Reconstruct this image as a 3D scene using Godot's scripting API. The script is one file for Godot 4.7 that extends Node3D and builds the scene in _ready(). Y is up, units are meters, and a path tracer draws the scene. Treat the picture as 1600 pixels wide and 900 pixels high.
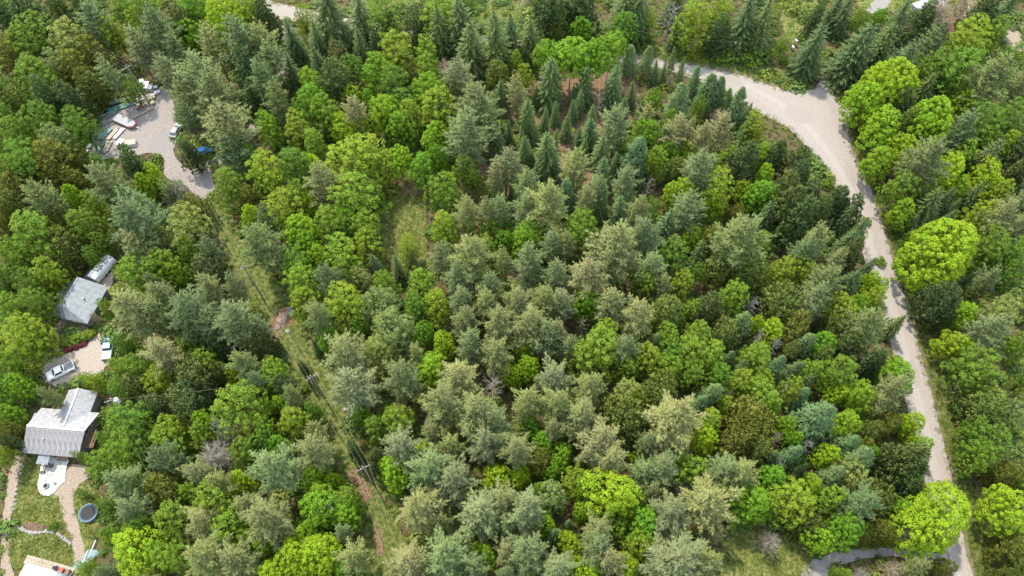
extends Node3D
# A wooded lot seen from a drone: pines, maples and cedars round a gravel road bend, a power line cut, a work yard and two houses.

class Soup:
	var v := PackedVector3Array()
	var n := PackedVector3Array()
	var c := PackedColorArray()
	func tri(a: Vector3, b: Vector3, d: Vector3, nn: Vector3, col := Color.WHITE):
		v.append(a)
		if (b - a).cross(d - a).dot(nn) > 0.0:
			v.append(d); v.append(b)
		else:
			v.append(b); v.append(d)
		for i in 3:
			n.append(nn); c.append(col)
	func quad(a: Vector3, b: Vector3, d: Vector3, e: Vector3, nn: Vector3, col := Color.WHITE):
		tri(a, b, d, nn, col); tri(a, d, e, nn, col)
	func flat(pts: Array, outward: Vector3, col := Color.WHITE):
		var g: Vector3 = (pts[1] - pts[0]).cross(pts[2] - pts[0]).normalized()
		if g.dot(outward) < 0.0: g = -g
		for i in range(1, pts.size() - 1): tri(pts[0], pts[i], pts[i + 1], g, col)
	func leaf(p: Vector3, nn: Vector3, t: Vector3, l: float, w: float, col: Color):
		var b := nn.cross(t).normalized() * w * 0.5
		t *= l * 0.5
		quad(p - t, p + b, p + t, p - b, nn, col)
	func blade(p: Vector3, tip: Vector3, w: float, nn: Vector3, col: Color):
		var b := (tip - p).cross(nn).normalized() * w * 0.5
		tri(p - b, p + b, tip, nn, col)
	func box(p: Vector3, s: Vector3, b := Basis()):
		var h := s * 0.5
		for ax in 3:
			for sg: float in [-1.0, 1.0]:
				var u := Vector3(); var w := Vector3(); var o := Vector3()
				o[ax] = h[ax] * sg; u[(ax + 1) % 3] = h[(ax + 1) % 3]; w[(ax + 2) % 3] = h[(ax + 2) % 3]
				quad(p + b * (o - u - w), p + b * (o + u - w), p + b * (o + u + w), p + b * (o - u + w), b * (o.normalized()))
	func tube(a: Vector3, b: Vector3, ra: float, rb: float, sides := 6, caps := true, col := Color.WHITE):
		var d := (b - a).normalized()
		var u := d.cross(Vector3.UP if absf(d.y) < 0.9 else Vector3.RIGHT).normalized()
		var w := d.cross(u)
		for i in sides:
			var x := TAU * i / sides; var y := TAU * (i + 1) / sides
			var p := u * cos(x) + w * sin(x); var q := u * cos(y) + w * sin(y)
			quad(a + p * ra, a + q * ra, b + q * rb, b + p * rb, (p + q).normalized(), col)
			if caps:
				tri(b, b + p * rb, b + q * rb, d, col); tri(a, a + p * ra, a + q * ra, -d, col)
	func prism(outline: Array, width: float, inset := 0.0, col := Color.WHITE):   # a side outline in x and y, drawn out along z
		var mid := Vector2()
		for p in outline: mid += p / outline.size()
		var pts := PackedVector2Array(outline)
		var ids := Geometry2D.triangulate_polygon(pts)
		for sg: float in [-1.0, 1.0]:
			for i in range(0, ids.size(), 3):
				var q := []
				for k in 3: q.append(Vector3(pts[ids[i + k]].x, pts[ids[i + k]].y, sg * width * 0.5))
				tri(q[0], q[1], q[2], Vector3(0, 0, sg), col)
		for i in pts.size():
			var p := pts[i]; var q := pts[(i + 1) % pts.size()]
			var o := Vector2(q.y - p.y, p.x - q.x).normalized()
			if o.dot((p + q) * 0.5 - mid) < 0.0: o = -o
			quad(Vector3(p.x, p.y, -width / 2), Vector3(q.x, q.y, -width / 2), Vector3(q.x, q.y, width / 2), Vector3(p.x, p.y, width / 2), Vector3(o.x, o.y, 0), col)
	func mesh() -> ArrayMesh:
		var a := []
		a.resize(Mesh.ARRAY_MAX)
		a[Mesh.ARRAY_VERTEX] = v; a[Mesh.ARRAY_NORMAL] = n; a[Mesh.ARRAY_COLOR] = c
		var m := ArrayMesh.new()
		m.add_surface_from_arrays(Mesh.PRIMITIVE_TRIANGLES, a)
		return m

var rng := RandomNumberGenerator.new()
var taken := {}
var M := {}
var KIND := {}
var TINT := {}
var blocked := []
var light_ground := []
var kept_clear := []

func R(a: float, b: float) -> float: return rng.randf_range(a, b)
func ball() -> Vector3:
	var p := Vector3(R(-1, 1), R(-1, 1), R(-1, 1))
	while p.length_squared() > 1.0 or p.length_squared() < 0.01: p = Vector3(R(-1, 1), R(-1, 1), R(-1, 1))
	return p
func dir() -> Vector3: return ball().normalized()
func lin(r: float, g: float, b: float) -> Color: return Color(r, g, b).linear_to_srgb()
func shade(lo := 0.75, hi := 1.25) -> Color:
	var k := R(lo, hi); var h := R(-0.08, 0.08)
	return Color(k * (1.0 + h), k, k * (1.0 - h))
func numbered(called: String) -> String:
	var k: int = taken.get(called, 0)
	taken[called] = k + 1
	return called if k == 0 else "%s_%03d" % [called, k]
func tag(o: Node, label: String, category: String, group := ""):
	o.set_meta("label", label); o.set_meta("category", category)
	if group: o.set_meta("group", group)
func thing(called: String, at: Vector3, turn: float, label: String, category: String, group := "") -> Node3D:
	var o := Node3D.new()
	o.name = numbered(called); add_child(o)
	o.position = at; o.rotation_degrees.y = turn
	tag(o, label, category, group)
	return o
func part(called: String, s, m: Material, parent: Node = self) -> MeshInstance3D:
	var o := MeshInstance3D.new()
	o.mesh = s.mesh() if s is Soup else s
	o.material_override = m
	o.name = numbered(called) if parent == self else called
	parent.add_child(o, true)
	return o
func structure(called: String, s, m: Material) -> MeshInstance3D:
	var o := part(called, s, m)
	o.set_meta("kind", "structure")
	return o
func bx(p: Vector3, s: Vector3, b := Basis()) -> Soup:
	var q := Soup.new(); q.box(p, s, b); return q
func tb(a: Vector3, b: Vector3, ra: float, rb := -1.0, sides := 8) -> Soup:
	var q := Soup.new(); q.tube(a, b, ra, ra if rb < 0 else rb, sides); return q
func turned(deg: float) -> Basis: return Basis(Vector3.UP, deg_to_rad(deg))

# ---------------------------------------------------------------- materials
func flatmat(col: Color, rough := 0.7, metal := 0.0) -> StandardMaterial3D:
	var m := StandardMaterial3D.new()
	m.albedo_color = col; m.roughness = rough; m.metallic = metal; m.metallic_specular = 0.35
	return m
func noise_tex(cols: Array, stops: Array, freq: float, sd: int, octaves := 5, size := 512, kind := FastNoiseLite.TYPE_SIMPLEX_SMOOTH) -> NoiseTexture2D:
	var f := FastNoiseLite.new()
	f.noise_type = kind; f.frequency = freq; f.seed = sd; f.fractal_octaves = octaves; f.fractal_gain = 0.6
	var g := Gradient.new()
	g.offsets = PackedFloat32Array(stops); g.colors = PackedColorArray(cols)
	var t := NoiseTexture2D.new()
	t.width = size; t.height = size; t.seamless = true; t.noise = f; t.color_ramp = g
	return t
func groundmat(cols: Array, stops: Array, metres: float, sd: int, freq := 0.012, octaves := 6) -> StandardMaterial3D:
	var m := StandardMaterial3D.new()
	var q := []
	for c in cols: q.append(lin(c[0], c[1], c[2]))
	m.albedo_texture = noise_tex(q, stops, freq, sd, octaves, 1024)
	m.uv1_triplanar = true; m.uv1_world_triplanar = true; m.uv1_scale = Vector3.ONE / metres
	m.roughness = 0.95; m.metallic_specular = 0.2
	m.detail_enabled = true; m.detail_blend_mode = BaseMaterial3D.BLEND_MODE_MUL; m.detail_uv_layer = BaseMaterial3D.DETAIL_UV_2
	m.detail_albedo = fine
	m.uv2_triplanar = true; m.uv2_world_triplanar = true; m.uv2_scale = Vector3.ONE / 7.3
	return m
var fine: NoiseTexture2D
func surfmat(c: Color, lo: float, hi: float, metres: float, sd: int, rough := 0.7, metal := 0.0, stretch := Vector3.ONE) -> StandardMaterial3D:
	var m := flatmat(c, rough, metal)
	m.albedo_texture = noise_tex([Color(lo, lo, lo), Color(hi, hi, hi)], [0.25, 0.75], 0.015, sd, 5, 256)
	m.uv1_triplanar = true; m.uv1_scale = stretch / metres
	return m
func leafmat(r: float, g: float, b: float, through := 0.5) -> StandardMaterial3D:
	var m := flatmat(lin(r, g, b), 0.65)
	m.vertex_color_use_as_albedo = true
	m.metallic_specular = 0.3
	m.backlight_enabled = true; m.backlight = Color(through, through, through * 0.6).linear_to_srgb()
	return m

# ---------------------------------------------------------------- crowns and trunks (one of each, shared by all trees of the kind)
func trunk_mesh(h: float, r: float, col_lo: float) -> ArrayMesh:
	var s := Soup.new()
	var p := Vector3(); var bend := Vector3(R(-0.3, 0.3), 0, R(-0.3, 0.3))
	for i in 5:
		var q := Vector3(0, h * (i + 1) / 5.0, 0) + bend * sin(PI * (i + 1) / 5.0)
		s.tube(p, q, r * (1.0 - i * 0.18), r * (1.0 - (i + 1) * 0.18), 7, false, shade(col_lo, 1.2))
		p = q
	return s.mesh()

func pine_crown(h: float, r: float) -> ArrayMesh:   # whorls of up-swept limbs that carry tufts of needles
	var s := Soup.new()
	var tiers := 11
	var lop := R(0, TAU)
	for k in tiers:
		var t := float(k) / (tiers - 1)
		var y := h * (0.30 + 0.68 * pow(t, 0.92))
		var reach := r * (0.62 + 0.42 * sin(PI * clampf(t * 1.25 + 0.1, 0, 1))) * (1.0 - pow(t, 2.6) * 0.86)
		var nb := 6 if t < 0.8 else 5
		var off := R(0, TAU)
		for b in nb:
			var a := off + TAU * b / nb + R(-0.32, 0.32)
			var l := reach * R(0.62, 1.16) * (1.0 + 0.16 * cos(a - lop))
			if R(0, 1) < 0.07: l *= 0.5
			var d := Vector3(cos(a), 0, sin(a)); var side := Vector3(-d.z, 0, d.x)
			var lift := R(0.05, 0.28) + t * 0.35
			var tone := R(0.82, 1.18)
			var n := int(l / 0.42)
			s.tube(Vector3(0, y, 0), Vector3(0, y, 0) + d * l * 0.85 + Vector3(0, l * lift * 0.8, 0), 0.07, 0.02, 3, false, Color(0.75, 0.6, 0.7))
			for i in range(1, n + 1):
				var u := float(i) / n
				if u < 0.22: continue
				var spread := 0.34 * l * (1.0 - u) * clampf(u * 2.2, 0, 1)
				for w: float in ([0.0] if u > 0.9 else [-1.0, 0.0, 1.0]):
					var c := Vector3(0, y, 0) + d * l * u + Vector3(0, l * (lift * u + 0.12 * u * u), 0) + side * spread * w * R(0.5, 1.4) + ball() * 0.16
					var grow := (d + side * w * 0.7 + Vector3(0, 0.55, 0)).normalized()
					for q in 6:
						var tip := c + (grow + ball() * 0.85).normalized() * R(0.42, 0.78)
						var nn := (Vector3.UP * 0.8 + grow * 0.5 + ball() * 0.6).normalized()
						s.blade(c - grow * 0.08, tip, R(0.17, 0.3), nn, shade(0.72, 1.22) * tone)
	return s.mesh()

func lobed_crown(h: float, r: float, base: float, lobes: int, lobe_r: float, leaves: int, leaf: float, ragged: float, point: float, blades := false) -> ArrayMesh:
	# leaf clusters set over the shell of a crown; point 0 is a dome, 1 a cone
	var s := Soup.new()
	var y0 := h * base
	var tall := h - y0
	var set_down: Array[Vector3] = []
	var bulge := [R(0, TAU), R(0, TAU), R(0.1, 0.26), R(0.1, 0.24), R(0, TAU), R(0.05, 0.16)]
	for k in lobes:
		var best := Vector3(); var far := -1.0
		for tries in 7:
			var t := pow(R(0, 1), 0.85)
			var prof: float = lerpf(sqrt(maxf(0.0, 1.0 - pow(absf(t * 1.55 - 0.55), 2.3))), (1.0 - t) * 1.05 + 0.04, point)
			if t < 0.12: prof *= 0.75
			var a := R(0, TAU)
			var out: float = r * prof * R(1.0 - ragged, 1.0) * (1.0 + bulge[2] * cos(a - bulge[0]) + bulge[3] * cos(2 * a - bulge[1]) + bulge[5] * cos(3 * a + t * 5.0 - bulge[4]))
			var p := Vector3(cos(a) * out, y0 + t * (tall - lobe_r * 0.6), sin(a) * out)
			var near := 1e9
			for q in set_down: near = minf(near, p.distance_to(q))
			if near > far:
				far = near; best = p
		set_down.append(best)
	var heart := Vector3(0, y0 + tall * 0.4, 0)
	for p in set_down:
		var o := ((p - heart) * Vector3(1, 0.9, 1)).normalized()
		o = (o + Vector3.UP * 0.35).normalized()
		var rr := lobe_r * (R(0.5, 1.1) if R(0, 1) < 0.7 else R(1.1, 1.6))
		var tone := R(0.82, 1.18)
		var warm := R(-0.1, 0.1) + 0.08 * sin(p.x * 0.9 + p.z * 0.7)
		for i in leaves:
			var e := (dir() + o * 0.75).normalized()
			var at := p + e * rr * Vector3(1, 0.8, 1) * R(0.72, 1.05)
			var nn := (e * 0.9 + ball() * 0.75 + Vector3.UP * 0.25).normalized()
			var col := shade(0.74, 1.24) * tone * Color(1.0 + warm, 1.0, 1.0 - warm)
			if blades:
				s.blade(at - e * leaf * 0.3, at + (e + Vector3.UP * 0.5 + ball() * 0.5).normalized() * leaf * R(0.7, 1.2), leaf * 0.5, nn, col)
			else:
				var t := nn.cross(dir()).normalized()
				s.leaf(at, nn, t, leaf * R(0.75, 1.25), leaf * R(0.55, 0.85), col)
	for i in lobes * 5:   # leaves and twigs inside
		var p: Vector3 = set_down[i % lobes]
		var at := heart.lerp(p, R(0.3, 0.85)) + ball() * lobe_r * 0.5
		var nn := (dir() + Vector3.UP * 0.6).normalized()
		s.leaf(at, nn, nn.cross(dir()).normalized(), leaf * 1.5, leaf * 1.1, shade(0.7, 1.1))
	for i in range(0, lobes, 3):
		s.tube(Vector3(0, y0 + tall * R(-0.1, 0.25), 0), set_down[i], 0.08, 0.025, 3, false, Color(0.9, 0.6, 1.2))
	return s.mesh()

func spruce_crown(h: float, r: float, droop: float) -> ArrayMesh:
	var s := Soup.new()
	var tiers := 26
	for k in tiers:
		var t := float(k) / tiers
		var y := h * (0.06 + 0.92 * t)
		var reach := r * (0.75 * pow(1.0 - t, 0.82) + 0.32 * sqrt(1.0 - t) * (0.35 + t)) * R(0.86, 1.08)
		var nb := int(lerpf(13, 5, t))
		var off := R(0, TAU)
		for b in nb:
			var a := off + TAU * b / nb + R(-0.2, 0.2)
			var l := reach * R(0.72, 1.14)
			var d := Vector3(cos(a), 0, sin(a)); var side := Vector3(-d.z, 0, d.x)
			var tone := R(0.82, 1.2)
			var n := maxi(3, int(l / 0.34))
			for i in range(0, n):
				var u := (i + 0.6) / n
				var c := Vector3(0, y, 0) + d * l * u + Vector3(0, -droop * l * u + 0.22 * l * u * u + R(-0.05, 0.05), 0)
				var w := (0.5 - 0.3 * u) * clampf(l * 0.6, 0.35, 1.3)
				for g: float in [-1.0, 1.0]:
					var tip: Vector3 = c + (d * R(0.5, 1.0) + side * g * R(0.6, 1.0) + Vector3(0, R(-0.35, 0.15), 0)).normalized() * w * R(0.8, 1.3)
					var nn := (Vector3.UP * 0.9 + d * 0.45 + ball() * 0.5).normalized()
					s.blade(c - d * 0.12, tip, R(0.2, 0.32), nn, shade(0.7, 1.2) * tone)
			var end := Vector3(0, y, 0) + d * l + Vector3(0, l * (0.2 - droop), 0)
			s.blade(end - d * 0.35, end + d * 0.3, 0.26, (Vector3.UP + d * 0.5).normalized(), shade(0.9, 1.35) * tone)
	for i in 6:
		s.blade(Vector3(0, h * 0.94, 0) + ball() * 0.15, Vector3(0, h * R(0.99, 1.03), 0), 0.22, dir(), shade())
	return s.mesh()

func larch_crown(h: float, r: float) -> ArrayMesh:
	var s := Soup.new()
	for k in 1150:
		var t := pow(R(0, 1), 1.25)
		var a := R(0, TAU)
		var lump := 0.78 + 0.22 * sin(a * 3.0 + t * 17.0) + 0.2 * sin(t * 37.0 + a) + R(-0.15, 0.15)
		var out := r * pow(1.0 - t, 0.62) * sqrt(R(0.12, 1.0)) * lump
		var d := Vector3(cos(a), 0, sin(a))
		var c := Vector3(0, h * (0.14 + 0.84 * t), 0) + d * out
		var tone := R(0.85, 1.15)
		for q in 5:
			var tip := c + (d * 0.8 + Vector3(0, R(-0.2, 0.7), 0) + ball() * 0.8).normalized() * R(0.3, 0.6)
			s.blade(c, tip, R(0.12, 0.2), (Vector3.UP * 0.7 + d * 0.7 + ball() * 0.5).normalized(), shade(0.75, 1.2) * tone)
	return s.mesh()

func bare_crown(h: float, r: float, limbs: int, low: float, fuzz: int) -> ArrayMesh:   # leafless limbs with side twigs
	var s := Soup.new()
	for k in limbs:
		var t := lerpf(low, 0.97, float(k) / limbs)
		var a := k * 2.4 + R(-0.4, 0.4)
		var d := Vector3(cos(a), R(0.05, 0.5), sin(a)).normalized()
		var l := r * R(0.6, 1.1) * (1.0 - 0.55 * pow((t - low) / (1.0 - low), 2.0))
		var p := Vector3(0, h * t, 0)
		var mid := p + d * l * 0.5 + ball() * 0.15
		var end := p + d * l + Vector3(0, R(-0.2, 0.5), 0) + ball() * 0.25
		s.tube(p, mid, 0.06, 0.04, 4, false, shade(0.6, 1.15)); s.tube(mid, end, 0.04, 0.012, 3, false, shade(0.7, 1.15))
		for j in fuzz:
			var q := p.lerp(mid, R(0.4, 1)) if j % 3 == 0 else mid.lerp(end, R(0, 1))
			var e := (d + dir() * 1.1).normalized()
			s.tube(q, q + e * R(0.4, 0.95), 0.024, 0.01, 3, false, shade(0.6, 1.2))
	return s.mesh()

func kind(k: String, called: String, category: String, group: String, h: float, r: float, trunk_r: float, trunk_h: float, bark: String, crowns: Array):
	var trunks := []
	for i in 2: trunks.append(trunk_mesh(h * trunk_h, trunk_r, 0.8))
	KIND[k] = {"called": called, "category": category, "group": group, "h": h, "r": r, "trunks": trunks, "bark": bark, "crowns": crowns}
func tints(k: String, cols: Array, through := 0.5):
	TINT[k] = []
	for c in cols:
		TINT[k].append([leafmat(c[0] * 0.84, c[1] * 0.9, c[2], through), leafmat(c[0] * 1.04, c[1] * 0.98, c[2], through), leafmat(c[0] * 1.1, c[1] * 1.07, c[2] * 0.95, through), leafmat(c[0] * 0.92, c[1] * 1.03, c[2] * 1.1, through)])

func make_kinds():
	rng.seed = 11
	var c := []
	for i in 7: c.append(pine_crown(20.0, 4.3 * R(0.92, 1.08)))
	kind("pine", "white_pine", "pine tree", "white pines of the wood", 20.0, 4.2, 0.26, 0.97, "bark_grey", c)
	c = []
	for i in 5: c.append(lobed_crown(13.0, 4.0, R(0.14, 0.24), 130, 0.62, 52, 0.32, R(0.28, 0.44), R(0.0, 0.25)))
	kind("maple", "maple_tree", "maple tree", "maples of the wood", 13.0, 4.0, 0.2, 0.7, "bark_grey", c)
	c = []
	for i in 2: c.append(lobed_crown(16.0, 7.0, 0.12, 270, 0.78, 58, 0.4, 0.2, 0.02))
	kind("wide_maple", "maple_tree", "maple tree", "maples of the wood", 16.0, 7.0, 0.32, 0.7, "bark_grey", c)
	c = []
	for i in 3: c.append(lobed_crown(16.0, 4.4, 0.47, 105, 0.68, 52, 0.36, 0.3, 0.05))
	kind("grove_maple", "maple_tree", "maple tree", "maples of the wood", 16.0, 4.4, 0.17, 0.8, "bark_pale", c)
	c = []
	for i in 7: c.append(lobed_crown(14.0, 3.6, R(0.12, 0.24), 120, 0.54, 46, 0.27, R(0.36, 0.6), R(0.08, 0.5)))
	kind("broad", "broadleaf_tree", "broadleaf tree", "broadleaf trees of the wood", 14.0, 3.6, 0.17, 0.75, "bark_pale", c)
	c = []
	for i in 4: c.append(lobed_crown(12.0, 3.2, 0.08, 120, 0.46, 40, 0.36, 0.34, R(0.25, 0.6), true))
	kind("cedar", "cedar_tree", "cedar tree", "olive cedars of the wood", 12.0, 3.2, 0.2, 0.9, "bark_brown", c)
	c = []
	for i in 4: c.append(lobed_crown(15.0, 3.2, 0.1, 125, 0.48, 38, 0.42, 0.42, R(0.4, 0.7), true))
	kind("hemlock", "hemlock_tree", "hemlock tree", "dark hemlocks of the wood", 15.0, 3.2, 0.2, 0.93, "bark_brown", c)
	c = []
	for i in 4: c.append(spruce_crown(13.0, 2.4, 0.34 if i % 2 == 0 else 0.5))
	kind("spruce", "spruce_tree", "spruce tree", "spruces of the wood", 13.0, 2.4, 0.16, 0.95, "bark_brown", c)
	c = []
	for i in 3: c.append(larch_crown(12.0, 2.5))
	kind("larch", "larch_tree", "larch tree", "soft larches of the wood", 12.0, 2.4, 0.13, 0.95, "bark_brown", c)
	c = []
	for i in 3: c.append(bare_crown(13.0, 2.7, 26, 0.3, 7))
	kind("dead", "dead_tree", "dead tree", "dead trees of the wood", 13.0, 2.6, 0.16, 1.0, "dead_wood", c)
	c = []
	for i in 2: c.append(bare_crown(7.0, 2.6, 46, 0.2, 22))
	kind("bare", "bare_tree", "half-bare tree", "half-bare trees of the wood", 7.0, 2.5, 0.12, 0.9, "dead_wood", c)
	c = []
	for i in 3: c.append(lobed_crown(2.4, 1.6, 0.04, 30, 0.4, 34, 0.3, 0.25, 0.0))
	kind("bush", "leafy_bush", "bush", "rounded bushes", 2.4, 1.6, 0.05, 0.5, "bark_brown", c)
	tints("pine", [[0.172, 0.208, 0.07], [0.126, 0.168, 0.056], [0.205, 0.222, 0.086]], 0.5)
	tints("maple", [[0.215, 0.325, 0.015], [0.132, 0.255, 0.015]], 0.65)
	TINT.wide_maple = TINT.maple; TINT.grove_maple = TINT.maple
	tints("broad", [[0.108, 0.188, 0.016], [0.166, 0.24, 0.018], [0.178, 0.222, 0.056]], 0.6)
	tints("cedar", [[0.152, 0.176, 0.03], [0.122, 0.155, 0.045], [0.178, 0.215, 0.04]], 0.5)
	tints("hemlock", [[0.102, 0.142, 0.042]], 0.5)
	tints("spruce", [[0.084, 0.122, 0.034], [0.088, 0.138, 0.04], [0.115, 0.165, 0.052]], 0.45)
	tints("larch", [[0.14, 0.215, 0.076]], 0.55)
	tints("dead", [[0.2, 0.175, 0.155]], 0.0)
	tints("bare", [[0.25, 0.21, 0.15], [0.215, 0.2, 0.18]], 0.0)
	tints("bush", [[0.17, 0.25, 0.025]], 0.55)

func tree(k: String, tint: int, shape: int, x: float, z: float, r: float, h: float, turn: float, label: String):
	var d: Dictionary = KIND[k]
	var o := thing(d.called, Vector3(x, 0, z), turn, label, d.category, d.group)
	o.rotation_degrees.x = R(-3.5, 3.5); o.rotation_degrees.z = R(-3.5, 3.5)
	o.scale = Vector3(r / d.r * R(0.9, 1.1), h / d.h, r / d.r * R(0.9, 1.1))
	part("trunk", d.trunks[shape % 2], M[d.bark], o)
	part("crown", d.crowns[shape % d.crowns.size()], TINT[k][tint][(shape / 5) % 4], o)

# ---------------------------------------------------------------- ground sheets
func smooth(pts: Array, step := 1.2, wobble := 0.0, closed := true) -> PackedVector2Array:
	var out := PackedVector2Array()
	var n := pts.size()
	var f := FastNoiseLite.new()
	f.frequency = 0.22; f.seed = n * 7
	for i in (n if closed else n - 1):
		var a: Vector2 = pts[(i - 1 + n) % n] if closed or i > 0 else pts[0]
		var b: Vector2 = pts[i]; var c: Vector2 = pts[(i + 1) % n]
		var d: Vector2 = pts[(i + 2) % n] if closed or i + 2 < n else c
		var m := maxi(1, int(b.distance_to(c) / step))
		for j in m:
			var p := b.cubic_interpolate(c, a, d, float(j) / m)
			out.append(p + Vector2(f.get_noise_2d(p.x * 3, p.y * 3), f.get_noise_2d(p.y * 3 + 91, p.x * 3)) * wobble)
	if not closed: out.append(pts[n - 1])
	return out
func sheet(called: String, pts: Array, y: float, m: Material, wobble := 0.5) -> PackedVector2Array:
	var p := smooth(pts, 1.0, wobble)
	var ids := Geometry2D.triangulate_polygon(p)
	if ids.is_empty():
		p = PackedVector2Array(pts); ids = Geometry2D.triangulate_polygon(p)
	var s := Soup.new()
	for i in range(0, ids.size(), 3):
		s.tri(Vector3(p[ids[i]].x, y, p[ids[i]].y), Vector3(p[ids[i + 1]].x, y, p[ids[i + 1]].y), Vector3(p[ids[i + 2]].x, y, p[ids[i + 2]].y), Vector3.UP)
	structure(called, s, m)
	return p
func ribbon(called: String, pts: Array, width: float, y: float, m: Material, wobble := 0.25):
	var p := smooth(pts, 1.0, wobble, false)
	var s := Soup.new()
	for i in p.size() - 1:
		var d := (p[mini(i + 1, p.size() - 1)] - p[maxi(i - 1, 0)]).normalized().orthogonal() * width * 0.5
		var e := (p[mini(i + 2, p.size() - 1)] - p[i]).normalized().orthogonal() * width * 0.5
		s.quad(Vector3(p[i].x - d.x, y, p[i].y - d.y), Vector3(p[i].x + d.x, y, p[i].y + d.y), Vector3(p[i + 1].x + e.x, y, p[i + 1].y + e.y), Vector3(p[i + 1].x - e.x, y, p[i + 1].y - e.y), Vector3.UP)
	structure(called, s, m)
func inside(p: Vector2, polys: Array) -> bool:
	for q in polys:
		if Geometry2D.is_point_in_polygon(p, q): return true
	return false
func scatter(called: String, m: Mesh, mat: Material, places: Array, cols: Array):
	var mm := MultiMesh.new()
	mm.transform_format = MultiMesh.TRANSFORM_3D; mm.use_colors = true; mm.mesh = m
	mm.instance_count = places.size()
	for i in places.size():
		mm.set_instance_transform(i, places[i]); mm.set_instance_color(i, cols[i % cols.size()])
	var o := MultiMeshInstance3D.new()
	o.multimesh = mm; o.material_override = mat; o.name = called; o.set_meta("kind", "stuff")
	add_child(o)

func make_materials():
	fine = noise_tex([Color(0.88, 0.875, 0.87), Color(1, 1, 1)], [0.3, 0.65], 0.13, 5, 4, 512)
	M.floor = groundmat([[0.025, 0.024, 0.013], [0.06, 0.05, 0.024], [0.11, 0.08, 0.042], [0.06, 0.075, 0.02], [0.16, 0.125, 0.075]], [0.2, 0.4, 0.55, 0.66, 0.85], 27.0, 3, 0.014)
	M.litter = groundmat([[0.06, 0.04, 0.026], [0.14, 0.085, 0.054], [0.24, 0.155, 0.105], [0.1, 0.095, 0.035], [0.17, 0.15, 0.065]], [0.22, 0.4, 0.55, 0.68, 0.85], 12.0, 8, 0.018)
	M.grass = groundmat([[0.04, 0.066, 0.014], [0.075, 0.1, 0.022], [0.125, 0.13, 0.042], [0.17, 0.145, 0.075]], [0.25, 0.45, 0.64, 0.85], 21.0, 4, 0.016)
	M.lawn = groundmat([[0.06, 0.085, 0.018], [0.1, 0.122, 0.03], [0.17, 0.165, 0.06], [0.2, 0.18, 0.085]], [0.25, 0.45, 0.62, 0.85], 14.0, 14, 0.016)
	M.gravel = groundmat([[0.256, 0.223, 0.198], [0.274, 0.241, 0.215], [0.297, 0.263, 0.237]], [0.25, 0.5, 0.75], 23.0, 6, 0.03)
	M.road = groundmat([[0.244, 0.217, 0.198], [0.255, 0.228, 0.21], [0.269, 0.243, 0.222]], [0.25, 0.5, 0.75], 23.0, 9, 0.03)
	M.track = groundmat([[0.279, 0.25, 0.227], [0.292, 0.263, 0.24], [0.304, 0.277, 0.255]], [0.25, 0.5, 0.75], 23.0, 10, 0.03)
	M.worn = groundmat([[0.229, 0.203, 0.18], [0.259, 0.23, 0.205], [0.286, 0.255, 0.228]], [0.25, 0.5, 0.75], 9.0, 41, 0.02)
	M.shoulder = groundmat([[0.12, 0.1, 0.06], [0.2, 0.165, 0.12], [0.11, 0.125, 0.04]], [0.3, 0.5, 0.75], 8.0, 12, 0.02)
	M.yard = groundmat([[0.215, 0.188, 0.176], [0.245, 0.215, 0.2], [0.28, 0.25, 0.232]], [0.25, 0.5, 0.75], 16.0, 15, 0.02)
	M.drive = groundmat([[0.28, 0.236, 0.2], [0.31, 0.267, 0.23], [0.35, 0.305, 0.265]], [0.25, 0.5, 0.75], 11.0, 16, 0.02)
	M.sand = groundmat([[0.2, 0.158, 0.12], [0.255, 0.207, 0.162], [0.31, 0.26, 0.21]], [0.25, 0.5, 0.75], 8.0, 17, 0.02)
	M.tar = groundmat([[0.19, 0.177, 0.168], [0.225, 0.21, 0.2], [0.26, 0.243, 0.232]], [0.25, 0.5, 0.75], 9.0, 18, 0.02)
	M.bark_grey = flatmat(lin(0.15, 0.125, 0.105), 0.9)
	M.bark_brown = flatmat(lin(0.11, 0.08, 0.06), 0.9)
	M.bark_pale = flatmat(lin(0.33, 0.31, 0.28), 0.9)
	M.dead_wood = flatmat(lin(0.22, 0.195, 0.175), 0.9)
	for k in ["bark_grey", "bark_brown", "bark_pale", "dead_wood"]: M[k].vertex_color_use_as_albedo = true
	M.cover = leafmat(0.13, 0.17, 0.04, 0.4)
	M.tuft = leafmat(0.13, 0.145, 0.042, 0.4)
	M.white = surfmat(Color(0.8, 0.8, 0.8), 0.86, 1.0, 3.0, 21, 0.5)
	M.roof_white = surfmat(lin(0.31, 0.31, 0.32), 0.86, 1.0, 4.0, 22, 0.45)
	M.roof_grey = surfmat(lin(0.2, 0.22, 0.235), 0.84, 1.0, 4.0, 23, 0.45)
	M.roof_worn = surfmat(lin(0.225, 0.22, 0.225), 0.75, 1.0, 2.6, 24, 0.6, 0.0, Vector3(2.5, 0.4, 0.4))
	M.siding = surfmat(lin(0.222, 0.222, 0.215), 0.85, 1.0, 2.0, 25)
	M.brown = surfmat(lin(0.16, 0.09, 0.055), 0.7, 1.0, 1.5, 26, 0.8)
	M.wood = surfmat(lin(0.311, 0.229, 0.159), 0.7, 1.0, 1.2, 27, 0.8)
	M.wood_pale = surfmat(lin(0.414, 0.348, 0.274), 0.75, 1.0, 1.2, 28, 0.8)
	M.wood_grey = surfmat(lin(0.27, 0.245, 0.225), 0.7, 1.0, 1.2, 29, 0.85)
	M.teal = surfmat(lin(0.11, 0.24, 0.21), 0.6, 1.0, 1.5, 30, 0.5)
	M.teal_pale = surfmat(lin(0.207, 0.311, 0.296), 0.7, 1.0, 1.5, 31, 0.5)
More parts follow.
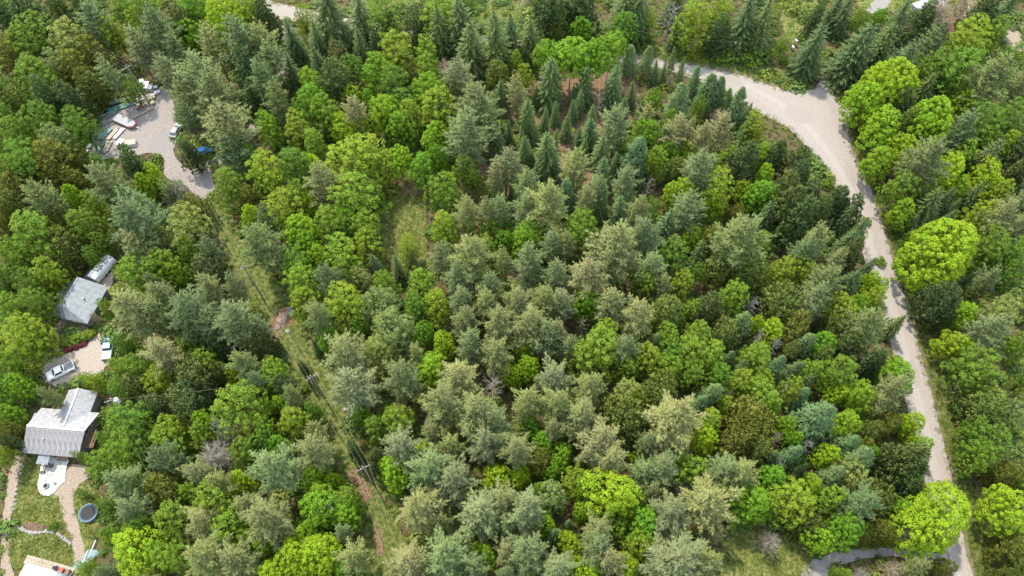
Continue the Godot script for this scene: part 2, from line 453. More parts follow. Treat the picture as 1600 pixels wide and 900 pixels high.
	M.cream = surfmat(lin(0.414, 0.37, 0.296), 0.75, 1.0, 1.0, 32)
	M.brick_red = surfmat(lin(0.3, 0.15, 0.11), 0.6, 1.0, 1.0, 33)
	M.steel = flatmat(lin(0.3, 0.31, 0.33), 0.4, 0.6)
	M.deck_grey = surfmat(lin(0.296, 0.303, 0.318), 0.8, 1.0, 1.5, 34, 0.5)
	M.black = flatmat(lin(0.02, 0.02, 0.022), 0.7)
	M.rubber = flatmat(lin(0.025, 0.025, 0.025), 0.9)
	M.glass = flatmat(lin(0.025, 0.03, 0.035), 0.08); M.glass.metallic_specular = 0.6
	M.paint_white = flatmat(lin(0.8, 0.8, 0.8), 0.25); M.paint_white.clearcoat_enabled = true
	M.paint_blue = flatmat(lin(0.03, 0.17, 0.45), 0.3); M.paint_blue.clearcoat_enabled = true
	M.paint_slate = flatmat(lin(0.12, 0.19, 0.25), 0.3); M.paint_slate.clearcoat_enabled = true
	M.paint_grey = flatmat(lin(0.14, 0.15, 0.16), 0.3); M.paint_grey.clearcoat_enabled = true
	M.red = flatmat(lin(0.4, 0.06, 0.04), 0.5)
	M.lamp = flatmat(lin(0.7, 0.7, 0.66), 0.15)
	M.concrete = surfmat(lin(0.488, 0.481, 0.474), 0.88, 1.0, 3.0, 35, 0.8)
	M.stone = surfmat(lin(0.37, 0.355, 0.34), 0.65, 1.0, 0.8, 36, 0.9)
	M.rust_rock = surfmat(lin(0.36, 0.26, 0.23), 0.6, 1.0, 1.2, 37, 0.9)
	M.pole_wood = surfmat(lin(0.38, 0.35, 0.31), 0.7, 1.0, 0.8, 38, 0.9)
	M.wire = flatmat(lin(0.3, 0.32, 0.22), 0.5)
	M.tramp_blue = flatmat(lin(0.03, 0.085, 0.13), 0.5)
	M.mulch = groundmat([[0.1, 0.06, 0.05], [0.2, 0.13, 0.11]], [0.3, 0.7], 3.0, 39)
	M.red_leaf = leafmat(0.13, 0.03, 0.035, 0.3)

func make_setting():
	var s := Soup.new()
	for i in 24:
		for j in 24:
			var a := Vector3(-1500 + i * 125, 0, -1500 + j * 125)
			s.quad(a, a + Vector3(125, 0, 0), a + Vector3(125, 0, 125), a + Vector3(0, 0, 125), Vector3.UP)
	structure("ground", s, M.floor)
	# needle litter that shows under the open pines
	for q in [[Vector2(0.0, -136.4), Vector2(10.1, -141.4), Vector2(30.4, -141.4), Vector2(33.2, -134.6), Vector2(28.2, -122.7), Vector2(16.0, -121.2), Vector2(4.8, -124.2), Vector2(-1.3, -127.6)], [Vector2(-12.5, -111.1), Vector2(-5.5, -113.1), Vector2(-0.3, -105.7), Vector2(0.0, -98.3), Vector2(-4.1, -88.0), Vector2(-10.2, -88.7), Vector2(-12.9, -96.4)], [Vector2(9.9, -118.4), Vector2(22.0, -118.4), Vector2(20.3, -105.7), Vector2(15.2, -102.7), Vector2(9.6, -107.6)]]:
		light_ground.append(sheet("needle_litter_ground", q, 0.02, M.litter, 1.3))
	sheet("needle_litter_ground", [Vector2(-4.3, -82.5), Vector2(0.7, -82.5), Vector2(1.4, -72.8), Vector2(-1.4, -69.7), Vector2(-4.9, -74.4)], 0.02, M.litter, 0.8)
	sheet("clearing_ground", [Vector2(-31.6, -108.6), Vector2(-21.4, -109.6), Vector2(-20.7, -101.6), Vector2(-30.6, -100.8)], 0.02, M.litter, 0.8)
	# grass: clearing, power line cut, verges, lawns
	blocked.append(sheet("clearing_grass", [Vector2(-30.4, -101.9), Vector2(-21.3, -102.7), Vector2(-20.3, -94.6), Vector2(-19.9, -84.2), Vector2(-27.8, -84.5), Vector2(-29.9, -92.9)], 0.05, M.lawn, 0.7))
	light_ground.append(sheet("cut_grass", [Vector2(-72.6, -101.6), Vector2(-67.9, -100.5), Vector2(-63.8, -94.6), Vector2(-59.5, -87.6), Vector2(-54.3, -80.5), Vector2(-48.8, -77.3), Vector2(-45.8, -71.2), Vector2(-40.9, -65.1), Vector2(-37.3, -57.8), Vector2(-33.7, -49.5), Vector2(-30.2, -42.8), Vector2(-25.9, -37.7), Vector2(-23.1, -30.4), Vector2(-18.9, -22.3), Vector2(-17.2, -15.2), Vector2(-24.7, -15.2), Vector2(-27.1, -22.3), Vector2(-30.6, -30.4), Vector2(-33.8, -39.0), Vector2(-38.7, -48.1), Vector2(-43.3, -53.6), Vector2(-48.4, -60.7), Vector2(-53.4, -66.6), Vector2(-56.1, -74.4), Vector2(-61.2, -80.9), Vector2(-66.7, -89.3)], 0.04, M.grass, 1.4))
	sheet("bare_ground_patch", [Vector2(-52.1, -71.2), Vector2(-49.5, -72.5), Vector2(-47.1, -72.2), Vector2(-47.2, -68.9), Vector2(-49.4, -67.4), Vector2(-49.8, -62.9), Vector2(-50.0, -60.4), Vector2(-51.3, -60.7), Vector2(-51.8, -66.6)], 0.07, M.litter, 0.9)
	sheet("bare_ground_patch", [Vector2(-32.0, -36.7), Vector2(-30.4, -37.7), Vector2(-28.7, -35.5), Vector2(-27.1, -32.2), Vector2(-28.0, -31.0), Vector2(-30.4, -33.4)], 0.07, M.litter, 0.9)
	sheet("bare_ground_patch", [Vector2(-26.1, -26.9), Vector2(-24.6, -26.2), Vector2(-23.7, -21.4), Vector2(-25.1, -21.0)], 0.07, M.litter, 0.8)
	sheet("bare_ground_patch", [Vector2(-48.6, -50.3), Vector2(-46.1, -50.8), Vector2(-45.3, -47.4), Vector2(-48.2, -46.5)], 0.07, M.litter, 0.7)
	sheet("roadside_grass", [Vector2(-43.6, -171.1), Vector2(-14.7, -174.4), Vector2(9.0, -168.0), Vector2(17.9, -164.3), Vector2(33.3, -155.7), Vector2(45.1, -151.3), Vector2(56.7, -147.9), Vector2(73.1, -143.7), Vector2(76.1, -140.0), Vector2(74.7, -134.6), Vector2(67.1, -138.2), Vector2(54.4, -143.7), Vector2(41.1, -146.7), Vector2(25.8, -147.9), Vector2(8.7, -150.8), Vector2(-7.0, -153.2), Vector2(-28.1, -157.0), Vector2(-42.5, -159.7)], 0.04, M.grass, 1.0)
	sheet("roadside_grass", [Vector2(83.3, -141.8), Vector2(88.9, -136.8), Vector2(88.6, -131.3), Vector2(85.0, -129.7), Vector2(82.6, -132.4), Vector2(82.2, -136.8)], 0.04, M.grass, 0.6)
	blocked.append(sheet("roadside_grass", [Vector2(85.2, -128.0), Vector2(87.3, -120.6), Vector2(89.1, -110.6), Vector2(90.2, -100.1), Vector2(90.7, -89.3), Vector2(90.5, -79.2), Vector2(90.1, -69.7), Vector2(90.0, -60.7), Vector2(89.6, -50.8), Vector2(88.6, -39.0), Vector2(88.5, -29.2), Vector2(86.4, -15.2), Vector2(82.7, -15.2), Vector2(83.6, -25.7), Vector2(84.2, -33.4), Vector2(84.5, -40.3), Vector2(84.8, -46.1), Vector2(85.1, -53.6), Vector2(85.1, -61.4), Vector2(85.2, -68.9), Vector2(85.3, -77.6), Vector2(85.0, -84.2), Vector2(84.9, -91.1), Vector2(84.7, -100.1), Vector2(84.0, -106.7), Vector2(83.0, -112.5), Vector2(82.6, -120.6)], 0.04, M.grass, 0.8))
	sheet("far_lawn", [Vector2(77.7, -173.8), Vector2(88.7, -173.8), Vector2(82.4, -163.3), Vector2(79.2, -155.7), Vector2(75.0, -155.7)], 0.04, M.lawn, 0.8)
	sheet("far_lawn", [Vector2(98.8, -173.8), Vector2(113.6, -174.4), Vector2(110.3, -167.4), Vector2(102.8, -166.4), Vector2(98.3, -168.0)], 0.04, M.lawn, 0.8)
	sheet("far_lawn", [Vector2(135.7, -158.2), Vector2(147.2, -163.3), Vector2(146.3, -153.2), Vector2(135.9, -150.8)], 0.04, M.sand, 0.6)
	blocked.append(sheet("lower_lawn", [Vector2(39.9, -24.8), Vector2(44.3, -26.2), Vector2(49.5, -25.5), Vector2(54.4, -21.6), Vector2(54.7, -19.6), Vector2(50.4, -14.7), Vector2(37.8, -14.7)], 0.04, M.lawn, 0.8))
	# the gravel road, its bend and side roads
	blocked.append(sheet("gravel_road", [Vector2(34.5, -149.6), Vector2(39.5, -148.2), Vector2(47.1, -146.3), Vector2(54.4, -143.9), Vector2(61.7, -141.6), Vector2(68.7, -137.9), Vector2(75.4, -136.4), Vector2(79.8, -138.2), Vector2(82.0, -143.2), Vector2(84.2, -143.2), Vector2(83.2, -137.7), Vector2(83.9, -134.1), Vector2(85.3, -131.0), Vector2(87.7, -131.7), Vector2(86.7, -128.9), Vector2(85.1, -125.9), Vector2(84.4, -120.6), Vector2(84.8, -113.5), Vector2(86.0, -106.7), Vector2(86.4, -100.1), Vector2(86.4, -91.1), Vector2(86.4, -84.2), Vector2(86.6, -77.6), Vector2(86.5, -68.9), Vector2(86.4, -61.4), Vector2(86.2, -53.6), Vector2(85.7, -46.1), Vector2(85.6, -40.3), Vector2(85.0, -33.4), Vector2(84.3, -25.7), Vector2(83.7, -14.7), Vector2(78.4, -14.7), Vector2(79.3, -23.4), Vector2(79.9, -30.4), Vector2(80.2, -37.7), Vector2(80.5, -45.4), Vector2(80.6, -52.5), Vector2(80.7, -60.0), Vector2(80.5, -66.6), Vector2(80.3, -73.6), Vector2(80.0, -79.2), Vector2(80.2, -85.9), Vector2(80.1, -94.6), Vector2(78.8, -101.9), Vector2(76.5, -108.6), Vector2(73.6, -115.5), Vector2(70.2, -122.9), Vector2(63.8, -128.4), Vector2(56.5, -134.6), Vector2(48.8, -140.0), Vector2(40.8, -143.7), Vector2(34.1, -145.1)], 0.09, M.gravel, 0.2))
	ribbon("wheel_track", [Vector2(41.1, -146.7), Vector2(50.9, -143.2), Vector2(60.4, -138.6), Vector2(68.1, -132.8), Vector2(74.2, -124.8), Vector2(77.9, -116.3), Vector2(80.5, -106.9), Vector2(81.8, -97.3), Vector2(82.2, -87.3), Vector2(82.6, -78.4), Vector2(82.9, -68.9), Vector2(82.9, -60.0), Vector2(82.7, -51.5), Vector2(82.3, -42.8), Vector2(81.8, -34.6), Vector2(81.2, -25.7), Vector2(80.5, -14.7)], 1.7, 0.094, M.track)
	ribbon("wheel_track", [Vector2(41.3, -145.3), Vector2(50.7, -141.4), Vector2(58.4, -136.4), Vector2(65.6, -129.7), Vector2(71.4, -122.1), Vector2(75.7, -113.5), Vector2(78.3, -105.3), Vector2(79.9, -96.8), Vector2(80.4, -86.9), Vector2(80.7, -78.4), Vector2(81.0, -68.6), Vector2(81.0, -59.7), Vector2(80.9, -51.2), Vector2(80.6, -42.2), Vector2(80.2, -34.0), Vector2(79.6, -25.5), Vector2(79.1, -14.7)], 1.5, 0.094, M.road)
	for q in [[Vector2(70.8, -131.3), Vector2(75.8, -129.7), Vector2(77.1, -125.9), Vector2(73.0, -125.4), Vector2(69.9, -128.0)], [Vector2(81.4, -113.5), Vector2(82.7, -111.1), Vector2(82.7, -105.7), Vector2(81.1, -106.9)], [Vector2(84.2, -92.9), Vector2(84.6, -88.5), Vector2(83.1, -85.1), Vector2(82.7, -89.3)], [Vector2(83.9, -60.7), Vector2(84.3, -56.4), Vector2(83.2, -54.1), Vector2(82.8, -57.8)], [Vector2(54.1, -141.8), Vector2(59.0, -140.5), Vector2(61.1, -137.7), Vector2(57.0, -138.2)], [Vector2(81.4, -134.6), Vector2(83.9, -132.4), Vector2(84.3, -128.0), Vector2(81.7, -128.4)]]:
		sheet("worn_patch", q, 0.098, M.worn, 0.5)
	ribbon("road_shoulder", [Vector2(85.2, -124.8), Vector2(84.6, -117.5), Vector2(85.5, -110.0), Vector2(86.3, -102.9), Vector2(86.4, -94.6), Vector2(86.4, -87.1), Vector2(86.6, -79.2), Vector2(86.6, -70.8), Vector2(86.5, -62.9), Vector2(86.3, -55.0), Vector2(85.9, -47.0), Vector2(85.6, -40.8), Vector2(85.1, -34.0), Vector2(84.3, -26.2), Vector2(83.6, -14.7)], 0.7, 0.1, M.shoulder, 0.4)
	ribbon("road_shoulder", [Vector2(36.2, -149.4), Vector2(46.3, -146.7), Vector2(54.5, -144.4), Vector2(61.8, -142.1), Vector2(68.0, -138.6), Vector2(74.3, -136.8)], 1.2, 0.1, M.shoulder, 0.5)
	blocked.append(sheet("back_road", [Vector2(-74.6, -176.5), Vector2(-68.1, -170.6), Vector2(-57.7, -167.4), Vector2(-42.8, -162.8), Vector2(-28.3, -160.2), Vector2(-17.6, -158.2), Vector2(-7.0, -156.5), Vector2(8.7, -153.7), Vector2(24.2, -150.8), Vector2(36.2, -149.1), Vector2(35.8, -145.1), Vector2(24.0, -146.7), Vector2(8.6, -149.6), Vector2(-6.9, -152.3), Vector2(-17.5, -154.2), Vector2(-28.1, -156.2), Vector2(-42.3, -158.7), Vector2(-58.7, -162.3), Vector2(-64.1, -162.3), Vector2(-68.1, -165.3), Vector2(-77.0, -174.9)], 0.08, M.gravel, 0.4))
	ribbon("woodland_drive", [Vector2(-62.5, -163.8), Vector2(-61.1, -152.0), Vector2(-60.5, -144.9), Vector2(-60.9, -139.5), Vector2(-63.1, -134.6), Vector2(-64.3, -129.7), Vector2(-64.6, -125.9), Vector2(-66.1, -121.2), Vector2(-70.1, -115.5), Vector2(-73.5, -111.9)], 3.0, 0.07, M.yard, 0.4)
	kept_clear.append(sheet("far_drive", [Vector2(99.3, -166.9), Vector2(105.6, -173.3), Vector2(109.0, -173.8), Vector2(104.9, -167.4), Vector2(100.4, -165.3)], 0.08, M.tar, 0.3))
	kept_clear.append(sheet("far_drive", [Vector2(106.9, -154.7), Vector2(113.4, -155.2), Vector2(110.5, -152.3), Vector2(107.0, -149.9), Vector2(104.1, -146.5), Vector2(101.7, -145.1), Vector2(104.3, -149.9)], 0.08, M.tar, 0.3))
	kept_clear.append(sheet("lower_drive", [Vector2(49.9, -14.1), Vector2(54.0, -19.9), Vector2(57.0, -21.3), Vector2(61.3, -22.3), Vector2(67.3, -22.7), Vector2(72.0, -22.5), Vector2(82.2, -21.0), Vector2(81.7, -19.4), Vector2(71.6, -21.1), Vector2(67.5, -21.2), Vector2(62.7, -20.5), Vector2(58.8, -19.0), Vector2(55.5, -14.1)], 0.08, M.tar, 0.3))
	# work yard
	blocked.append(sheet("yard_ground", [Vector2(-90.3, -137.9), Vector2(-88.6, -136.1), Vector2(-86.0, -128.4), Vector2(-84.2, -124.5), Vector2(-83.6, -121.7), Vector2(-84.0, -118.9), Vector2(-83.5, -115.7), Vector2(-80.6, -111.9), Vector2(-77.8, -110.6), Vector2(-74.4, -113.5), Vector2(-73.4, -110.4), Vector2(-71.2, -104.7), Vector2(-71.9, -103.2), Vector2(-73.3, -101.0), Vector2(-75.8, -103.2), Vector2(-78.9, -106.0), Vector2(-82.9, -107.5), Vector2(-84.4, -108.8), Vector2(-85.0, -112.5), Vector2(-87.1, -114.9), Vector2(-90.3, -115.7), Vector2(-92.9, -114.6), Vector2(-102.9, -114.1), Vector2(-105.4, -120.0), Vector2(-103.9, -125.6), Vector2(-101.4, -129.0), Vector2(-96.7, -133.1), Vector2(-93.2, -136.7)], 0.07, M.yard, 0.4))
	sheet("worn_patch", [Vector2(-90.5, -120.0), Vector2(-87.7, -122.8), Vector2(-84.3, -121.1), Vector2(-84.0, -116.7), Vector2(-86.9, -115.7), Vector2(-89.8, -116.2)], 0.076, M.tar, 0.4)
	kept_clear.append(PackedVector2Array([Vector2(-101.9, -79.2), Vector2(-98.7, -81.7), Vector2(-94.6, -86.8), Vector2(-90.0, -86.8), Vector2(-89.0, -77.6), Vector2(-90.7, -67.9), Vector2(-99.5, -69.7)]))
	kept_clear.append(PackedVector2Array([Vector2(-99.0, -49.5), Vector2(-91.9, -53.6), Vector2(-85.9, -53.6), Vector2(-82.6, -48.1), Vector2(-83.4, -37.7), Vector2(-95.8, -39.0)]))
	kept_clear.append(PackedVector2Array([Vector2(87.3, -120.6), Vector2(90.2, -100.1), Vector2(90.5, -79.2), Vector2(90.0, -60.7), Vector2(88.6, -39.0), Vector2(86.4, -15.2), Vector2(88.7, -15.2), Vector2(91.0, -36.5), Vector2(93.2, -57.8), Vector2(94.3, -77.6), Vector2(94.4, -100.1), Vector2(92.9, -120.6)]))
	# house yards
	blocked.append(sheet("drive_ground", [Vector2(-87.8, -67.0), Vector2(-85.9, -65.4), Vector2(-84.5, -63.1), Vector2(-83.8, -60.1), Vector2(-85.1, -58.7), Vector2(-85.2, -56.5), Vector2(-89.1, -55.8), Vector2(-91.6, -54.1), Vector2(-95.2, -54.9), Vector2(-97.0, -56.1), Vector2(-97.5, -59.4), Vector2(-95.7, -60.9), Vector2(-93.3, -62.0), Vector2(-90.4, -63.9), Vector2(-89.1, -65.4)], 0.07, M.drive, 0.3))
	sheet("drive_ground", [Vector2(-93.4, -87.6), Vector2(-91.7, -87.4), Vector2(-89.8, -83.7), Vector2(-88.7, -79.9), Vector2(-89.3, -76.6), Vector2(-91.8, -77.8), Vector2(-94.7, -79.0), Vector2(-94.9, -81.1), Vector2(-93.8, -85.0)], 0.07, M.drive, 0.3)
	sheet("garden_ground", [Vector2(-98.2, -68.9), Vector2(-95.6, -69.7), Vector2(-91.6, -68.1), Vector2(-89.6, -67.4), Vector2(-88.8, -65.8), Vector2(-91.9, -65.4), Vector2(-94.5, -63.9), Vector2(-97.1, -65.4)], 0.05, M.sand, 0.3)
	sheet("garden_grass", [Vector2(-98.6, -64.7), Vector2(-97.1, -65.4), Vector2(-94.4, -63.5), Vector2(-90.4, -63.9), Vector2(-93.2, -61.8), Vector2(-95.7, -60.8), Vector2(-97.5, -59.4), Vector2(-97.6, -57.2), Vector2(-99.0, -59.4)], 0.04, M.grass, 0.4)
	blocked.append(sheet("side_lawn", [Vector2(-97.3, -44.0), Vector2(-94.4, -44.2), Vector2(-88.1, -43.7), Vector2(-86.1, -40.5), Vector2(-86.9, -36.5), Vector2(-83.4, -35.2), Vector2(-78.2, -32.1), Vector2(-77.4, -27.9), Vector2(-77.8, -23.0), Vector2(-77.7, -19.8), Vector2(-79.6, -17.9), Vector2(-87.9, -17.9), Vector2(-91.9, -20.6), Vector2(-93.8, -27.5), Vector2(-95.2, -35.2)], 0.04, M.lawn, 0.4))
	blocked.append(sheet("earth_track", [Vector2(-97.0, -46.5), Vector2(-96.0, -46.3), Vector2(-95.4, -41.0), Vector2(-95.4, -36.9), Vector2(-94.9, -32.1), Vector2(-94.1, -27.5), Vector2(-93.1, -23.8), Vector2(-91.7, -20.2), Vector2(-90.1, -17.5), Vector2(-92.2, -17.3), Vector2(-93.9, -21.8), Vector2(-95.5, -26.9), Vector2(-96.6, -32.1), Vector2(-97.3, -36.0), Vector2(-97.5, -39.8), Vector2(-97.3, -44.0)], 0.07, M.sand, 0.3))
	blocked.append(sheet("sandy_path", [Vector2(-86.5, -36.9), Vector2(-85.6, -38.3), Vector2(-82.1, -37.6), Vector2(-81.6, -35.8), Vector2(-83.2, -34.5), Vector2(-83.8, -32.8), Vector2(-82.9, -30.0), Vector2(-81.2, -26.9), Vector2(-79.4, -23.8), Vector2(-78.5, -21.4), Vector2(-78.1, -17.5), Vector2(-79.3, -17.5), Vector2(-80.6, -21.8), Vector2(-82.5, -25.4), Vector2(-84.5, -28.3), Vector2(-86.5, -32.1), Vector2(-87.6, -32.3)], 0.07, M.sand, 0.25))
	sheet("bare_ground_patch", [Vector2(-99.2, -37.8), Vector2(-97.7, -37.8), Vector2(-96.8, -35.2), Vector2(-97.3, -32.8), Vector2(-98.7, -33.0), Vector2(-99.9, -36.0)], 0.05, M.litter, 0.5)

func make_cover():
	rng.seed = 77
	var s := Soup.new()
	for i in 90:
		var e := dir(); e.y = absf(e.y)
		var p := e * Vector3(1.1, 0.9, 1.1) * R(0.5, 1.0)
		var nn := (e + Vector3.UP * 0.6 + ball() * 0.6).normalized()
		s.leaf(p, nn, nn.cross(dir()).normalized(), R(0.25, 0.45), R(0.2, 0.3), shade(0.7, 1.25))
	var places := []; var cols := []
	for i in 9000:
		var z := R(-178, -10)
		var x := R(-1, 1) * (96 + (-z - 18) * 0.36)
		if inside(Vector2(x, z), blocked) or inside(Vector2(x, z), kept_clear): continue
		var open := inside(Vector2(x, z), light_ground)
		var k := R(0.35, 1.15) * (0.6 if open else (1.0 if R(0, 1) < 0.6 else R(1.4, 2.4)))
		if open and R(0, 1) < 0.55: continue
		places.append(Transform3D(Basis(Vector3.UP, R(0, TAU)).scaled(Vector3(k, k * R(0.6, 1.5), k)), Vector3(x, 0.02, z)))
		cols.append([Color(0.7, 0.95, 0.7), Color(1.15, 1.2, 0.7), Color(0.6, 0.75, 0.6), Color(1.1, 1.05, 0.7)][rng.randi() % 4])
	scatter("undergrowth", s.mesh(), M.cover, places, cols)
	s = Soup.new()
	for i in 26:
		var p := Vector3(R(-0.5, 0.5), 0, R(-0.5, 0.5))
		s.blade(p, p + Vector3(R(-0.2, 0.2), R(0.15, 0.42), R(-0.2, 0.2)), 0.09, (Vector3.UP + ball() * 0.6).normalized(), shade(0.7, 1.3))
	places = []; cols = []
	var hard := [blocked[3], blocked[4], blocked[5], blocked[6], blocked[8], blocked[9]]
	var green := [blocked[0], blocked[1], blocked[2], blocked[7]]
	for i in 60000:
		var z := R(-150, -10)
		var x := R(-1, 1) * (98 + (-z - 18) * 0.36)
		var q := Vector2(x, z)
		if not inside(q, green) or inside(q, hard): continue
		places.append(Transform3D(Basis(Vector3.UP, R(0, TAU)).scaled(Vector3.ONE * R(0.7, 1.5)), Vector3(x, 0.04, z)))
		cols.append([Color(0.75, 1.05, 0.6), Color(1.0, 1.1, 0.7), Color(1.5, 1.3, 0.95), Color(0.6, 0.85, 0.5)][rng.randi() % 4])
	for road in [blocked[3], blocked[4]]:   # weeds along the road edges
		for i in road.size():
			for j in 3:
				var q: Vector2 = road[i].lerp(road[(i + 1) % road.size()], R(0, 1)) + Vector2(R(-0.9, 0.9), R(-0.9, 0.9))
				places.append(Transform3D(Basis(Vector3.UP, R(0, TAU)).scaled(Vector3.ONE * R(0.5, 1.3)), Vector3(q.x, 0.06, q.y)))
				cols.append([Color(0.75, 1.05, 0.6), Color(1.2, 1.1, 0.8)][rng.randi() % 2])
	scatter("meadow_grass", s.mesh(), M.tuft, places, cols)
	# the wood goes on beyond the frame
	for pass_ in 2:
		var d: Dictionary = KIND["pine" if pass_ == 0 else "broad"]
		places = []; cols = []
		while places.size() < 420:
			var z := R(-245, 45)
			var x := R(-230, 230)
			var edge := 92.8 + (-z - 17.9) * 0.3433
			if z > -186 and z < -9 and absf(x) < edge + 8: continue
			if Vector2(x, z + 95).length() > 250 or absf(x) > edge + 75: continue
			var k := R(0.75, 1.1)
			places.append(Transform3D(Basis(Vector3.UP, R(0, TAU)).scaled(Vector3(k, k * R(0.8, 1.0), k)), Vector3(x, 0, z)))
			cols.append([Color(1, 1, 1), Color(0.8, 0.85, 0.8), Color(1.2, 1.15, 1.0)][rng.randi() % 3])
		scatter("pine_wood_beyond" if pass_ == 0 else "leafy_wood_beyond", d.crowns[0], TINT["pine" if pass_ == 0 else "broad"][0][0], places, cols)

# ---------------------------------------------------------------- builders of things
func frus(x0: float, x1: float, w0: float, y0: float, u0: float, u1: float, w1: float, y1: float) -> Array:   # eight corners, bottom then top
	return [Vector3(x0, y0, -w0 / 2), Vector3(x1, y0, -w0 / 2), Vector3(x1, y0, w0 / 2), Vector3(x0, y0, w0 / 2), Vector3(u0, y1, -w1 / 2), Vector3(u1, y1, -w1 / 2), Vector3(u1, y1, w1 / 2), Vector3(u0, y1, w1 / 2)]
func pane_on(c: Array, a: int, b: int, d: int, e: int, mx: float, lo: float, hi: float, lift: float) -> Soup:   # a pane on one side of such a block
	var s := Soup.new()
	var P := func(u: float, v: float) -> Vector3: return c[a].lerp(c[b], u).lerp(c[e].lerp(c[d], u), v)
	var g: Vector3 = (c[b] - c[a]).cross(c[d] - c[a]).normalized()
	var mid: Vector3 = (c[0] + c[6]) / 2
	if g.dot(P.call(0.5, 0.5) - mid) < 0: g = -g
	s.quad(P.call(mx, lo) + g * lift, P.call(1 - mx, lo) + g * lift, P.call(1 - mx, hi) + g * lift, P.call(mx, hi) + g * lift, g)
	return s
func block(c: Array) -> Soup:
	var s := Soup.new()
	var mid: Vector3 = (c[0] + c[6]) / 2
	for f in [[0, 1, 2, 3], [4, 5, 6, 7], [0, 1, 5, 4], [2, 3, 7, 6], [1, 2, 6, 5], [3, 0, 4, 7]]:
		var q := [c[f[0]], c[f[1]], c[f[2]], c[f[3]]]
		s.flat(q, (q[0] + q[2]) / 2 - mid)
	return s
func vehicle(called: String, at: Vector3, turn: float, label: String, category: String, paint: Material, pickup: bool):
	var o := thing(called, at, turn, label, category)
	var l := 2.8 if pickup else 2.3
	var w := 1.95 if pickup else 1.8
	var low := 0.48 if pickup else 0.3
	var top := 1.12 if pickup else 0.92
	var s := Soup.new()
	s.prism([Vector2(-l, low + 0.1), Vector2(-l + 0.1, low), Vector2(l - 0.1, low), Vector2(l, low + 0.15), Vector2(l - 0.04, top - 0.22), Vector2(l - 0.25, top - 0.08), Vector2(l - 1.35, top), Vector2(-l + 0.08, top), Vector2(-l, top - 0.1)], w)
	part("body", s, paint, o)
	var c := frus(-0.75, l - 1.3, w * 0.94, top, -0.55, l - 2.05, w * 0.78, top + 0.68) if pickup else frus(-l + 0.35, l - 1.0, w * 0.94, top, -l + 1.0, l - 1.85, w * 0.76, top + 0.52)
	part("cab", block(c), paint, o)
	part("windscreen", pane_on(c, 1, 2, 6, 5, 0.1, 0.14, 0.8, 0.012), M.glass, o)
	part("rear_window", pane_on(c, 0, 3, 7, 4, 0.08, 0.15, 0.9, 0.012), M.glass, o)
	for g in [[0, 1, 5, 4], [3, 2, 6, 7]]: part("side_window", pane_on(c, g[0], g[1], g[2], g[3], 0.1, 0.18, 0.88, 0.012), M.glass, o)
	if pickup:
		var bed := part("bed_cover", bx(Vector3(-1.8, top + 0.03, 0), Vector3(1.85, 0.06, w * 0.86)), M.steel, o)
		for i in 3: part("panel", bx(Vector3(-2.4 + i * 0.6, top + 0.075, 0), Vector3(0.54, 0.03, w * 0.82)), M.paint_grey, bed)
	for sx in [-1, 1]:
		for sz in [-1, 1]:
			var p := Vector3(sx * (l - 0.95), 0.38, sz * (w * 0.5 - 0.1))
			var wheel := part("wheel", tb(p - Vector3(0, 0, 0.12), p + Vector3(0, 0, 0.12), 0.38, -1, 14), M.rubber, o)
			part("rim", tb(p + Vector3(0, 0, sz * 0.121), p + Vector3(0, 0, sz * 0.135), 0.23, -1, 10), M.steel, wheel)
	for sz in [-1, 1]:
		part("headlight", bx(Vector3(l - 0.06, top - 0.3, sz * w * 0.36), Vector3(0.14, 0.16, 0.34)), M.lamp, o)
		part("tail_light", bx(Vector3(-l + 0.01, top - 0.2, sz * w * 0.44), Vector3(0.06, 0.26, 0.14)), M.red, o)
		part("mirror", bx(Vector3(l - 1.5, top + 0.12, sz * (w * 0.5 + 0.1)), Vector3(0.12, 0.16, 0.2)), paint, o)
	part("bumper", bx(Vector3(l + 0.03, low + 0.08, 0), Vector3(0.12, 0.18, w * 0.96)), M.black, o)
	part("bumper", bx(Vector3(-l - 0.03, low + 0.1, 0), Vector3(0.12, 0.16, w * 0.94)), M.black, o)

func slope(parent: Node, called: String, a: Vector3, b: Vector3, rb: Vector3, ra: Vector3, m: Material, seam := 0.6):   # eave a-b, ridge ra-rb
	var s := Soup.new()
	var g := (b - a).cross(ra - a).normalized()
	if g.y < 0: g = -g
	var t := g * 0.12
	s.quad(a, b, rb, ra, g); s.quad(a - t, b - t, rb - t, ra - t, -g)
	var pts := [a, b, rb, ra]
	for i in 4:
		var p: Vector3 = pts[i]; var q: Vector3 = pts[(i + 1) % 4]
		if p.distance_to(q) > 0.01:
			s.quad(p, q, q - t, p - t, ((p + q) / 2 - (a + b + ra + rb) / 4).normalized())
	var o := part(called, s, m, parent)
	var n := int(a.distance_to(b) / seam)
	var f := Soup.new()
	for i in range(0, n + 1):
		var u := float(i) / n
		f.tube(a.lerp(b, u) + g * 0.01, ra.lerp(rb, u) + g * 0.002, 0.02, 0.02, 4, false)
	part("seam_ribs", f, m, o)
func opening(parent: Node, called: String, at: Vector3, along: Vector3, out: Vector3, w: float, h: float):
	var b := Basis(along, Vector3.UP, out)
	var o := part(called, bx(at + out * 0.03, Vector3(w, h, 0.08), b), M.white, parent)
	if called == "door": part("handle", bx(at + out * 0.1 + along * w * 0.36, Vector3(0.06, 0.12, 0.06), b), M.steel, o)
	else: part("pane", bx(at + out * 0.05, Vector3(w - 0.16, h - 0.16, 0.06), b), M.glass, o)
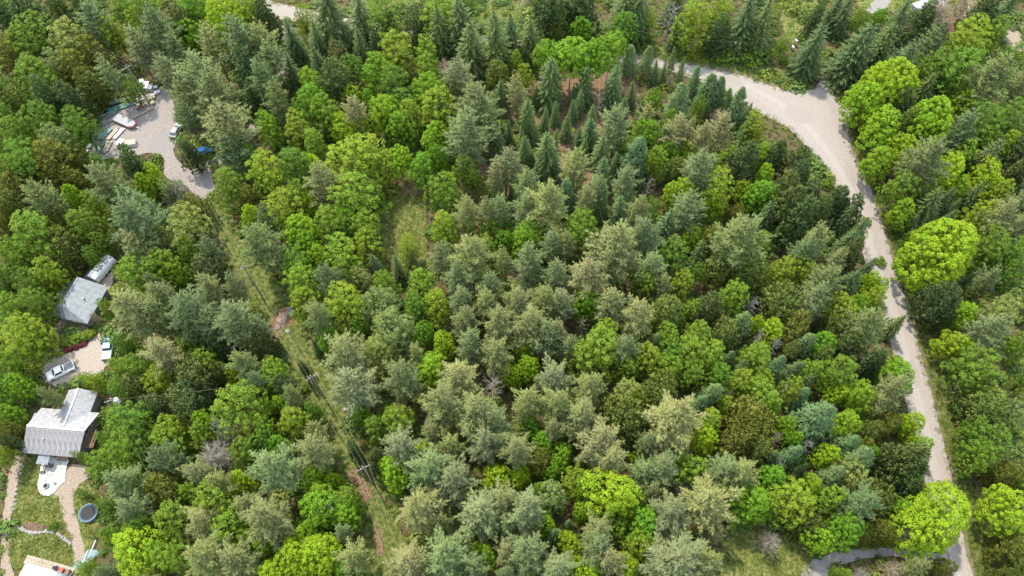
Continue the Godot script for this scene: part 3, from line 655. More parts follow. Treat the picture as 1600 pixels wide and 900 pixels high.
func walls(parent: Node, x0: float, x1: float, z0: float, z1: float, h: float, m: Material):
	part("wall", bx(Vector3((x0 + x1) / 2, h / 2, z0), Vector3(x1 - x0, h, 0.2)), m, parent)
	part("wall", bx(Vector3((x0 + x1) / 2, h / 2, z1), Vector3(x1 - x0, h, 0.2)), m, parent)
	part("wall", bx(Vector3(x0, h / 2, (z0 + z1) / 2), Vector3(0.2, h, z1 - z0 - 0.2)), m, parent)
	part("wall", bx(Vector3(x1, h / 2, (z0 + z1) / 2), Vector3(0.2, h, z1 - z0 - 0.2)), m, parent)
func rock_mesh(r: float) -> Soup:
	var s := Soup.new()
	var sp := SphereMesh.new()
	sp.radius = r; sp.height = r * 2; sp.radial_segments = 9; sp.rings = 5
	var a := sp.get_mesh_arrays()
	var f := FastNoiseLite.new(); f.seed = rng.randi() % 999; f.frequency = 0.9 / r
	var q := []
	for p in a[Mesh.ARRAY_VERTEX]: q.append(p * (1.0 + f.get_noise_3dv(p) * 0.55) * Vector3(1.1, 0.75, 0.95))
	var ids: PackedInt32Array = a[Mesh.ARRAY_INDEX]
	for i in range(0, ids.size(), 3):
		if q[ids[i]].distance_to(q[ids[i + 1]]) > 1e-4 and q[ids[i + 2]].distance_to(q[ids[i + 1]]) > 1e-4 and q[ids[i]].distance_to(q[ids[i + 2]]) > 1e-4:
			s.flat([q[ids[i]], q[ids[i + 1]], q[ids[i + 2]]], q[ids[i]])
	return s
func stone_row(called: String, pts: Array, r: float, step: float, m: Material, label: String, category: String):
	var line := smooth(pts, step, 0.1, false)
	var o := thing(called, Vector3(line[0].x, 0, line[0].y), 0, label, category)
	var shapes := []
	for i in 4: shapes.append(rock_mesh(r).mesh())
	for i in line.size():
		var k := part("stone", shapes[i % 4], m, o)
		k.position = Vector3(line[i].x - line[0].x, r * 0.4, line[i].y - line[0].y)
		k.rotation.y = R(0, TAU); k.scale = Vector3.ONE * R(0.75, 1.25)
func pole_at(top: Vector3, turn: float, label: String, arm := true, can := false):
	var o := thing("utility_pole", Vector3(top.x, 0, top.z), turn, label, "utility pole", "poles of the power line")
	part("pole", tb(Vector3.ZERO, Vector3(0, top.y + 0.5, 0), 0.17, 0.12), M.pole_wood, o)
	if arm:
		part("crossarm", bx(Vector3(0, top.y - 0.1, 0.17), Vector3(2.4, 0.13, 0.12)), M.wood_grey, o)
		for x in [-1.2, -0.45, 0.45, 1.2]: part("insulator", tb(Vector3(x, top.y, 0.17), Vector3(x, top.y + 0.28, 0.17), 0.07, 0.04), M.white, o)
	if can:
		var t := part("transformer", tb(Vector3(0.5, top.y - 1.7, 0), Vector3(0.5, top.y - 0.5, 0), 0.42, -1, 12), M.white, o)
		part("bushing", tb(Vector3(0.5, top.y - 0.5, 0), Vector3(0.5, top.y - 0.2, 0), 0.08, 0.05), M.white, t)
func wire(pts: Array, label: String, sag := 0.02):
	var o := Soup.new()
	for i in pts.size() - 1:
		var a: Vector3 = pts[i]; var b: Vector3 = pts[i + 1]
		var l := a.distance_to(b)
		for k in 12:
			var u := k / 12.0; var v := (k + 1) / 12.0
			o.tube(a.lerp(b, u) - Vector3(0, l * sag * 4 * u * (1 - u), 0), a.lerp(b, v) - Vector3(0, l * sag * 4 * v * (1 - v), 0), 0.009, 0.009, 4, false)
	tag(part("power_line_wire", o, M.wire), label, "wire", "wires of the power line")
func pallet_stack(at: Vector3, turn: float, l: float, w: float, n: int, m: Material, label: String, category := "stack", called := "panel_stack"):   # long pieces laid side by side in two layers
	var o := thing(called, at, turn, label, category, "materials stored in the yard")
	for i in n:
		var z := (i - (n - 1) / 2.0) * w / n
		part("panel", bx(Vector3(R(-0.2, 0.2), 0.35 + R(0, 0.1), z), Vector3(l * R(0.9, 1.05), R(0.12, 0.3), w / n * 0.84), turned(R(-2, 2))), m, o)
	for x in [-0.3, 0.3]: part("bearer", bx(Vector3(x * l, 0.12, 0), Vector3(0.15, 0.2, w)), M.wood_grey, o)
func crate(at: Vector3, turn: float, s: Vector3, m: Material, lid: Material, label: String, called := "storage_box"):
	var o := thing(called, at, turn, label, "box", "materials stored in the yard")
	part("body", bx(Vector3(0, s.y * 0.5, 0), s), m, o)
	part("lid", bx(Vector3(0, s.y + 0.05, 0), Vector3(s.x * 1.06, 0.1, s.z * 1.06), Basis(Vector3.RIGHT, R(-0.04, 0.04))), lid, o)
	for x in [-0.3, 0.3]: part("band", bx(Vector3(x * s.x, s.y * 0.5, 0), Vector3(0.08, s.y * 0.98, s.z * 1.03)), M.steel, o)

func make_things():
	rng.seed = 5
	# ---- power line
	var tops := [Vector3(), V3(-94.64, -133.70, 11), V3(-55.72, -76.51, 11), V3(-38.39, -52.22, 11), V3(-26.74, -34.77, 11), V3(-17.75, -13.52, 11)]
	tops[0] = V3(-144.33, -167.77, 11)
	var names := ["", "pole with crossarm standing behind the teal stacks of the yard", "pole with pale crossarm over the grass cut beside the dark grey pine", "pole with crossarm in the grass cut beside the narrow dark spruce", "pole with crossarm over the reddish bare ground of the cut", ""]
	for i in range(1, 5):
		var d: Vector3 = tops[i + 1] - tops[i - 1]
		pole_at(tops[i], rad_to_deg(atan2(d.x, d.z)), names[i])
	for k in 4:
		var pts := []
		for i in tops.size():
			var d: Vector3 = (tops[mini(i + 1, 5)] - tops[maxi(i - 1, 0)]).normalized()
			pts.append(tops[i] + Vector3(d.z, 0, -d.x) * [-1.2, -0.45, 0.45, 1.2][k] + Vector3(0, 0.26, 0))
		wire(pts, ["outermost wire on the house side of the power line", "second wire from the house side of the power line", "second wire from the road side of the power line", "outermost wire on the road side of the power line"][k])
	var tp := V3(-74.70, -47.21, 12)
	pole_at(tp, 20, "tall pole with white transformer can beside the white-roofed house", true, true)
	for k in 3:
		wire([tp + Vector3(k - 1, 0.3, 0), V3(-59.97, -28.24, 10) + Vector3(k * 1.2 - 1, 0, 0), V3(-49.94, -13.14, 10) + Vector3(k * 1.2 - 1, 0, 0)], ["left wire running down from the transformer pole", "middle wire running down from the transformer pole", "right wire running down from the transformer pole"][k])
	wire([tp + Vector3(0.6, 0, 0), tops[3]], "long service wire from the transformer pole to the grass cut")
	wire([tp + Vector3(0.5, -0.4, 0), V3(-82.52, -46.08, 4)], "short service wire from the transformer pole to the white-roofed house")
	pole_at(V3(2.71, -159.13, 9), 85, "pole standing in the grass strip beyond the back road")
	for k in 2:
		wire([V3(-27.56, -165.19, 9), V3(2.71, -159.13, 9) + Vector3(0, 0.2, k * 1.6 - 0.8), V3(42.82, -147.56, 9) + Vector3(0, 0, k * 1.6), V3(73.76, -145.70, 9) + Vector3(0, 0, k * 1.6)], ["upper wire along the back road", "lower wire along the back road"][k])
	house_white()
	house_grey()
	yard()
	gardens()
	far_things()

func V3(x: float, z: float, y := 0.0) -> Vector3: return Vector3(x, y, z)

func house_white():
	var o := thing("house", V3(-87.97, -43.70), -5.0, "house with white metal roof, streaked grey lower slope and round patio below", "house")
	walls(o, -5.2, 5.0, -3.9, 3.7, 2.8, M.siding)
	walls(o, -1.4, 3.6, -8.2, -4.1, 2.8, M.siding)
	var e := 2.9; var r := 4.9
	var x0 := -5.9; var x1 := 5.7
	slope(o, "roof_slope", Vector3(x0, e, 4.5), Vector3(x1 - 0.5, e, 4.5), Vector3(x1, r, -0.3), Vector3(x0, r, -0.3), M.roof_worn, 0.9)
	slope(o, "roof_slope", Vector3(x0, e, -4.6), Vector3(x1 + 0.3, e, -4.6), Vector3(x1, r, -0.3), Vector3(x0, r, -0.3), M.roof_white, 0.6)
	slope(o, "wing_roof", Vector3(-1.9, e, -8.7), Vector3(-1.9, e, -3.0), Vector3(1.1, r - 0.2, -0.9), Vector3(1.1, r - 0.2, -8.7), M.roof_white, 0.6)
	slope(o, "wing_roof", Vector3(4.1, e, -8.7), Vector3(4.1, e, -3.0), Vector3(1.1, r - 0.2, -0.9), Vector3(1.1, r - 0.2, -8.7), M.roof_white, 0.6)
	part("ridge_cap", bx(Vector3(-0.1, r + 0.03, -0.3), Vector3(11.5, 0.08, 0.34)), M.white, o)
	part("ridge_cap", bx(Vector3(1.1, r - 0.17, -4.8), Vector3(0.3, 0.08, 7.8)), M.white, o)
	slope(o, "side_porch_roof", Vector3(-7.3, 2.3, 4.3), Vector3(-7.3, 2.3, -3.6), Vector3(-5.95, 2.75, -3.6), Vector3(-5.95, 2.75, 4.3), M.roof_white, 0.7)
	for z in [-3.0, 0.5, 4.0]: part("post", bx(Vector3(-7.1, 1.12, z), Vector3(0.14, 2.2, 0.14)), M.white, o)
	var g := Soup.new()
	g.flat([Vector3(5.05, 2.8, 3.7), Vector3(5.05, 2.8, -3.9), Vector3(5.05, r - 0.15, -0.3)], Vector3.RIGHT)
	part("gable_wall", g, M.brown, o)
	g = Soup.new()
	g.flat([Vector3(-5.25, 2.8, 3.7), Vector3(-5.25, 2.8, -3.9), Vector3(-5.25, r - 0.15, -0.3)], Vector3.LEFT)
	part("gable_wall", g, M.siding, o)
	g = Soup.new()
	g.flat([Vector3(-1.4, 2.8, -8.25), Vector3(3.6, 2.8, -8.25), Vector3(1.1, r - 0.35, -8.25)], Vector3.FORWARD)
	part("gable_wall", g, M.siding, o)
	var bal := part("balcony", bx(Vector3(6.0, 2.2, 0.6), Vector3(1.8, 0.15, 3.4)), M.brown, o)
	for z in [-0.9, 0.1, 1.1, 2.2]: part("baluster", bx(Vector3(6.85, 2.75, z), Vector3(0.08, 1.0, 0.08)), M.wood, bal)
	part("rail", bx(Vector3(6.85, 3.27, 0.6), Vector3(0.1, 0.08, 3.4)), M.wood, bal)
	part("roof_vent", bx(Vector3(0.3, 4.35, -1.9), Vector3(0.7, 0.25, 0.5)), M.wood_grey, o)
	part("vent_pipe", tb(Vector3(-2.0, 3.6, 1.8), Vector3(-2.0, 4.4, 1.8), 0.12), M.steel, o)
	for x in [-3.2, 0.2, 3.2]: opening(o, "window", Vector3(x, 1.6, 3.8), Vector3.RIGHT, Vector3.BACK, 1.3, 1.1)
	opening(o, "door", Vector3(1.9, 1.05, 3.8), Vector3.RIGHT, Vector3.BACK, 0.9, 2.0)
	opening(o, "window", Vector3(5.1, 3.3, -0.4), Vector3.FORWARD, Vector3.RIGHT, 1.1, 0.9)
	# patio and what stands on it
	var p := thing("stone_patio", V3(-89.10, -35.17), 0, "white keyhole-shaped patio below the white-roofed house", "patio")
	var pts := smooth([Vector2(-91.4, -39.8), Vector2(-87.0, -39.8), Vector2(-86.6, -37.8), Vector2(-86.3, -35.6), Vector2(-86.1, -34.9), Vector2(-86.7, -34.4), Vector2(-87.1, -33.6), Vector2(-87.5, -32.8), Vector2(-88.4, -32.2), Vector2(-89.6, -32.3), Vector2(-90.7, -33.2), Vector2(-91.2, -34.4), Vector2(-91.3, -35.8), Vector2(-91.6, -37.6)], 0.8, 0.0)
	var ids := Geometry2D.triangulate_polygon(pts)
	var s := Soup.new()
	var at := p.position
	for i in range(0, ids.size(), 3): s.flat([Vector3(pts[ids[i]].x, 0.2, pts[ids[i]].y) - at, Vector3(pts[ids[i + 1]].x, 0.2, pts[ids[i + 1]].y) - at, Vector3(pts[ids[i + 2]].x, 0.2, pts[ids[i + 2]].y) - at], Vector3.UP)
	part("slab", s, M.concrete, p)
	s = Soup.new()
	for i in pts.size():
		var a := Vector3(pts[i].x, 0, pts[i].y) - at; var b := Vector3(pts[(i + 1) % pts.size()].x, 0, pts[(i + 1) % pts.size()].y) - at
		s.flat([a, b, b + Vector3(0, 0.2, 0), a + Vector3(0, 0.2, 0)], (a + b) / 2)
	part("edging", s, M.stone, p)
	var fp := thing("fire_pit", V3(-89.36, -34.03, 0.2), 0, "round grey fire pit on the white patio", "fire pit")
	for i in 10: part("stone", bx(Vector3(cos(i * TAU / 10) * 0.5, 0.15, sin(i * TAU / 10) * 0.5), Vector3(0.2, 0.3, 0.28), Basis(Vector3.UP, -i * TAU / 10)), M.stone, fp)
	part("ash_bed", tb(Vector3(0, 0.02, 0), Vector3(0, 0.08, 0), 0.42, -1, 12), M.black, fp)
	var st := thing("patio_stool", V3(-87.81, -34.55, 0.2), 0, "small round stool on the white patio near its notch", "stool")
	part("seat", tb(Vector3(0, 0.4, 0), Vector3(0, 0.46, 0), 0.25, -1, 10), M.wood_grey, st)
	for i in 3: part("leg", tb(Vector3(cos(i * 2.1) * 0.2, 0, sin(i * 2.1) * 0.2), Vector3(cos(i * 2.1) * 0.15, 0.4, sin(i * 2.1) * 0.15), 0.03), M.wood_grey, st)
	var bn := thing("patio_bench", V3(-90.84, -36.66, 0.2), 5, "small dark bench at the upper edge of the white patio", "bench")
	part("seat", bx(Vector3(0, 0.45, 0), Vector3(0.95, 0.07, 0.4)), M.brown, bn)
	for x in [-0.4, 0.4]: part("leg", bx(Vector3(x, 0.21, 0), Vector3(0.08, 0.42, 0.36)), M.brown, bn)
	var pr := thing("porch_shelter", V3(-90.03, -38.90), -6, "small grey-roofed porch between the white-roofed house and its patio", "porch")
	slope(pr, "roof_slope", Vector3(-1.3, 2.2, 1.2), Vector3(1.0, 2.2, 1.2), Vector3(1.0, 2.5, -1.0), Vector3(-1.3, 2.5, -1.0), M.roof_grey, 0.5)
	for x in [-1.15, 0.85]:
		for z in [-0.8, 1.05]: part("post", bx(Vector3(x, 1.05, z), Vector3(0.12, 2.1, 0.12)), M.brown, pr)
	part("step", bx(Vector3(0, 0.1, 0.9), Vector3(2.0, 0.2, 0.9)), M.wood_grey, pr)
	var mt := thing("wooden_landing", V3(-87.75, -39.46), -6, "reddish wooden landing beside the small grey porch", "landing")
	for i in 7: part("plank", bx(Vector3(-0.9 + i * 0.28, 0.35, 0), Vector3(0.25, 0.08, 1.3)), M.wood, mt)
	for x in [-0.85, 0.7]: part("joist", bx(Vector3(x, 0.16, 0), Vector3(0.12, 0.3, 1.2)), M.brown, mt)

func house_grey():
	var o := thing("house", V3(-92.80, -72.80), 77.0, "house with pale grey metal roof beside the long white trailer", "house")
	walls(o, -3.9, 4.0, -3.7, 3.7, 2.8, M.siding)
	var e := 2.9; var r := 5.0
	slope(o, "roof_slope", Vector3(-4.6, e, 4.3), Vector3(4.5, e, 4.3), Vector3(4.5, r, -1.6), Vector3(-2.4, r, -1.6), M.roof_grey, 0.5)
	slope(o, "roof_slope", Vector3(-4.6, e, -4.3), Vector3(4.5, e, -4.3), Vector3(4.5, r, -1.6), Vector3(-2.4, r, -1.6), M.roof_grey, 0.5)
	slope(o, "hip_slope", Vector3(-4.6, e, -4.3), Vector3(-4.6, e, 4.3), Vector3(-2.4, r, -1.6), Vector3(-2.4, r, -1.6), M.roof_grey, 0.5)
	part("ridge_cap", bx(Vector3(1.0, r + 0.03, -1.6), Vector3(6.9, 0.08, 0.3)), M.roof_grey, o)
	var g := Soup.new()
	g.flat([Vector3(4.05, 2.8, 3.7), Vector3(4.05, 2.8, -3.7), Vector3(4.05, r - 0.15, -1.6)], Vector3.RIGHT)
	part("gable_wall", g, M.siding, o)
	slope(o, "side_roof", Vector3(-0.2, 2.1, -6.3), Vector3(3.6, 2.1, -6.3), Vector3(3.6, 2.6, -4.2), Vector3(-0.2, 2.6, -4.2), M.roof_white, 0.6)
	for x in [0.0, 3.4]: part("post", bx(Vector3(x, 1.0, -6.1), Vector3(0.14, 2.0, 0.14)), M.white, o)
	part("vent_pipe", tb(Vector3(0.2, 3.4, 1.6), Vector3(0.2, 4.6, 1.6), 0.14), M.steel, o)
	for z in [-2.0, 1.6]: opening(o, "window", Vector3(-4.0, 1.6, z), Vector3.BACK, Vector3.LEFT, 1.2, 1.1)
	opening(o, "door", Vector3(-4.0, 1.05, 0.0), Vector3.BACK, Vector3.LEFT, 0.9, 2.0)
	for x in [-1.5, 2.0]: opening(o, "window", Vector3(x, 1.6, 3.8), Vector3.RIGHT, Vector3.BACK, 1.2, 1.1)
	vehicle("pickup_truck", V3(-93.45, -57.50), 211.0, "white pickup with dark covered bed parked on the pale drive", "pickup truck", M.paint_white, true)
	vehicle("pickup_truck", V3(-84.94, -62.77), 97.0, "slate blue pickup half under the trees at the edge of the drive", "pickup truck", M.paint_slate, true)
	# long white trailer and the flat trailer beside it
	var t := thing("enclosed_trailer", V3(-91.27, -81.78), 65.0, "long white rounded trailer behind the grey-roofed house", "trailer")
	var s := Soup.new()
	s.prism([Vector2(-1.25, 0.6), Vector2(1.25, 0.6), Vector2(1.3, 1.6), Vector2(1.15, 2.2), Vector2(0.7, 2.55), Vector2(-0.7, 2.55), Vector2(-1.15, 2.2), Vector2(-1.3, 1.6)], 6.2)
	var body := part("body", s, M.paint_white, t)
	body.rotation.y = PI / 2
	for z in [-1.28, 1.28]:
		for x in [-0.6, 0.4]: part("wheel", tb(Vector3(x, 0.36, z * 0.86), Vector3(x, 0.36, z * 1.0), 0.36, -1, 12), M.rubber, t)
	part("drawbar", bx(Vector3(-3.8, 0.55, 0), Vector3(1.5, 0.12, 0.12)), M.steel, t)
	part("roof_hatch", bx(Vector3(1.2, 2.6, 0), Vector3(0.6, 0.12, 0.6)), M.white, t)
	var f := thing("flat_trailer", V3(-93.47, -81.78), 67.0, "flat wooden-decked trailer beside the long white trailer", "trailer")
	for i in 6: part("plank", bx(Vector3(0, 0.72, -0.75 + i * 0.3), Vector3(4.6, 0.07, 0.27)), M.wood, f)
	part("frame", bx(Vector3(0, 0.6, 0), Vector3(4.7, 0.14, 1.5)), M.steel, f)
	for z in [-0.98, 0.98]: part("wheel", tb(Vector3(0.2, 0.34, z - 0.09), Vector3(0.2, 0.34, z + 0.09), 0.34, -1, 12), M.rubber, f)
	part("drawbar", bx(Vector3(2.9, 0.55, 0), Vector3(1.3, 0.1, 0.1)), M.steel, f)
	part("winch", bx(Vector3(2.4, 0.95, 0), Vector3(0.4, 0.4, 0.4)), M.black, f)

func gardens():
	# timber garden beds by the grey-roofed house
	var spots := [Vector3(-96.6, 0, -68.5), Vector3(-93.6, 0, -67.4), Vector3(-96.4, 0, -66.5), Vector3(-93.9, 0, -66.3)]
	var says := ["raised timber garden bed closest to the grey house corner", "raised timber garden bed under the grey house wall", "raised timber garden bed at the outer grass edge", "raised timber garden bed beside the long hedge"]
	for i in 4:
		var b := thing("garden_bed", spots[i], 160.0, says[i], "garden bed", "timber garden beds")
		for z in [-0.65, 0.65]: part("plank", bx(Vector3(0, 0.15, z), Vector3(2.5, 0.3, 0.1)), M.wood_grey, b)
		for x in [-1.2, 1.2]: part("plank", bx(Vector3(x, 0.15, 0), Vector3(0.1, 0.3, 1.2)), M.wood_grey, b)
		part("soil", bx(Vector3(0, 0.11, 0), Vector3(2.3, 0.2, 1.2)), M.wood if i != 2 else M.mulch, b)
	var h := thing("garden_hedge", V3(-92.10, -65.05), 22.0, "long rounded yellow-green hedge at the edge of the pale drive", "hedge")
	var c := lobed_crown(1.7, 0.95, 0.05, 22, 0.35, 40, 0.24, 0.2, 0.0)
	for i in 6:
		var k := part("foliage", c, TINT.bush[0][i % 2], h)
		k.position = Vector3(-2.6 + i * 1.05, 0, R(-0.15, 0.15)); k.rotation.y = i * 1.3
	var rd := thing("red_shrub_row", V3(-92.09, -63.22), 24.0, "low dark red shrub row along the foot of the hedge", "shrub")
	for i in 7:
		var k := part("foliage", c, M.red_leaf, rd)
		k.position = Vector3(-2.0 + i * 0.62, 0, 0); k.scale = Vector3(0.55, 0.5, 0.55); k.rotation.y = i
	# trampoline
	var t := thing("trampoline", V3(-79.58, -28.92), 0, "blue-rimmed round trampoline beside the sandy path", "trampoline")
	var ring := Soup.new(); var pad := Soup.new(); var mat := Soup.new()
	for i in 28:
		var a := TAU * i / 28; var b := TAU * (i + 1) / 28
		var p := Vector3(cos(a), 0, sin(a)); var q := Vector3(cos(b), 0, sin(b)); var y := Vector3(0, 0.85, 0)
		ring.tube(p * 1.72 + y, q * 1.72 + y, 0.045, 0.045, 5, false)
		pad.quad(p * 1.36 + y * 1.06, q * 1.36 + y * 1.06, q * 1.76 + y * 1.03, p * 1.76 + y * 1.03, Vector3.UP)
		mat.tri(y, p * 1.38 + y, q * 1.38 + y, Vector3.UP)
	part("frame", ring, M.steel, t); part("pad", pad, M.tramp_blue, t); part("mat", mat, M.black, t)
	for i in 6: part("leg", tb(Vector3(cos(i * TAU / 6), 0, sin(i * TAU / 6)) * 1.7, Vector3(cos(i * TAU / 6), 0.5, sin(i * TAU / 6)) * Vector3(1.7, 1.7, 1.7), 0.035), M.steel, t)
	stone_row("retaining_wall", [Vector2(-92.3, -26.5), Vector2(-91.6, -26.1), Vector2(-90.2, -25.6), Vector2(-88.4, -25.4), Vector2(-86.8, -25.7), Vector2(-85.5, -25.5)], 0.34, 0.42, M.stone, "curved low white stone wall across the house lawn", "wall")
	stone_row("retaining_wall", [Vector2(-84.5, -25.2), Vector2(-83.5, -24.6), Vector2(-82.5, -24.0), Vector2(-81.7, -23.5)], 0.3, 0.4, M.stone, "short straight white stone row beside the sandy path", "wall")
	stone_row("stone_edging", [Vector2(-95.1, -37.8), Vector2(-95.1, -36.5), Vector2(-95.1, -35.2), Vector2(-94.9, -33.4), Vector2(-94.6, -31.5), Vector2(-94.2, -29.8)], 0.26, 0.75, M.stone, "line of white stones edging the earth track", "stone edging")
	var mb := thing("mulch_bed", V3(-88.78, -26.57), 0, "brown mulch bed held by the curved stone wall", "flower bed")
	var s := Soup.new()
	var pts := smooth([Vector2(-91.7, -26.5), Vector2(-90.6, -27.5), Vector2(-88.9, -27.1), Vector2(-86.9, -26.6), Vector2(-84.6, -26.3), Vector2(-84.0, -25.5), Vector2(-85.5, -25.7), Vector2(-86.9, -25.9), Vector2(-88.5, -25.7), Vector2(-90.5, -25.9)], 0.6, 0.0)
	var ids := Geometry2D.triangulate_polygon(pts)
	for i in range(0, ids.size(), 3): s.flat([Vector3(pts[ids[i]].x, 0.12, pts[ids[i]].y) - mb.position, Vector3(pts[ids[i + 1]].x, 0.12, pts[ids[i + 1]].y) - mb.position, Vector3(pts[ids[i + 2]].x, 0.12, pts[ids[i + 2]].y) - mb.position], Vector3.UP)
	part("soil", s, M.mulch, mb)
	# white arched shelter at the bottom corner
	var g := thing("arched_shelter", V3(-84.57, -17.89), -13.7, "white arched fabric shelter below the house lawn", "shelter")
	var roof := Soup.new()
	for i in 12:
		var a := PI * i / 12; var b := PI * (i + 1) / 12
		var p := Vector3(-cos(a) * 4.2, sin(a) * 2.6 + 0.4, 0); var q := Vector3(-cos(b) * 4.2, sin(b) * 2.6 + 0.4, 0)
		roof.quad(p + Vector3(0, 0, -1.2), q + Vector3(0, 0, -1.2), q + Vector3(0, 0, 8), p + Vector3(0, 0, 8), Vector3(-cos((a + b) / 2), sin((a + b) / 2), 0))
		roof.tri(p + Vector3(0, 0, -1.2), q + Vector3(0, 0, -1.2), Vector3(0, 0.4, -1.2), Vector3.FORWARD)
	part("canopy", roof, M.white, g)
	for z in [-1.1, 2.0, 5.0, 7.9]:
		var hoop := Soup.new()
		for i in 12: hoop.tube(Vector3(-cos(PI * i / 12) * 4.24, sin(PI * i / 12) * 2.64 + 0.4, z), Vector3(-cos(PI * (i + 1) / 12) * 4.24, sin(PI * (i + 1) / 12) * 2.64 + 0.4, z), 0.05, 0.05, 5, false)
		part("hoop", hoop, M.steel, g)
	var dk := thing("plank_deck", V3(-84.29, -19.64), -13.7, "pale plank deck along the edge of the arched shelter", "deck")
	for i in 24: part("plank", bx(Vector3(-4.6 + i * 0.4, 0.3, 0), Vector3(0.37, 0.07, 1.5)), M.wood_pale, dk)
	for z in [-0.6, 0.6]: part("joist", bx(Vector3(0, 0.14, z), Vector3(9.4, 0.24, 0.12)), M.wood_grey, dk)
	crate(V3(-82.81, -19.21, 0.34), 10, Vector3(0.7, 0.6, 0.5), M.paint_grey, M.black, "dark blue-grey box on the plank deck")
	crate(V3(-81.56, -18.86, 0.34), -20, Vector3(0.7, 0.5, 0.6), M.brick_red, M.red, "red box on the plank deck next to the grey one")
	crate(V3(-80.22, -18.51, 0.34), -5, Vector3(0.6, 0.7, 0.6), M.wood, M.brick_red, "brown box at the path end of the plank deck")
	# kayak, teal tarps
	var k := thing("kayak", V3(-97.78, -44.62), 62.0, "turquoise kayak lying beside the earth track", "kayak")
	var hull := Soup.new()
	for i in 10:
		var u := -1.0 + i * 0.2; var v := u + 0.2
		var wu := 0.4 * sqrt(maxf(0.0, 1 - u * u)); var wv := 0.4 * sqrt(maxf(0.0, 1 - v * v))
		for j in 8:
			var a := TAU * j / 8; var b := TAU * (j + 1) / 8
			var n1 := Vector3(0, sin((a + b) / 2), cos((a + b) / 2))
			hull.quad(Vector3(u * 1.7, 0.3 + sin(a) * wu * 0.6, cos(a) * wu), Vector3(u * 1.7, 0.3 + sin(b) * wu * 0.6, cos(b) * wu), Vector3(v * 1.7, 0.3 + sin(b) * wv * 0.6, cos(b) * wv), Vector3(v * 1.7, 0.3 + sin(a) * wv * 0.6, cos(a) * wv), n1)
	part("hull", hull, M.teal_pale, k)
	part("cockpit", bx(Vector3(-0.1, 0.53, 0), Vector3(0.8, 0.06, 0.4)), M.black, k)
	for q in [[Vector3(-77.5, 0, -21.5), 1.3, "pale turquoise tarpaulin heap beside the sandy path under leaves"], [Vector3(-78.4, 0, -19.7), 1.5, "grey-green tarpaulin heap at the path edge beside the deck"]]:
		var tp := thing("tarpaulin_heap", q[0], 20, q[2], "tarpaulin")
		part("cloth", rock_mesh(q[1]), M.teal_pale, tp).scale = Vector3(1, 0.4, 0.8)
		part("pole", tb(Vector3(0.3, 0.3, -0.4), Vector3(1.4, 0.5, -2.2), 0.12), M.white, tp)

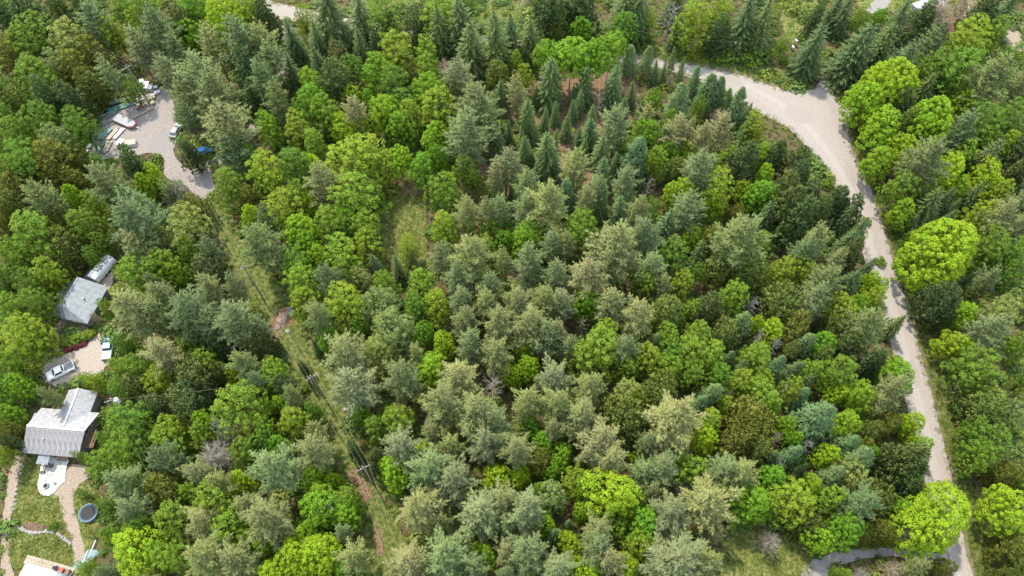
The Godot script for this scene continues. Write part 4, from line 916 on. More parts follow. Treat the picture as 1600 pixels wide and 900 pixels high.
func yard():
	var G := "materials stored in the yard"
	var t := thing("deck_trailer", V3(-97.80, -125.25), -27.0, "grey flat trailer with pointed red-edged nose in the yard", "trailer", G)
	var s := Soup.new()
	s.prism([Vector2(-3.1, -1.15), Vector2(2.4, -1.15), Vector2(3.4, -0.5), Vector2(3.4, 0.5), Vector2(2.4, 1.15), Vector2(-3.1, 1.15)], 0.5)
	var d := part("deck", s, M.deck_grey, t)
	d.rotation.x = PI / 2; d.position.y = 0.9
	s = Soup.new()
	for q in [[Vector3(2.4, 1.2, -1.15), Vector3(3.4, 1.2, -0.5)], [Vector3(3.4, 1.2, -0.5), Vector3(3.4, 1.2, 0.5)], [Vector3(3.4, 1.2, 0.5), Vector3(2.4, 1.2, 1.15)]]: s.tube(q[0], q[1], 0.09, 0.09, 6)
	part("nose_rail", s, M.red, t)
	for z in [-0.95, 0.95]:
		for x in [-0.5, 0.4]: part("wheel", tb(Vector3(x, 0.32, z - 0.1), Vector3(x, 0.32, z + 0.1), 0.32, -1, 12), M.rubber, t)
	part("drawbar", bx(Vector3(4.1, 0.6, 0), Vector3(1.4, 0.12, 0.12)), M.steel, t)
	pallet_stack(V3(-100.36, -130.41), 27.0, 7.0, 1.5, 5, M.teal, "dark teal panel stack nearest the grey trailer")
	pallet_stack(V3(-101.32, -132.39), 25.0, 5.6, 1.0, 3, M.teal, "dark teal panel stack farther from the grey trailer, under branches")
	pallet_stack(V3(-103.29, -127.98), 33.0, 5.0, 0.8, 3, M.teal_pale, "pale teal panels at the bend of the yard edge")
	pallet_stack(V3(-104.68, -123.89), 52.0, 5.2, 0.9, 3, M.teal_pale, "pale teal panels along the outer yard edge")
	pallet_stack(V3(-104.39, -119.45), 80.0, 5.6, 0.9, 3, M.teal_pale, "pale teal panels at the outermost yard corner")
	pallet_stack(V3(-101.41, -126.15), 38.0, 5.4, 0.9, 3, M.wood_grey, "weathered grey planks between teal panels and grey trailer", "plank stack", "plank_stack")
	pallet_stack(V3(-102.73, -127.18), 36.0, 4.6, 0.5, 2, M.wood_grey, "thin grey plank pair lying beside the teal panels", "plank stack", "plank_stack")
	pallet_stack(V3(-93.99, -128.55), 40.0, 5.6, 0.6, 2, M.wood_pale, "long pale timber beams in the middle of the yard", "plank stack", "plank_stack")
	pallet_stack(V3(-102.06, -121.55), 66.0, 4.2, 1.9, 3, M.teal_pale, "wide pale teal sheets beside the white slabs")
	pallet_stack(V3(-99.92, -121.55), 66.0, 4.0, 1.1, 2, M.cream, "cream slab stack beside the pale teal sheets")
	pallet_stack(V3(-98.47, -121.55), 66.0, 3.8, 0.9, 2, M.white, "white slab stack closest to the grey trailer's tail")
	pallet_stack(V3(-100.16, -117.38), 84.0, 3.6, 1.3, 3, M.cream, "cream panels at the cedar edge of the yard")
	pallet_stack(V3(-102.01, -117.00), 82.0, 3.8, 1.3, 3, M.teal_pale, "pale teal panels at the cedar edge of the yard")
	crate(V3(-97.03, -118.36), 70, Vector3(1.9, 1.0, 1.4), M.white, M.white, "white box under the cedar, next to the larger white box")
	crate(V3(-94.54, -118.25), 10, Vector3(2.6, 1.0, 1.6), M.white, M.cream, "larger white box under the cedar at the yard edge")
	crate(V3(-104.08, -115.66), 10, Vector3(0.9, 0.9, 0.9), M.white, M.white, "small white box at the outermost yard corner")
	crate(V3(-95.56, -132.80), 35, Vector3(1.6, 1.0, 1.5), M.white, M.white, "white box in the junk row above the pale beams")
	crate(V3(-94.04, -131.45), 30, Vector3(1.2, 0.8, 0.9), M.white, M.cream, "low white box at the front of the junk row")
	crate(V3(-93.28, -133.39), 38, Vector3(2.0, 0.8, 1.5), M.wood_pale, M.cream, "broad beige box in the middle of the junk row")
	crate(V3(-94.46, -136.79), -10, Vector3(1.9, 1.1, 1.4), M.white, M.white, "large white box at the top of the junk row")
	crate(V3(-92.71, -136.91), 20, Vector3(0.9, 0.9, 0.8), M.deck_grey, M.white, "small pale grey box at the top of the junk row")
	crate(V3(-91.98, -135.35), 30, Vector3(1.3, 0.7, 1.0), M.deck_grey, M.white, "pale grey box at the yard side of the junk row")
	crate(V3(-92.37, -131.80), 50, Vector3(1.1, 0.6, 1.0), M.wood, M.wood_pale, "brown box beside the low white box")
	crate(V3(-96.57, -134.16), 60, Vector3(1.4, 0.7, 0.8), M.wood_pale, M.wood, "tan box behind the junk row under the bush")
	crate(V3(-92.67, -134.16), 20, Vector3(0.8, 0.9, 0.7), M.wood_grey, M.deck_grey, "small grey box wedged in the junk row")
	crate(V3(-95.76, -138.47), 0, Vector3(1.6, 0.7, 1.1), M.paint_grey, M.steel, "dark grey metal bin behind the junk row")
	crate(V3(-96.90, -139.08), 30, Vector3(1.0, 0.9, 0.9), M.wood_grey, M.steel, "grey bin beside the dark metal bin")
	for q in [[Vector3(-95.2, 0, -130.3), "rust-red scrap heap beside the pale beams"], [Vector3(-94.3, 0, -130.9), "small rust-red scrap heap behind the low white box"], [Vector3(-93.4, 0, -138.6), "dark scrap heap under the pines at the junk row"]]:
		var h := thing("scrap_heap", q[0], 0, q[1], "scrap heap", G)
		for i in 9: part("scrap", bx(Vector3(R(-0.7, 0.7), 0.2 + i * 0.06, R(-0.7, 0.7)), Vector3(R(0.4, 1.3), R(0.06, 0.25), R(0.15, 0.4)), Basis.from_euler(Vector3(R(-0.3, 0.3), R(0, 6), R(-0.3, 0.3)))), [M.brick_red, M.wood_grey, M.brown][i % 3], h)
	for q in [[Vector3(-87.9, 0, -114.7), "pale log heap below the yard beside the cedar"], [Vector3(-87.8, 0, -113.2), "smaller pale log heap beside the lime bush"], [Vector3(-84.8, 0, -108.3), "pale log heap at the drive's inner edge"]]:
		var h := thing("log_heap", q[0], R(0, 90), q[1], "log heap", "log heaps by the yard")
		for i in 6: part("log", tb(Vector3(-0.8, 0.15 + (i / 3) * 0.25, (i % 3) * 0.3 - 0.3), Vector3(R(0.6, 1.0), 0.15 + (i / 3) * 0.25, (i % 3) * 0.3 - 0.2), 0.14, 0.12), M.wood_pale, h)
	vehicle("parked_car", V3(-75.90, -115.87), 25.0, "bright blue car parked under the pine at the yard edge", "car", M.paint_blue, false)
	vehicle("parked_car", V3(-84.22, -122.33), 80.0, "pale grey car half hidden under the pines beside the yard", "car", M.deck_grey, false)
	# boulders on the bare ground of the power line cut
	var shapes := []
	for i in 3: shapes.append(rock_mesh(0.9).mesh())
	var rocks := [[Vector3(-47.9, 0, -71.2), 1.3, "largest white boulder on the bare patch of the cut", 0], [Vector3(-48.8, 0, -69.9), 0.8, "mid-sized pinkish boulder beside the largest white one", 1], [Vector3(-50.1, 0, -69.4), 0.9, "pinkish boulder in the middle of the bare patch", 1], [Vector3(-50.3, 0, -68.0), 0.8, "pinkish boulder at the lower end of the bare patch", 1], [Vector3(-48.1, 0, -66.9), 0.6, "small white boulder apart in the grass of the cut", 0], [Vector3(-48.5, 0, -72.5), 0.6, "small white boulder above the largest one", 0], [Vector3(-49.8, 0, -61.4), 0.7, "white boulder at the foot of the reddish strip", 0], [Vector3(-33.7, 0, -49.5), 0.5, "small white boulder in the lower cut", 0]]
	for i in rocks.size():
		var r := thing("boulder", rocks[i][0], i * 77.0, rocks[i][2], "boulder", "boulders in the power line cut")
		part("stone", shapes[i % 3], M.stone if rocks[i][3] == 0 else M.rust_rock, r).scale = Vector3.ONE * rocks[i][1]

func far_things():
	vehicle("parked_car", V3(111.01, -156.21), 6.0, "dark grey car on the far drive behind the spruces", "car", M.paint_grey, false)
	var o := thing("cottage", V3(121.61, -157.78), 8.0, "cottage with reddish brown roof hidden behind broadleaf trees", "cottage")
	walls(o, -3.6, 3.6, -2.6, 2.6, 2.5, M.brown)
	slope(o, "roof_slope", Vector3(-4.1, 2.5, 3.2), Vector3(4.1, 2.5, 3.2), Vector3(4.1, 4.0, 0), Vector3(-4.1, 4.0, 0), M.brick_red)
	slope(o, "roof_slope", Vector3(-4.1, 2.5, -3.2), Vector3(4.1, 2.5, -3.2), Vector3(4.1, 4.0, 0), Vector3(-4.1, 4.0, 0), M.brick_red)
	opening(o, "window", Vector3(-1.5, 1.5, 2.7), Vector3.RIGHT, Vector3.BACK, 1.2, 1.0)
	opening(o, "door", Vector3(1.5, 1.05, 2.7), Vector3.RIGHT, Vector3.BACK, 0.9, 2.0)
	var w := thing("mobile_home", V3(115.69, -166.42), 25.0, "pale mobile home with white roof beyond the far drive", "mobile home")
	walls(w, -4.2, 4.2, -1.8, 1.8, 2.5, M.white)
	slope(w, "roof_slope", Vector3(-4.5, 2.55, 2.1), Vector3(4.5, 2.55, 2.1), Vector3(4.5, 2.9, 0), Vector3(-4.5, 2.9, 0), M.roof_white)
	slope(w, "roof_slope", Vector3(-4.5, 2.55, -2.1), Vector3(4.5, 2.55, -2.1), Vector3(4.5, 2.9, 0), Vector3(-4.5, 2.9, 0), M.roof_white)
	for x in [-2.5, 2.2]: opening(w, "window", Vector3(x, 1.5, 1.9), Vector3.RIGHT, Vector3.BACK, 1.2, 0.9)
	opening(w, "door", Vector3(0, 1.05, 1.9), Vector3.RIGHT, Vector3.BACK, 0.8, 2.0)
	for q in [[Vector3(76.8, 0, -153.2), "white roadside mailbox beside the large spruce", 1.2], [Vector3(75.7, 0, -151.3), "lower white roadside mailbox in the grass by the large spruce", 0.8]]:
		var m := thing("mailbox", q[0], 20, q[1], "mailbox")
		part("post", bx(Vector3(0, q[2] * 0.5, 0), Vector3(0.14, q[2], 0.14)), M.wood_grey, m)
		part("box", bx(Vector3(0, q[2] + 0.25, 0), Vector3(0.5, 0.5, 0.8)), M.white, m)
		part("flag", bx(Vector3(0.28, q[2] + 0.3, 0.1), Vector3(0.04, 0.3, 0.14)), M.red, m)
	var b := thing("blue_tarpaulin", V3(-6.76, -141.60), 15, "blue tarpaulin heap on reddish ground under the dark spruce", "tarpaulin")
	part("cloth", rock_mesh(1.3), M.paint_blue, b).scale = Vector3(1, 0.6, 0.8)
	part("tie_rope", tb(Vector3(-1.2, 0.75, 0), Vector3(1.2, 0.75, 0.1), 0.05), M.white, b)


func _ready():
	# ---- camera, sky, sun, exposure
	var cam := Camera3D.new()
	cam.name = "camera"; cam.position = Vector3(0, 140, 0); cam.rotation_degrees.x = -61.0
	cam.fov = 43.43; cam.near = 1.0; cam.far = 4000.0; cam.current = true
	add_child(cam)
	var sm := ProceduralSkyMaterial.new()
	sm.sky_top_color = Color(0.68, 0.73, 0.79); sm.sky_horizon_color = Color(0.88, 0.89, 0.9); sm.sky_curve = 0.2
	sm.ground_bottom_color = Color(0.2, 0.24, 0.15); sm.ground_horizon_color = Color(0.5, 0.55, 0.5)
	sm.sky_energy_multiplier = 1.36
	var sky := Sky.new(); sky.sky_material = sm
	var env := Environment.new()
	env.background_mode = Environment.BG_SKY; env.sky = sky
	env.tonemap_mode = Environment.TONE_MAPPER_LINEAR; env.tonemap_exposure = 2.25
	env.sdfgi_enabled = true; env.ssao_enabled = true; env.ssil_enabled = true
	var we := WorldEnvironment.new(); we.name = "environment"; we.environment = env; add_child(we)
	var sun := DirectionalLight3D.new()
	sun.name = "sun"; sun.light_energy = 1.06; sun.light_color = Color(1.0, 0.96, 0.89); sun.light_angular_distance = 2.5; sun.shadow_enabled = true
	add_child(sun)
	sun.look_at_from_position(Vector3.ZERO, Vector3(0.36, -1.25, 0.55), Vector3.UP)

	make_materials()
	make_setting()
	make_kinds()
	make_trees()
	make_cover()
	make_things()

func make_trees():
	tree("broad", 0, 6, -121.5, -144.8, 5.61, 16.5, 202, "mid green broadleaf tree, second above left of the yard trailer")
	tree("broad", 0, 5, -115.8, -130.1, 5.78, 17.0, 34, "large mid green broadleaf tree, first above left of the yard trailer")
	tree("hemlock", 0, 35, -127.8, -154.7, 5.01, 17.5, 148, "dark rough hemlock, third above left of the yard trailer")
	tree("cedar", 0, 48, -127.8, -141.1, 3.98, 13.2, 30, "olive-brown cedar, fourth above left of the yard trailer")
	tree("hemlock", 0, 34, -117.4, -155.0, 4.62, 17.0, 184, "dark rough hemlock, second above left of the yard trailer")
	tree("broad", 2, 11, -111.0, -143.1, 5.19, 16.5, 54, "pale grey-green broadleaf tree, second above left of the yard trailer")
	tree("pine", 1, 59, -105.0, -147.1, 4.78, 20.4, 13, "blue-grey white pine, second above the yard trailer")
	tree("cedar", 0, 51, -106.8, -141.8, 3.99, 13.3, 133, "olive-brown cedar, third above left of the yard trailer")
	tree("cedar", 0, 12, -109.4, -136.3, 4.31, 13.8, 84, "olive-brown cedar, second above left of the yard trailer")
	tree("cedar", 0, 40, -105.2, -132.4, 3.89, 12.3, 190, "olive-brown cedar, first above left of the yard trailer")
	tree("pine", 0, 38, -99.0, -132.6, 3.48, 17.0, 172, "sage green white pine, above the yard trailer")
	tree("broad", 1, 32, -101.9, -147.5, 3.67, 14.4, 127, "yellow-green broadleaf tree, first above the yard trailer")
	tree("broad", 1, 30, -98.1, -152.3, 3.71, 13.6, 143, "yellow-green broadleaf tree, second above the yard trailer")
	tree("pine", 2, 59, -94.3, -140.2, 3.93, 18.0, 280, "pale olive-tipped white pine, above the yard trailer")
	tree("pine", 1, 0, -88.7, -143.5, 5.13, 22.7, 149, "blue-grey white pine, first above the yard trailer")
	tree("bare", 0, 56, -93.0, -141.7, 2.78, 8.1, 159, "brownish half-bare tree, above right of the yard trailer")
	tree("broad", 0, 32, -95.9, -156.2, 4.57, 16.7, 99, "mid green broadleaf tree, second above the yard trailer")
	tree("maple", 1, 38, -84.3, -156.4, 4.96, 15.3, 147, "large fresh green maple, first left of the back road corner")
	tree("maple", 1, 10, -83.9, -149.2, 3.41, 12.1, 119, "fresh green maple, second left of the back road corner")
	tree("wide_maple", 0, 52, -74.2, -151.3, 5.63, 16.4, 22, "large lime green maple, second left of the back road corner")
	tree("hemlock", 0, 29, -85.8, -151.7, 3.76, 14.9, 320, "dark rough hemlock, second left of the back road corner")
	tree("pine", 0, 33, -72.8, -137.0, 4.67, 21.9, 273, "sage green white pine, second below left of the back road corner")
	tree("pine", 1, 44, -65.8, -139.0, 5.82, 23.4, 175, "blue-grey white pine, below left of the back road corner")
	tree("pine", 0, 43, -83.5, -131.4, 4.21, 18.8, 100, "sage green white pine, first above right of the yard trailer")
	tree("pine", 0, 58, -73.8, -127.9, 6.00, 21.8, 103, "large sage green white pine, second above the blue car")
	tree("pine", 1, 28, -70.3, -122.4, 5.20, 22.3, 141, "blue-grey white pine, above the blue car")
	tree("pine", 0, 27, -78.7, -124.2, 3.44, 17.1, 301, "sage green white pine, first above the blue car")
	tree("pine", 1, 35, -77.4, -118.3, 2.86, 16.0, 101, "blue-grey white pine, above left of the blue car")
	tree("pine", 0, 6, -64.6, -110.6, 5.73, 24.1, 31, "large sage green white pine, above right of the blue car")
	tree("spruce", 0, 17, -65.8, -133.0, 4.75, 17.5, 298, "large dark green spruce, below left of the back road corner")
	tree("hemlock", 0, 15, -64.0, -127.1, 2.51, 13.0, 62, "dark rough hemlock, above right of the blue car")
	tree("broad", 1, 11, -69.7, -156.7, 4.16, 14.8, 148, "yellow-green broadleaf tree, left of the back road corner")
	tree("broad", 0, 2, -94.5, -130.7, 2.36, 11.1, 182, "small mid green broadleaf tree, first above the yard trailer")
	tree("cedar", 0, 57, -120.9, -125.8, 3.07, 11.5, 146, "olive-brown cedar, left of the yard trailer")
	tree("broad", 0, 20, -112.0, -118.6, 4.14, 15.5, 9, "mid green broadleaf tree, second left of the yard trailer")
	tree("broad", 0, 20, -103.0, -117.1, 4.11, 14.7, 78, "mid green broadleaf tree, first left of the yard trailer")
	tree("broad", 0, 26, -115.7, -113.8, 4.08, 15.5, 317, "mid green broadleaf tree, fourth left of the yard trailer")
	tree("broad", 2, 4, -106.1, -113.0, 3.71, 14.5, 150, "pale grey-green broadleaf tree, left of the yard trailer")
	tree("hemlock", 0, 57, -112.2, -125.6, 3.90, 16.2, 227, "dark rough hemlock, left of the yard trailer")
	tree("hemlock", 0, 16, -132.0, -152.6, 3.77, 15.3, 195, "dark rough hemlock, fourth above left of the yard trailer")
	tree("hemlock", 0, 10, -112.9, -157.4, 3.82, 16.0, 169, "dark rough hemlock, above the yard trailer")
	tree("broad", 2, 23, -114.1, -136.9, 3.96, 14.8, 22, "pale grey-green broadleaf tree, first above left of the yard trailer")
	tree("hemlock", 0, 23, -65.1, -154.2, 3.38, 14.7, 185, "dark rough hemlock, first left of the back road corner")
	tree("maple", 0, 36, -67.4, -158.9, 2.73, 11.4, 49, "lime green maple, first left of the back road corner")
	tree("pine", 0, 13, -61.2, -139.5, 4.69, 20.6, 217, "sage green white pine, first below left of the back road corner")
	tree("spruce", 0, 7, -47.5, -151.0, 7.66, 21.0, 30, "broad dark spruce beside the back road corner")
	tree("spruce", 2, 47, -40.1, -152.8, 5.43, 17.9, 86, "large grey-green spruce, right of the back road corner")
	tree("broad", 0, 9, -33.4, -151.9, 5.32, 17.2, 310, "mid green broadleaf tree, right of the back road corner")
	tree("spruce", 0, 31, -32.3, -152.4, 4.10, 14.4, 298, "large dark green spruce, second right of the back road corner")
	tree("cedar", 1, 2, -25.2, -153.1, 4.50, 13.2, 62, "dull grey-olive cedar, above left of the blue tarpaulin")
	tree("broad", 1, 18, -18.2, -153.5, 5.34, 17.7, 209, "yellow-green broadleaf tree, second above left of the blue tarpaulin")
	tree("spruce", 0, 12, -18.1, -148.1, 4.94, 17.9, 244, "large dark green spruce, third above left of the blue tarpaulin")
	tree("spruce", 0, 28, -12.4, -149.2, 6.26, 19.3, 210, "large dark green spruce, second above left of the blue tarpaulin")
	tree("spruce", 0, 14, -11.0, -142.2, 5.29, 18.5, 215, "large dark green spruce, first above left of the blue tarpaulin")
	tree("broad", 0, 41, -11.9, -158.4, 3.36, 13.3, 219, "mid green broadleaf tree, above the blue tarpaulin")
	tree("spruce", 0, 31, -4.0, -141.9, 6.16, 20.8, 96, "large dark green spruce, above the blue tarpaulin")
	tree("spruce", 0, 16, -0.5, -147.1, 4.49, 15.4, 129, "large dark green spruce, second above right of the blue tarpaulin")
	tree("broad", 1, 13, -55.3, -154.5, 2.92, 12.0, 118, "small yellow-green broadleaf tree, right of the back road corner")
	tree("spruce", 0, 16, -57.0, -147.6, 3.62, 13.8, 72, "dark green spruce, first below the back road corner")
	tree("spruce", 0, 57, -50.4, -145.6, 4.04, 14.8, 161, "large dark green spruce, first below right of the back road corner")
	tree("spruce", 0, 36, -46.4, -148.1, 3.18, 12.8, 206, "dark green spruce, second below right of the back road corner")
	tree("spruce", 0, 41, -36.0, -147.5, 2.18, 10.5, 334, "dark green spruce, first right of the back road corner")
	tree("spruce", 0, 45, -39.3, -144.6, 3.15, 13.2, 20, "dark green spruce, fourth below right of the back road corner")
	tree("cedar", 1, 5, -45.1, -142.1, 3.20, 11.4, 220, "dull grey-olive cedar, below right of the back road corner")
	tree("pine", 0, 55, -59.4, -134.7, 4.25, 19.0, 293, "sage green white pine, below the back road corner")
	tree("spruce", 0, 59, -55.8, -136.5, 3.09, 13.1, 84, "dark green spruce, second below the back road corner")
	tree("spruce", 0, 42, -49.1, -140.1, 3.11, 12.3, 241, "dark green spruce, third below right of the back road corner")
	tree("maple", 0, 41, -50.4, -131.5, 3.26, 12.3, 161, "lime green maple, below the back road corner")
	tree("hemlock", 0, 33, -42.2, -129.1, 4.71, 18.5, 110, "dark rough hemlock, below right of the back road corner")
	tree("broad", 0, 43, -40.1, -135.2, 3.56, 14.1, 137, "mid green broadleaf tree, first below right of the back road corner")
	tree("broad", 1, 25, -29.1, -139.4, 5.14, 16.7, 254, "yellow-green broadleaf tree, second left of the blue tarpaulin")
	tree("broad", 1, 17, -21.9, -141.9, 3.61, 13.2, 321, "yellow-green broadleaf tree, first above left of the blue tarpaulin")
	tree("broad", 1, 2, -21.5, -135.0, 3.56, 14.1, 202, "yellow-green broadleaf tree, first left of the blue tarpaulin")
	tree("maple", 1, 8, -34.1, -133.8, 3.99, 14.0, 137, "fresh green maple, below right of the back road corner")
	tree("broad", 0, 3, -29.3, -129.9, 4.26, 15.7, 85, "mid green broadleaf tree, second left of the pine beside red litter")
	tree("cedar", 0, 29, -25.8, -134.8, 2.75, 10.9, 291, "olive-brown cedar, left of the blue tarpaulin")
	tree("bare", 0, 25, -16.9, -137.9, 2.95, 8.3, 199, "brownish half-bare tree, left of the blue tarpaulin")
	tree("pine", 2, 0, -12.7, -129.8, 4.20, 18.9, 108, "pale olive-tipped white pine, left of the blue tarpaulin")
	tree("maple", 0, 0, -14.7, -129.3, 2.89, 11.6, 312, "lime green maple, above left of the pine beside red litter")
	tree("maple", 1, 7, -19.8, -126.5, 4.60, 15.3, 202, "large fresh green maple, first left of the pine beside red litter")
	tree("broad", 1, 50, -17.9, -121.6, 4.54, 16.6, 195, "yellow-green broadleaf tree, first left of the pine beside red litter")
	tree("pine", 1, 35, -59.8, -128.0, 3.82, 19.5, 27, "blue-grey white pine, first below the back road corner")
	tree("pine", 1, 12, -56.2, -122.1, 3.64, 19.1, 82, "blue-grey white pine, second below the back road corner")
	tree("maple", 1, 21, -48.4, -123.1, 4.56, 14.9, 287, "large fresh green maple, below the back road corner")
	tree("broad", 0, 30, -43.6, -119.7, 4.51, 16.5, 269, "mid green broadleaf tree, second below right of the back road corner")
	tree("pine", 2, 5, -36.9, -119.1, 3.36, 17.4, 17, "pale olive-tipped white pine, below right of the back road corner")
	tree("maple", 0, 7, -39.3, -127.4, 2.87, 11.3, 250, "lime green maple, below right of the back road corner")
	tree("maple", 1, 16, -35.5, -126.8, 2.16, 9.6, 311, "small fresh green maple, third left of the pine beside red litter")
	tree("maple", 0, 2, -31.1, -121.4, 4.20, 14.3, 185, "lime green maple, left of the pine beside red litter")
	tree("broad", 0, 56, -26.7, -124.3, 3.45, 12.9, 267, "mid green broadleaf tree, first left of the pine beside red litter")
	tree("spruce", 0, 19, -25.8, -130.6, 1.39, 8.2, 177, "small dark green spruce, second left of the pine beside red litter")
	tree("broad", 1, 5, -24.0, -118.6, 3.77, 14.9, 278, "yellow-green broadleaf tree, second left of the pine beside red litter")
	tree("maple", 0, 13, -40.4, -117.0, 3.47, 12.2, 159, "lime green maple, second above left of the grass clearing")
	tree("broad", 1, 48, -50.2, -116.5, 3.75, 14.1, 249, "yellow-green broadleaf tree, second right of the blue car")
	tree("maple", 1, 25, -57.6, -117.4, 3.37, 12.6, 48, "large fresh green maple, above right of the blue car")
	tree("spruce", 0, 58, -45.1, -118.1, 2.01, 9.0, 317, "dark green spruce, above left of the grass clearing")
	tree("spruce", 0, 23, -30.4, -119.2, 1.69, 8.9, 262, "dark green spruce, above the grass clearing")
	tree("maple", 1, 26, -26.6, -117.1, 3.48, 13.0, 227, "fresh green maple, second left of the pine beside red litter")
	tree("maple", 0, 56, -17.5, -115.6, 3.45, 11.6, 100, "lime green maple, below left of the pine beside red litter")
	tree("spruce", 0, 59, -16.8, -121.2, 3.38, 13.5, 245, "dark green spruce, first left of the pine beside red litter")
	tree("spruce", 0, 51, -20.2, -116.9, 1.68, 8.5, 285, "dark green spruce, first below left of the pine beside red litter")
	tree("spruce", 0, 55, -23.3, -116.5, 1.67, 8.3, 83, "dark green spruce, second below left of the pine beside red litter")
	tree("pine", 1, 9, -7.1, -117.6, 6.55, 22.1, 167, "broad blue-grey pine standing at the edge of the red litter")
	tree("pine", 0, 21, -10.5, -108.8, 5.69, 23.0, 132, "large sage green white pine, below left of the pine beside red litter")
	tree("spruce", 0, 57, -3.2, -129.0, 3.03, 12.4, 2, "dark green spruce, above right of the pine beside red litter")
	tree("cedar", 0, 0, -3.2, -133.5, 3.52, 12.3, 331, "olive-brown cedar, right of the blue tarpaulin")
	tree("spruce", 0, 34, -5.0, -119.0, 1.69, 8.4, 56, "dark green spruce, below the pine beside red litter")
	tree("spruce", 0, 45, -2.4, -119.9, 1.35, 7.7, 307, "small dark green spruce, first below right of the pine beside red litter")
	tree("spruce", 0, 4, -0.6, -119.1, 1.52, 8.2, 266, "small dark green spruce, left of the young spruce rows")
	tree("spruce", 0, 54, 4.6, -146.4, 4.48, 15.8, 150, "large dark green spruce, left of the maple grove")
	tree("spruce", 0, 49, 1.3, -144.4, 2.16, 9.8, 92, "dark green spruce, first above right of the blue tarpaulin")
	tree("broad", 1, 40, 1.6, -138.9, 2.42, 12.0, 0, "small yellow-green broadleaf tree, above right of the blue tarpaulin")
	tree("cedar", 0, 39, 12.2, -150.2, 3.67, 12.5, 160, "olive-brown cedar, above left of the maple grove")
	tree("maple", 1, 58, 17.9, -150.8, 3.05, 11.5, 239, "fresh green maple, above the maple grove")
	tree("broad", 0, 36, 28.4, -150.2, 3.65, 14.5, 156, "mid green broadleaf tree, left of the pale dead tree beyond the road")
	tree("grove_maple", 1, 32, 14.9, -136.0, 5.78, 16.5, 225, "widest maple of the grove with bare trunks beneath")
	tree("grove_maple", 1, 28, 9.4, -135.6, 3.69, 16.5, 200, "fresh green maple, left of the maple grove")
	tree("grove_maple", 1, 49, 24.5, -138.2, 4.53, 16.5, 305, "large fresh green maple, second right of the maple grove")
	tree("grove_maple", 1, 42, 20.4, -135.1, 4.04, 16.5, 174, "fresh green maple, first right of the maple grove")
	tree("larch", 0, 5, 30.5, -141.0, 2.61, 11.3, 310, "soft blue-green larch, right of the maple grove")
	tree("larch", 0, 51, 34.8, -141.5, 2.30, 10.5, 318, "soft blue-green larch, below left of the pale dead tree beyond the road")
	tree("spruce", 0, 57, 33.5, -154.6, 5.46, 18.3, 190, "large dark green spruce, first left of the pale dead tree beyond the road")
	tree("spruce", 0, 50, 29.4, -156.0, 5.47, 18.4, 179, "large dark green spruce, second left of the pale dead tree beyond the road")
	tree("hemlock", 0, 56, 10.3, -154.0, 6.26, 19.4, 47, "large dark rough hemlock, above left of the maple grove")
	tree("hemlock", 0, 41, 17.5, -155.0, 5.43, 18.0, 91, "large dark rough hemlock, above the maple grove")
	tree("broad", 1, 23, 35.7, -153.9, 2.92, 12.2, 167, "small yellow-green broadleaf tree, left of the pale dead tree beyond the road")
	tree("dead", 0, 56, 41.6, -154.6, 3.24, 12.0, 11, "tall pale leafless dead tree beyond the back road")
	tree("broad", 1, 33, 47.2, -150.0, 5.29, 17.2, 45, "yellow-green broadleaf tree, first right of the pale dead tree beyond the road")
	tree("broad", 1, 51, 54.2, -155.1, 4.15, 15.7, 50, "yellow-green broadleaf tree, second right of the pale dead tree beyond the road")
	tree("hemlock", 0, 37, 53.1, -149.1, 3.33, 14.1, 253, "dark rough hemlock, right of the pale dead tree beyond the road")
	tree("spruce", 0, 4, 60.4, -150.2, 5.40, 19.2, 59, "large dark green spruce, second left of the large dark spruce at the fork")
	tree("spruce", 0, 30, 64.5, -149.2, 5.38, 18.1, 345, "large dark green spruce, first left of the large dark spruce at the fork")
	tree("spruce", 0, 14, 64.8, -156.7, 5.05, 18.7, 316, "large dark green spruce, above left of the large dark spruce at the fork")
	tree("bush", 0, 42, 56.6, -147.8, 2.39, 3.3, 155, "large rounded bright bush, second below right of the pale dead tree beyond the road")
	tree("bush", 0, 44, 64.3, -147.9, 3.41, 4.2, 207, "large rounded bright bush, third left of the large dark spruce at the fork")
	tree("bush", 0, 15, 60.1, -148.3, 2.05, 3.0, 250, "large rounded bright bush, third below right of the pale dead tree beyond the road")
	tree("spruce", 0, 19, 53.5, -148.3, 1.46, 8.2, 188, "small dark green spruce, second below right of the pale dead tree beyond the road")
	tree("bush", 0, 20, 45.2, -151.4, 1.72, 2.4, 275, "rounded bright bush, below the pale dead tree beyond the road")
	tree("bush", 0, 28, 48.5, -148.5, 1.37, 2.1, 204, "rounded bright bush, first below right of the pale dead tree beyond the road")
	tree("pine", 2, 52, 1.2, -126.0, 3.05, 16.8, 160, "small pale olive-tipped white pine, below right of the blue tarpaulin")
	tree("bare", 0, 26, 2.2, -129.3, 2.31, 7.0, 301, "brownish half-bare tree, right of the pine beside red litter")
	tree("spruce", 1, 11, 5.8, -130.6, 1.74, 8.3, 276, "blue-green young spruce, fourth above the young spruce rows")
	tree("spruce", 1, 35, 11.8, -129.5, 1.22, 7.3, 314, "small blue-green young spruce, third above the young spruce rows")
	tree("spruce", 1, 25, 10.8, -124.3, 1.71, 9.0, 198, "blue-green young spruce, second above the young spruce rows")
	tree("spruce", 1, 9, 16.7, -127.7, 2.07, 9.8, 261, "blue-green young spruce, third below the maple grove")
	tree("spruce", 1, 40, 15.4, -125.7, 1.88, 8.7, 177, "blue-green young spruce, fourth above right of the young spruce rows")
	tree("spruce", 1, 19, 15.3, -130.8, 1.39, 7.9, 46, "small blue-green young spruce, second below the maple grove")
	tree("spruce", 1, 30, 19.7, -123.3, 1.87, 9.4, 113, "blue-green young spruce, fifth above right of the young spruce rows")
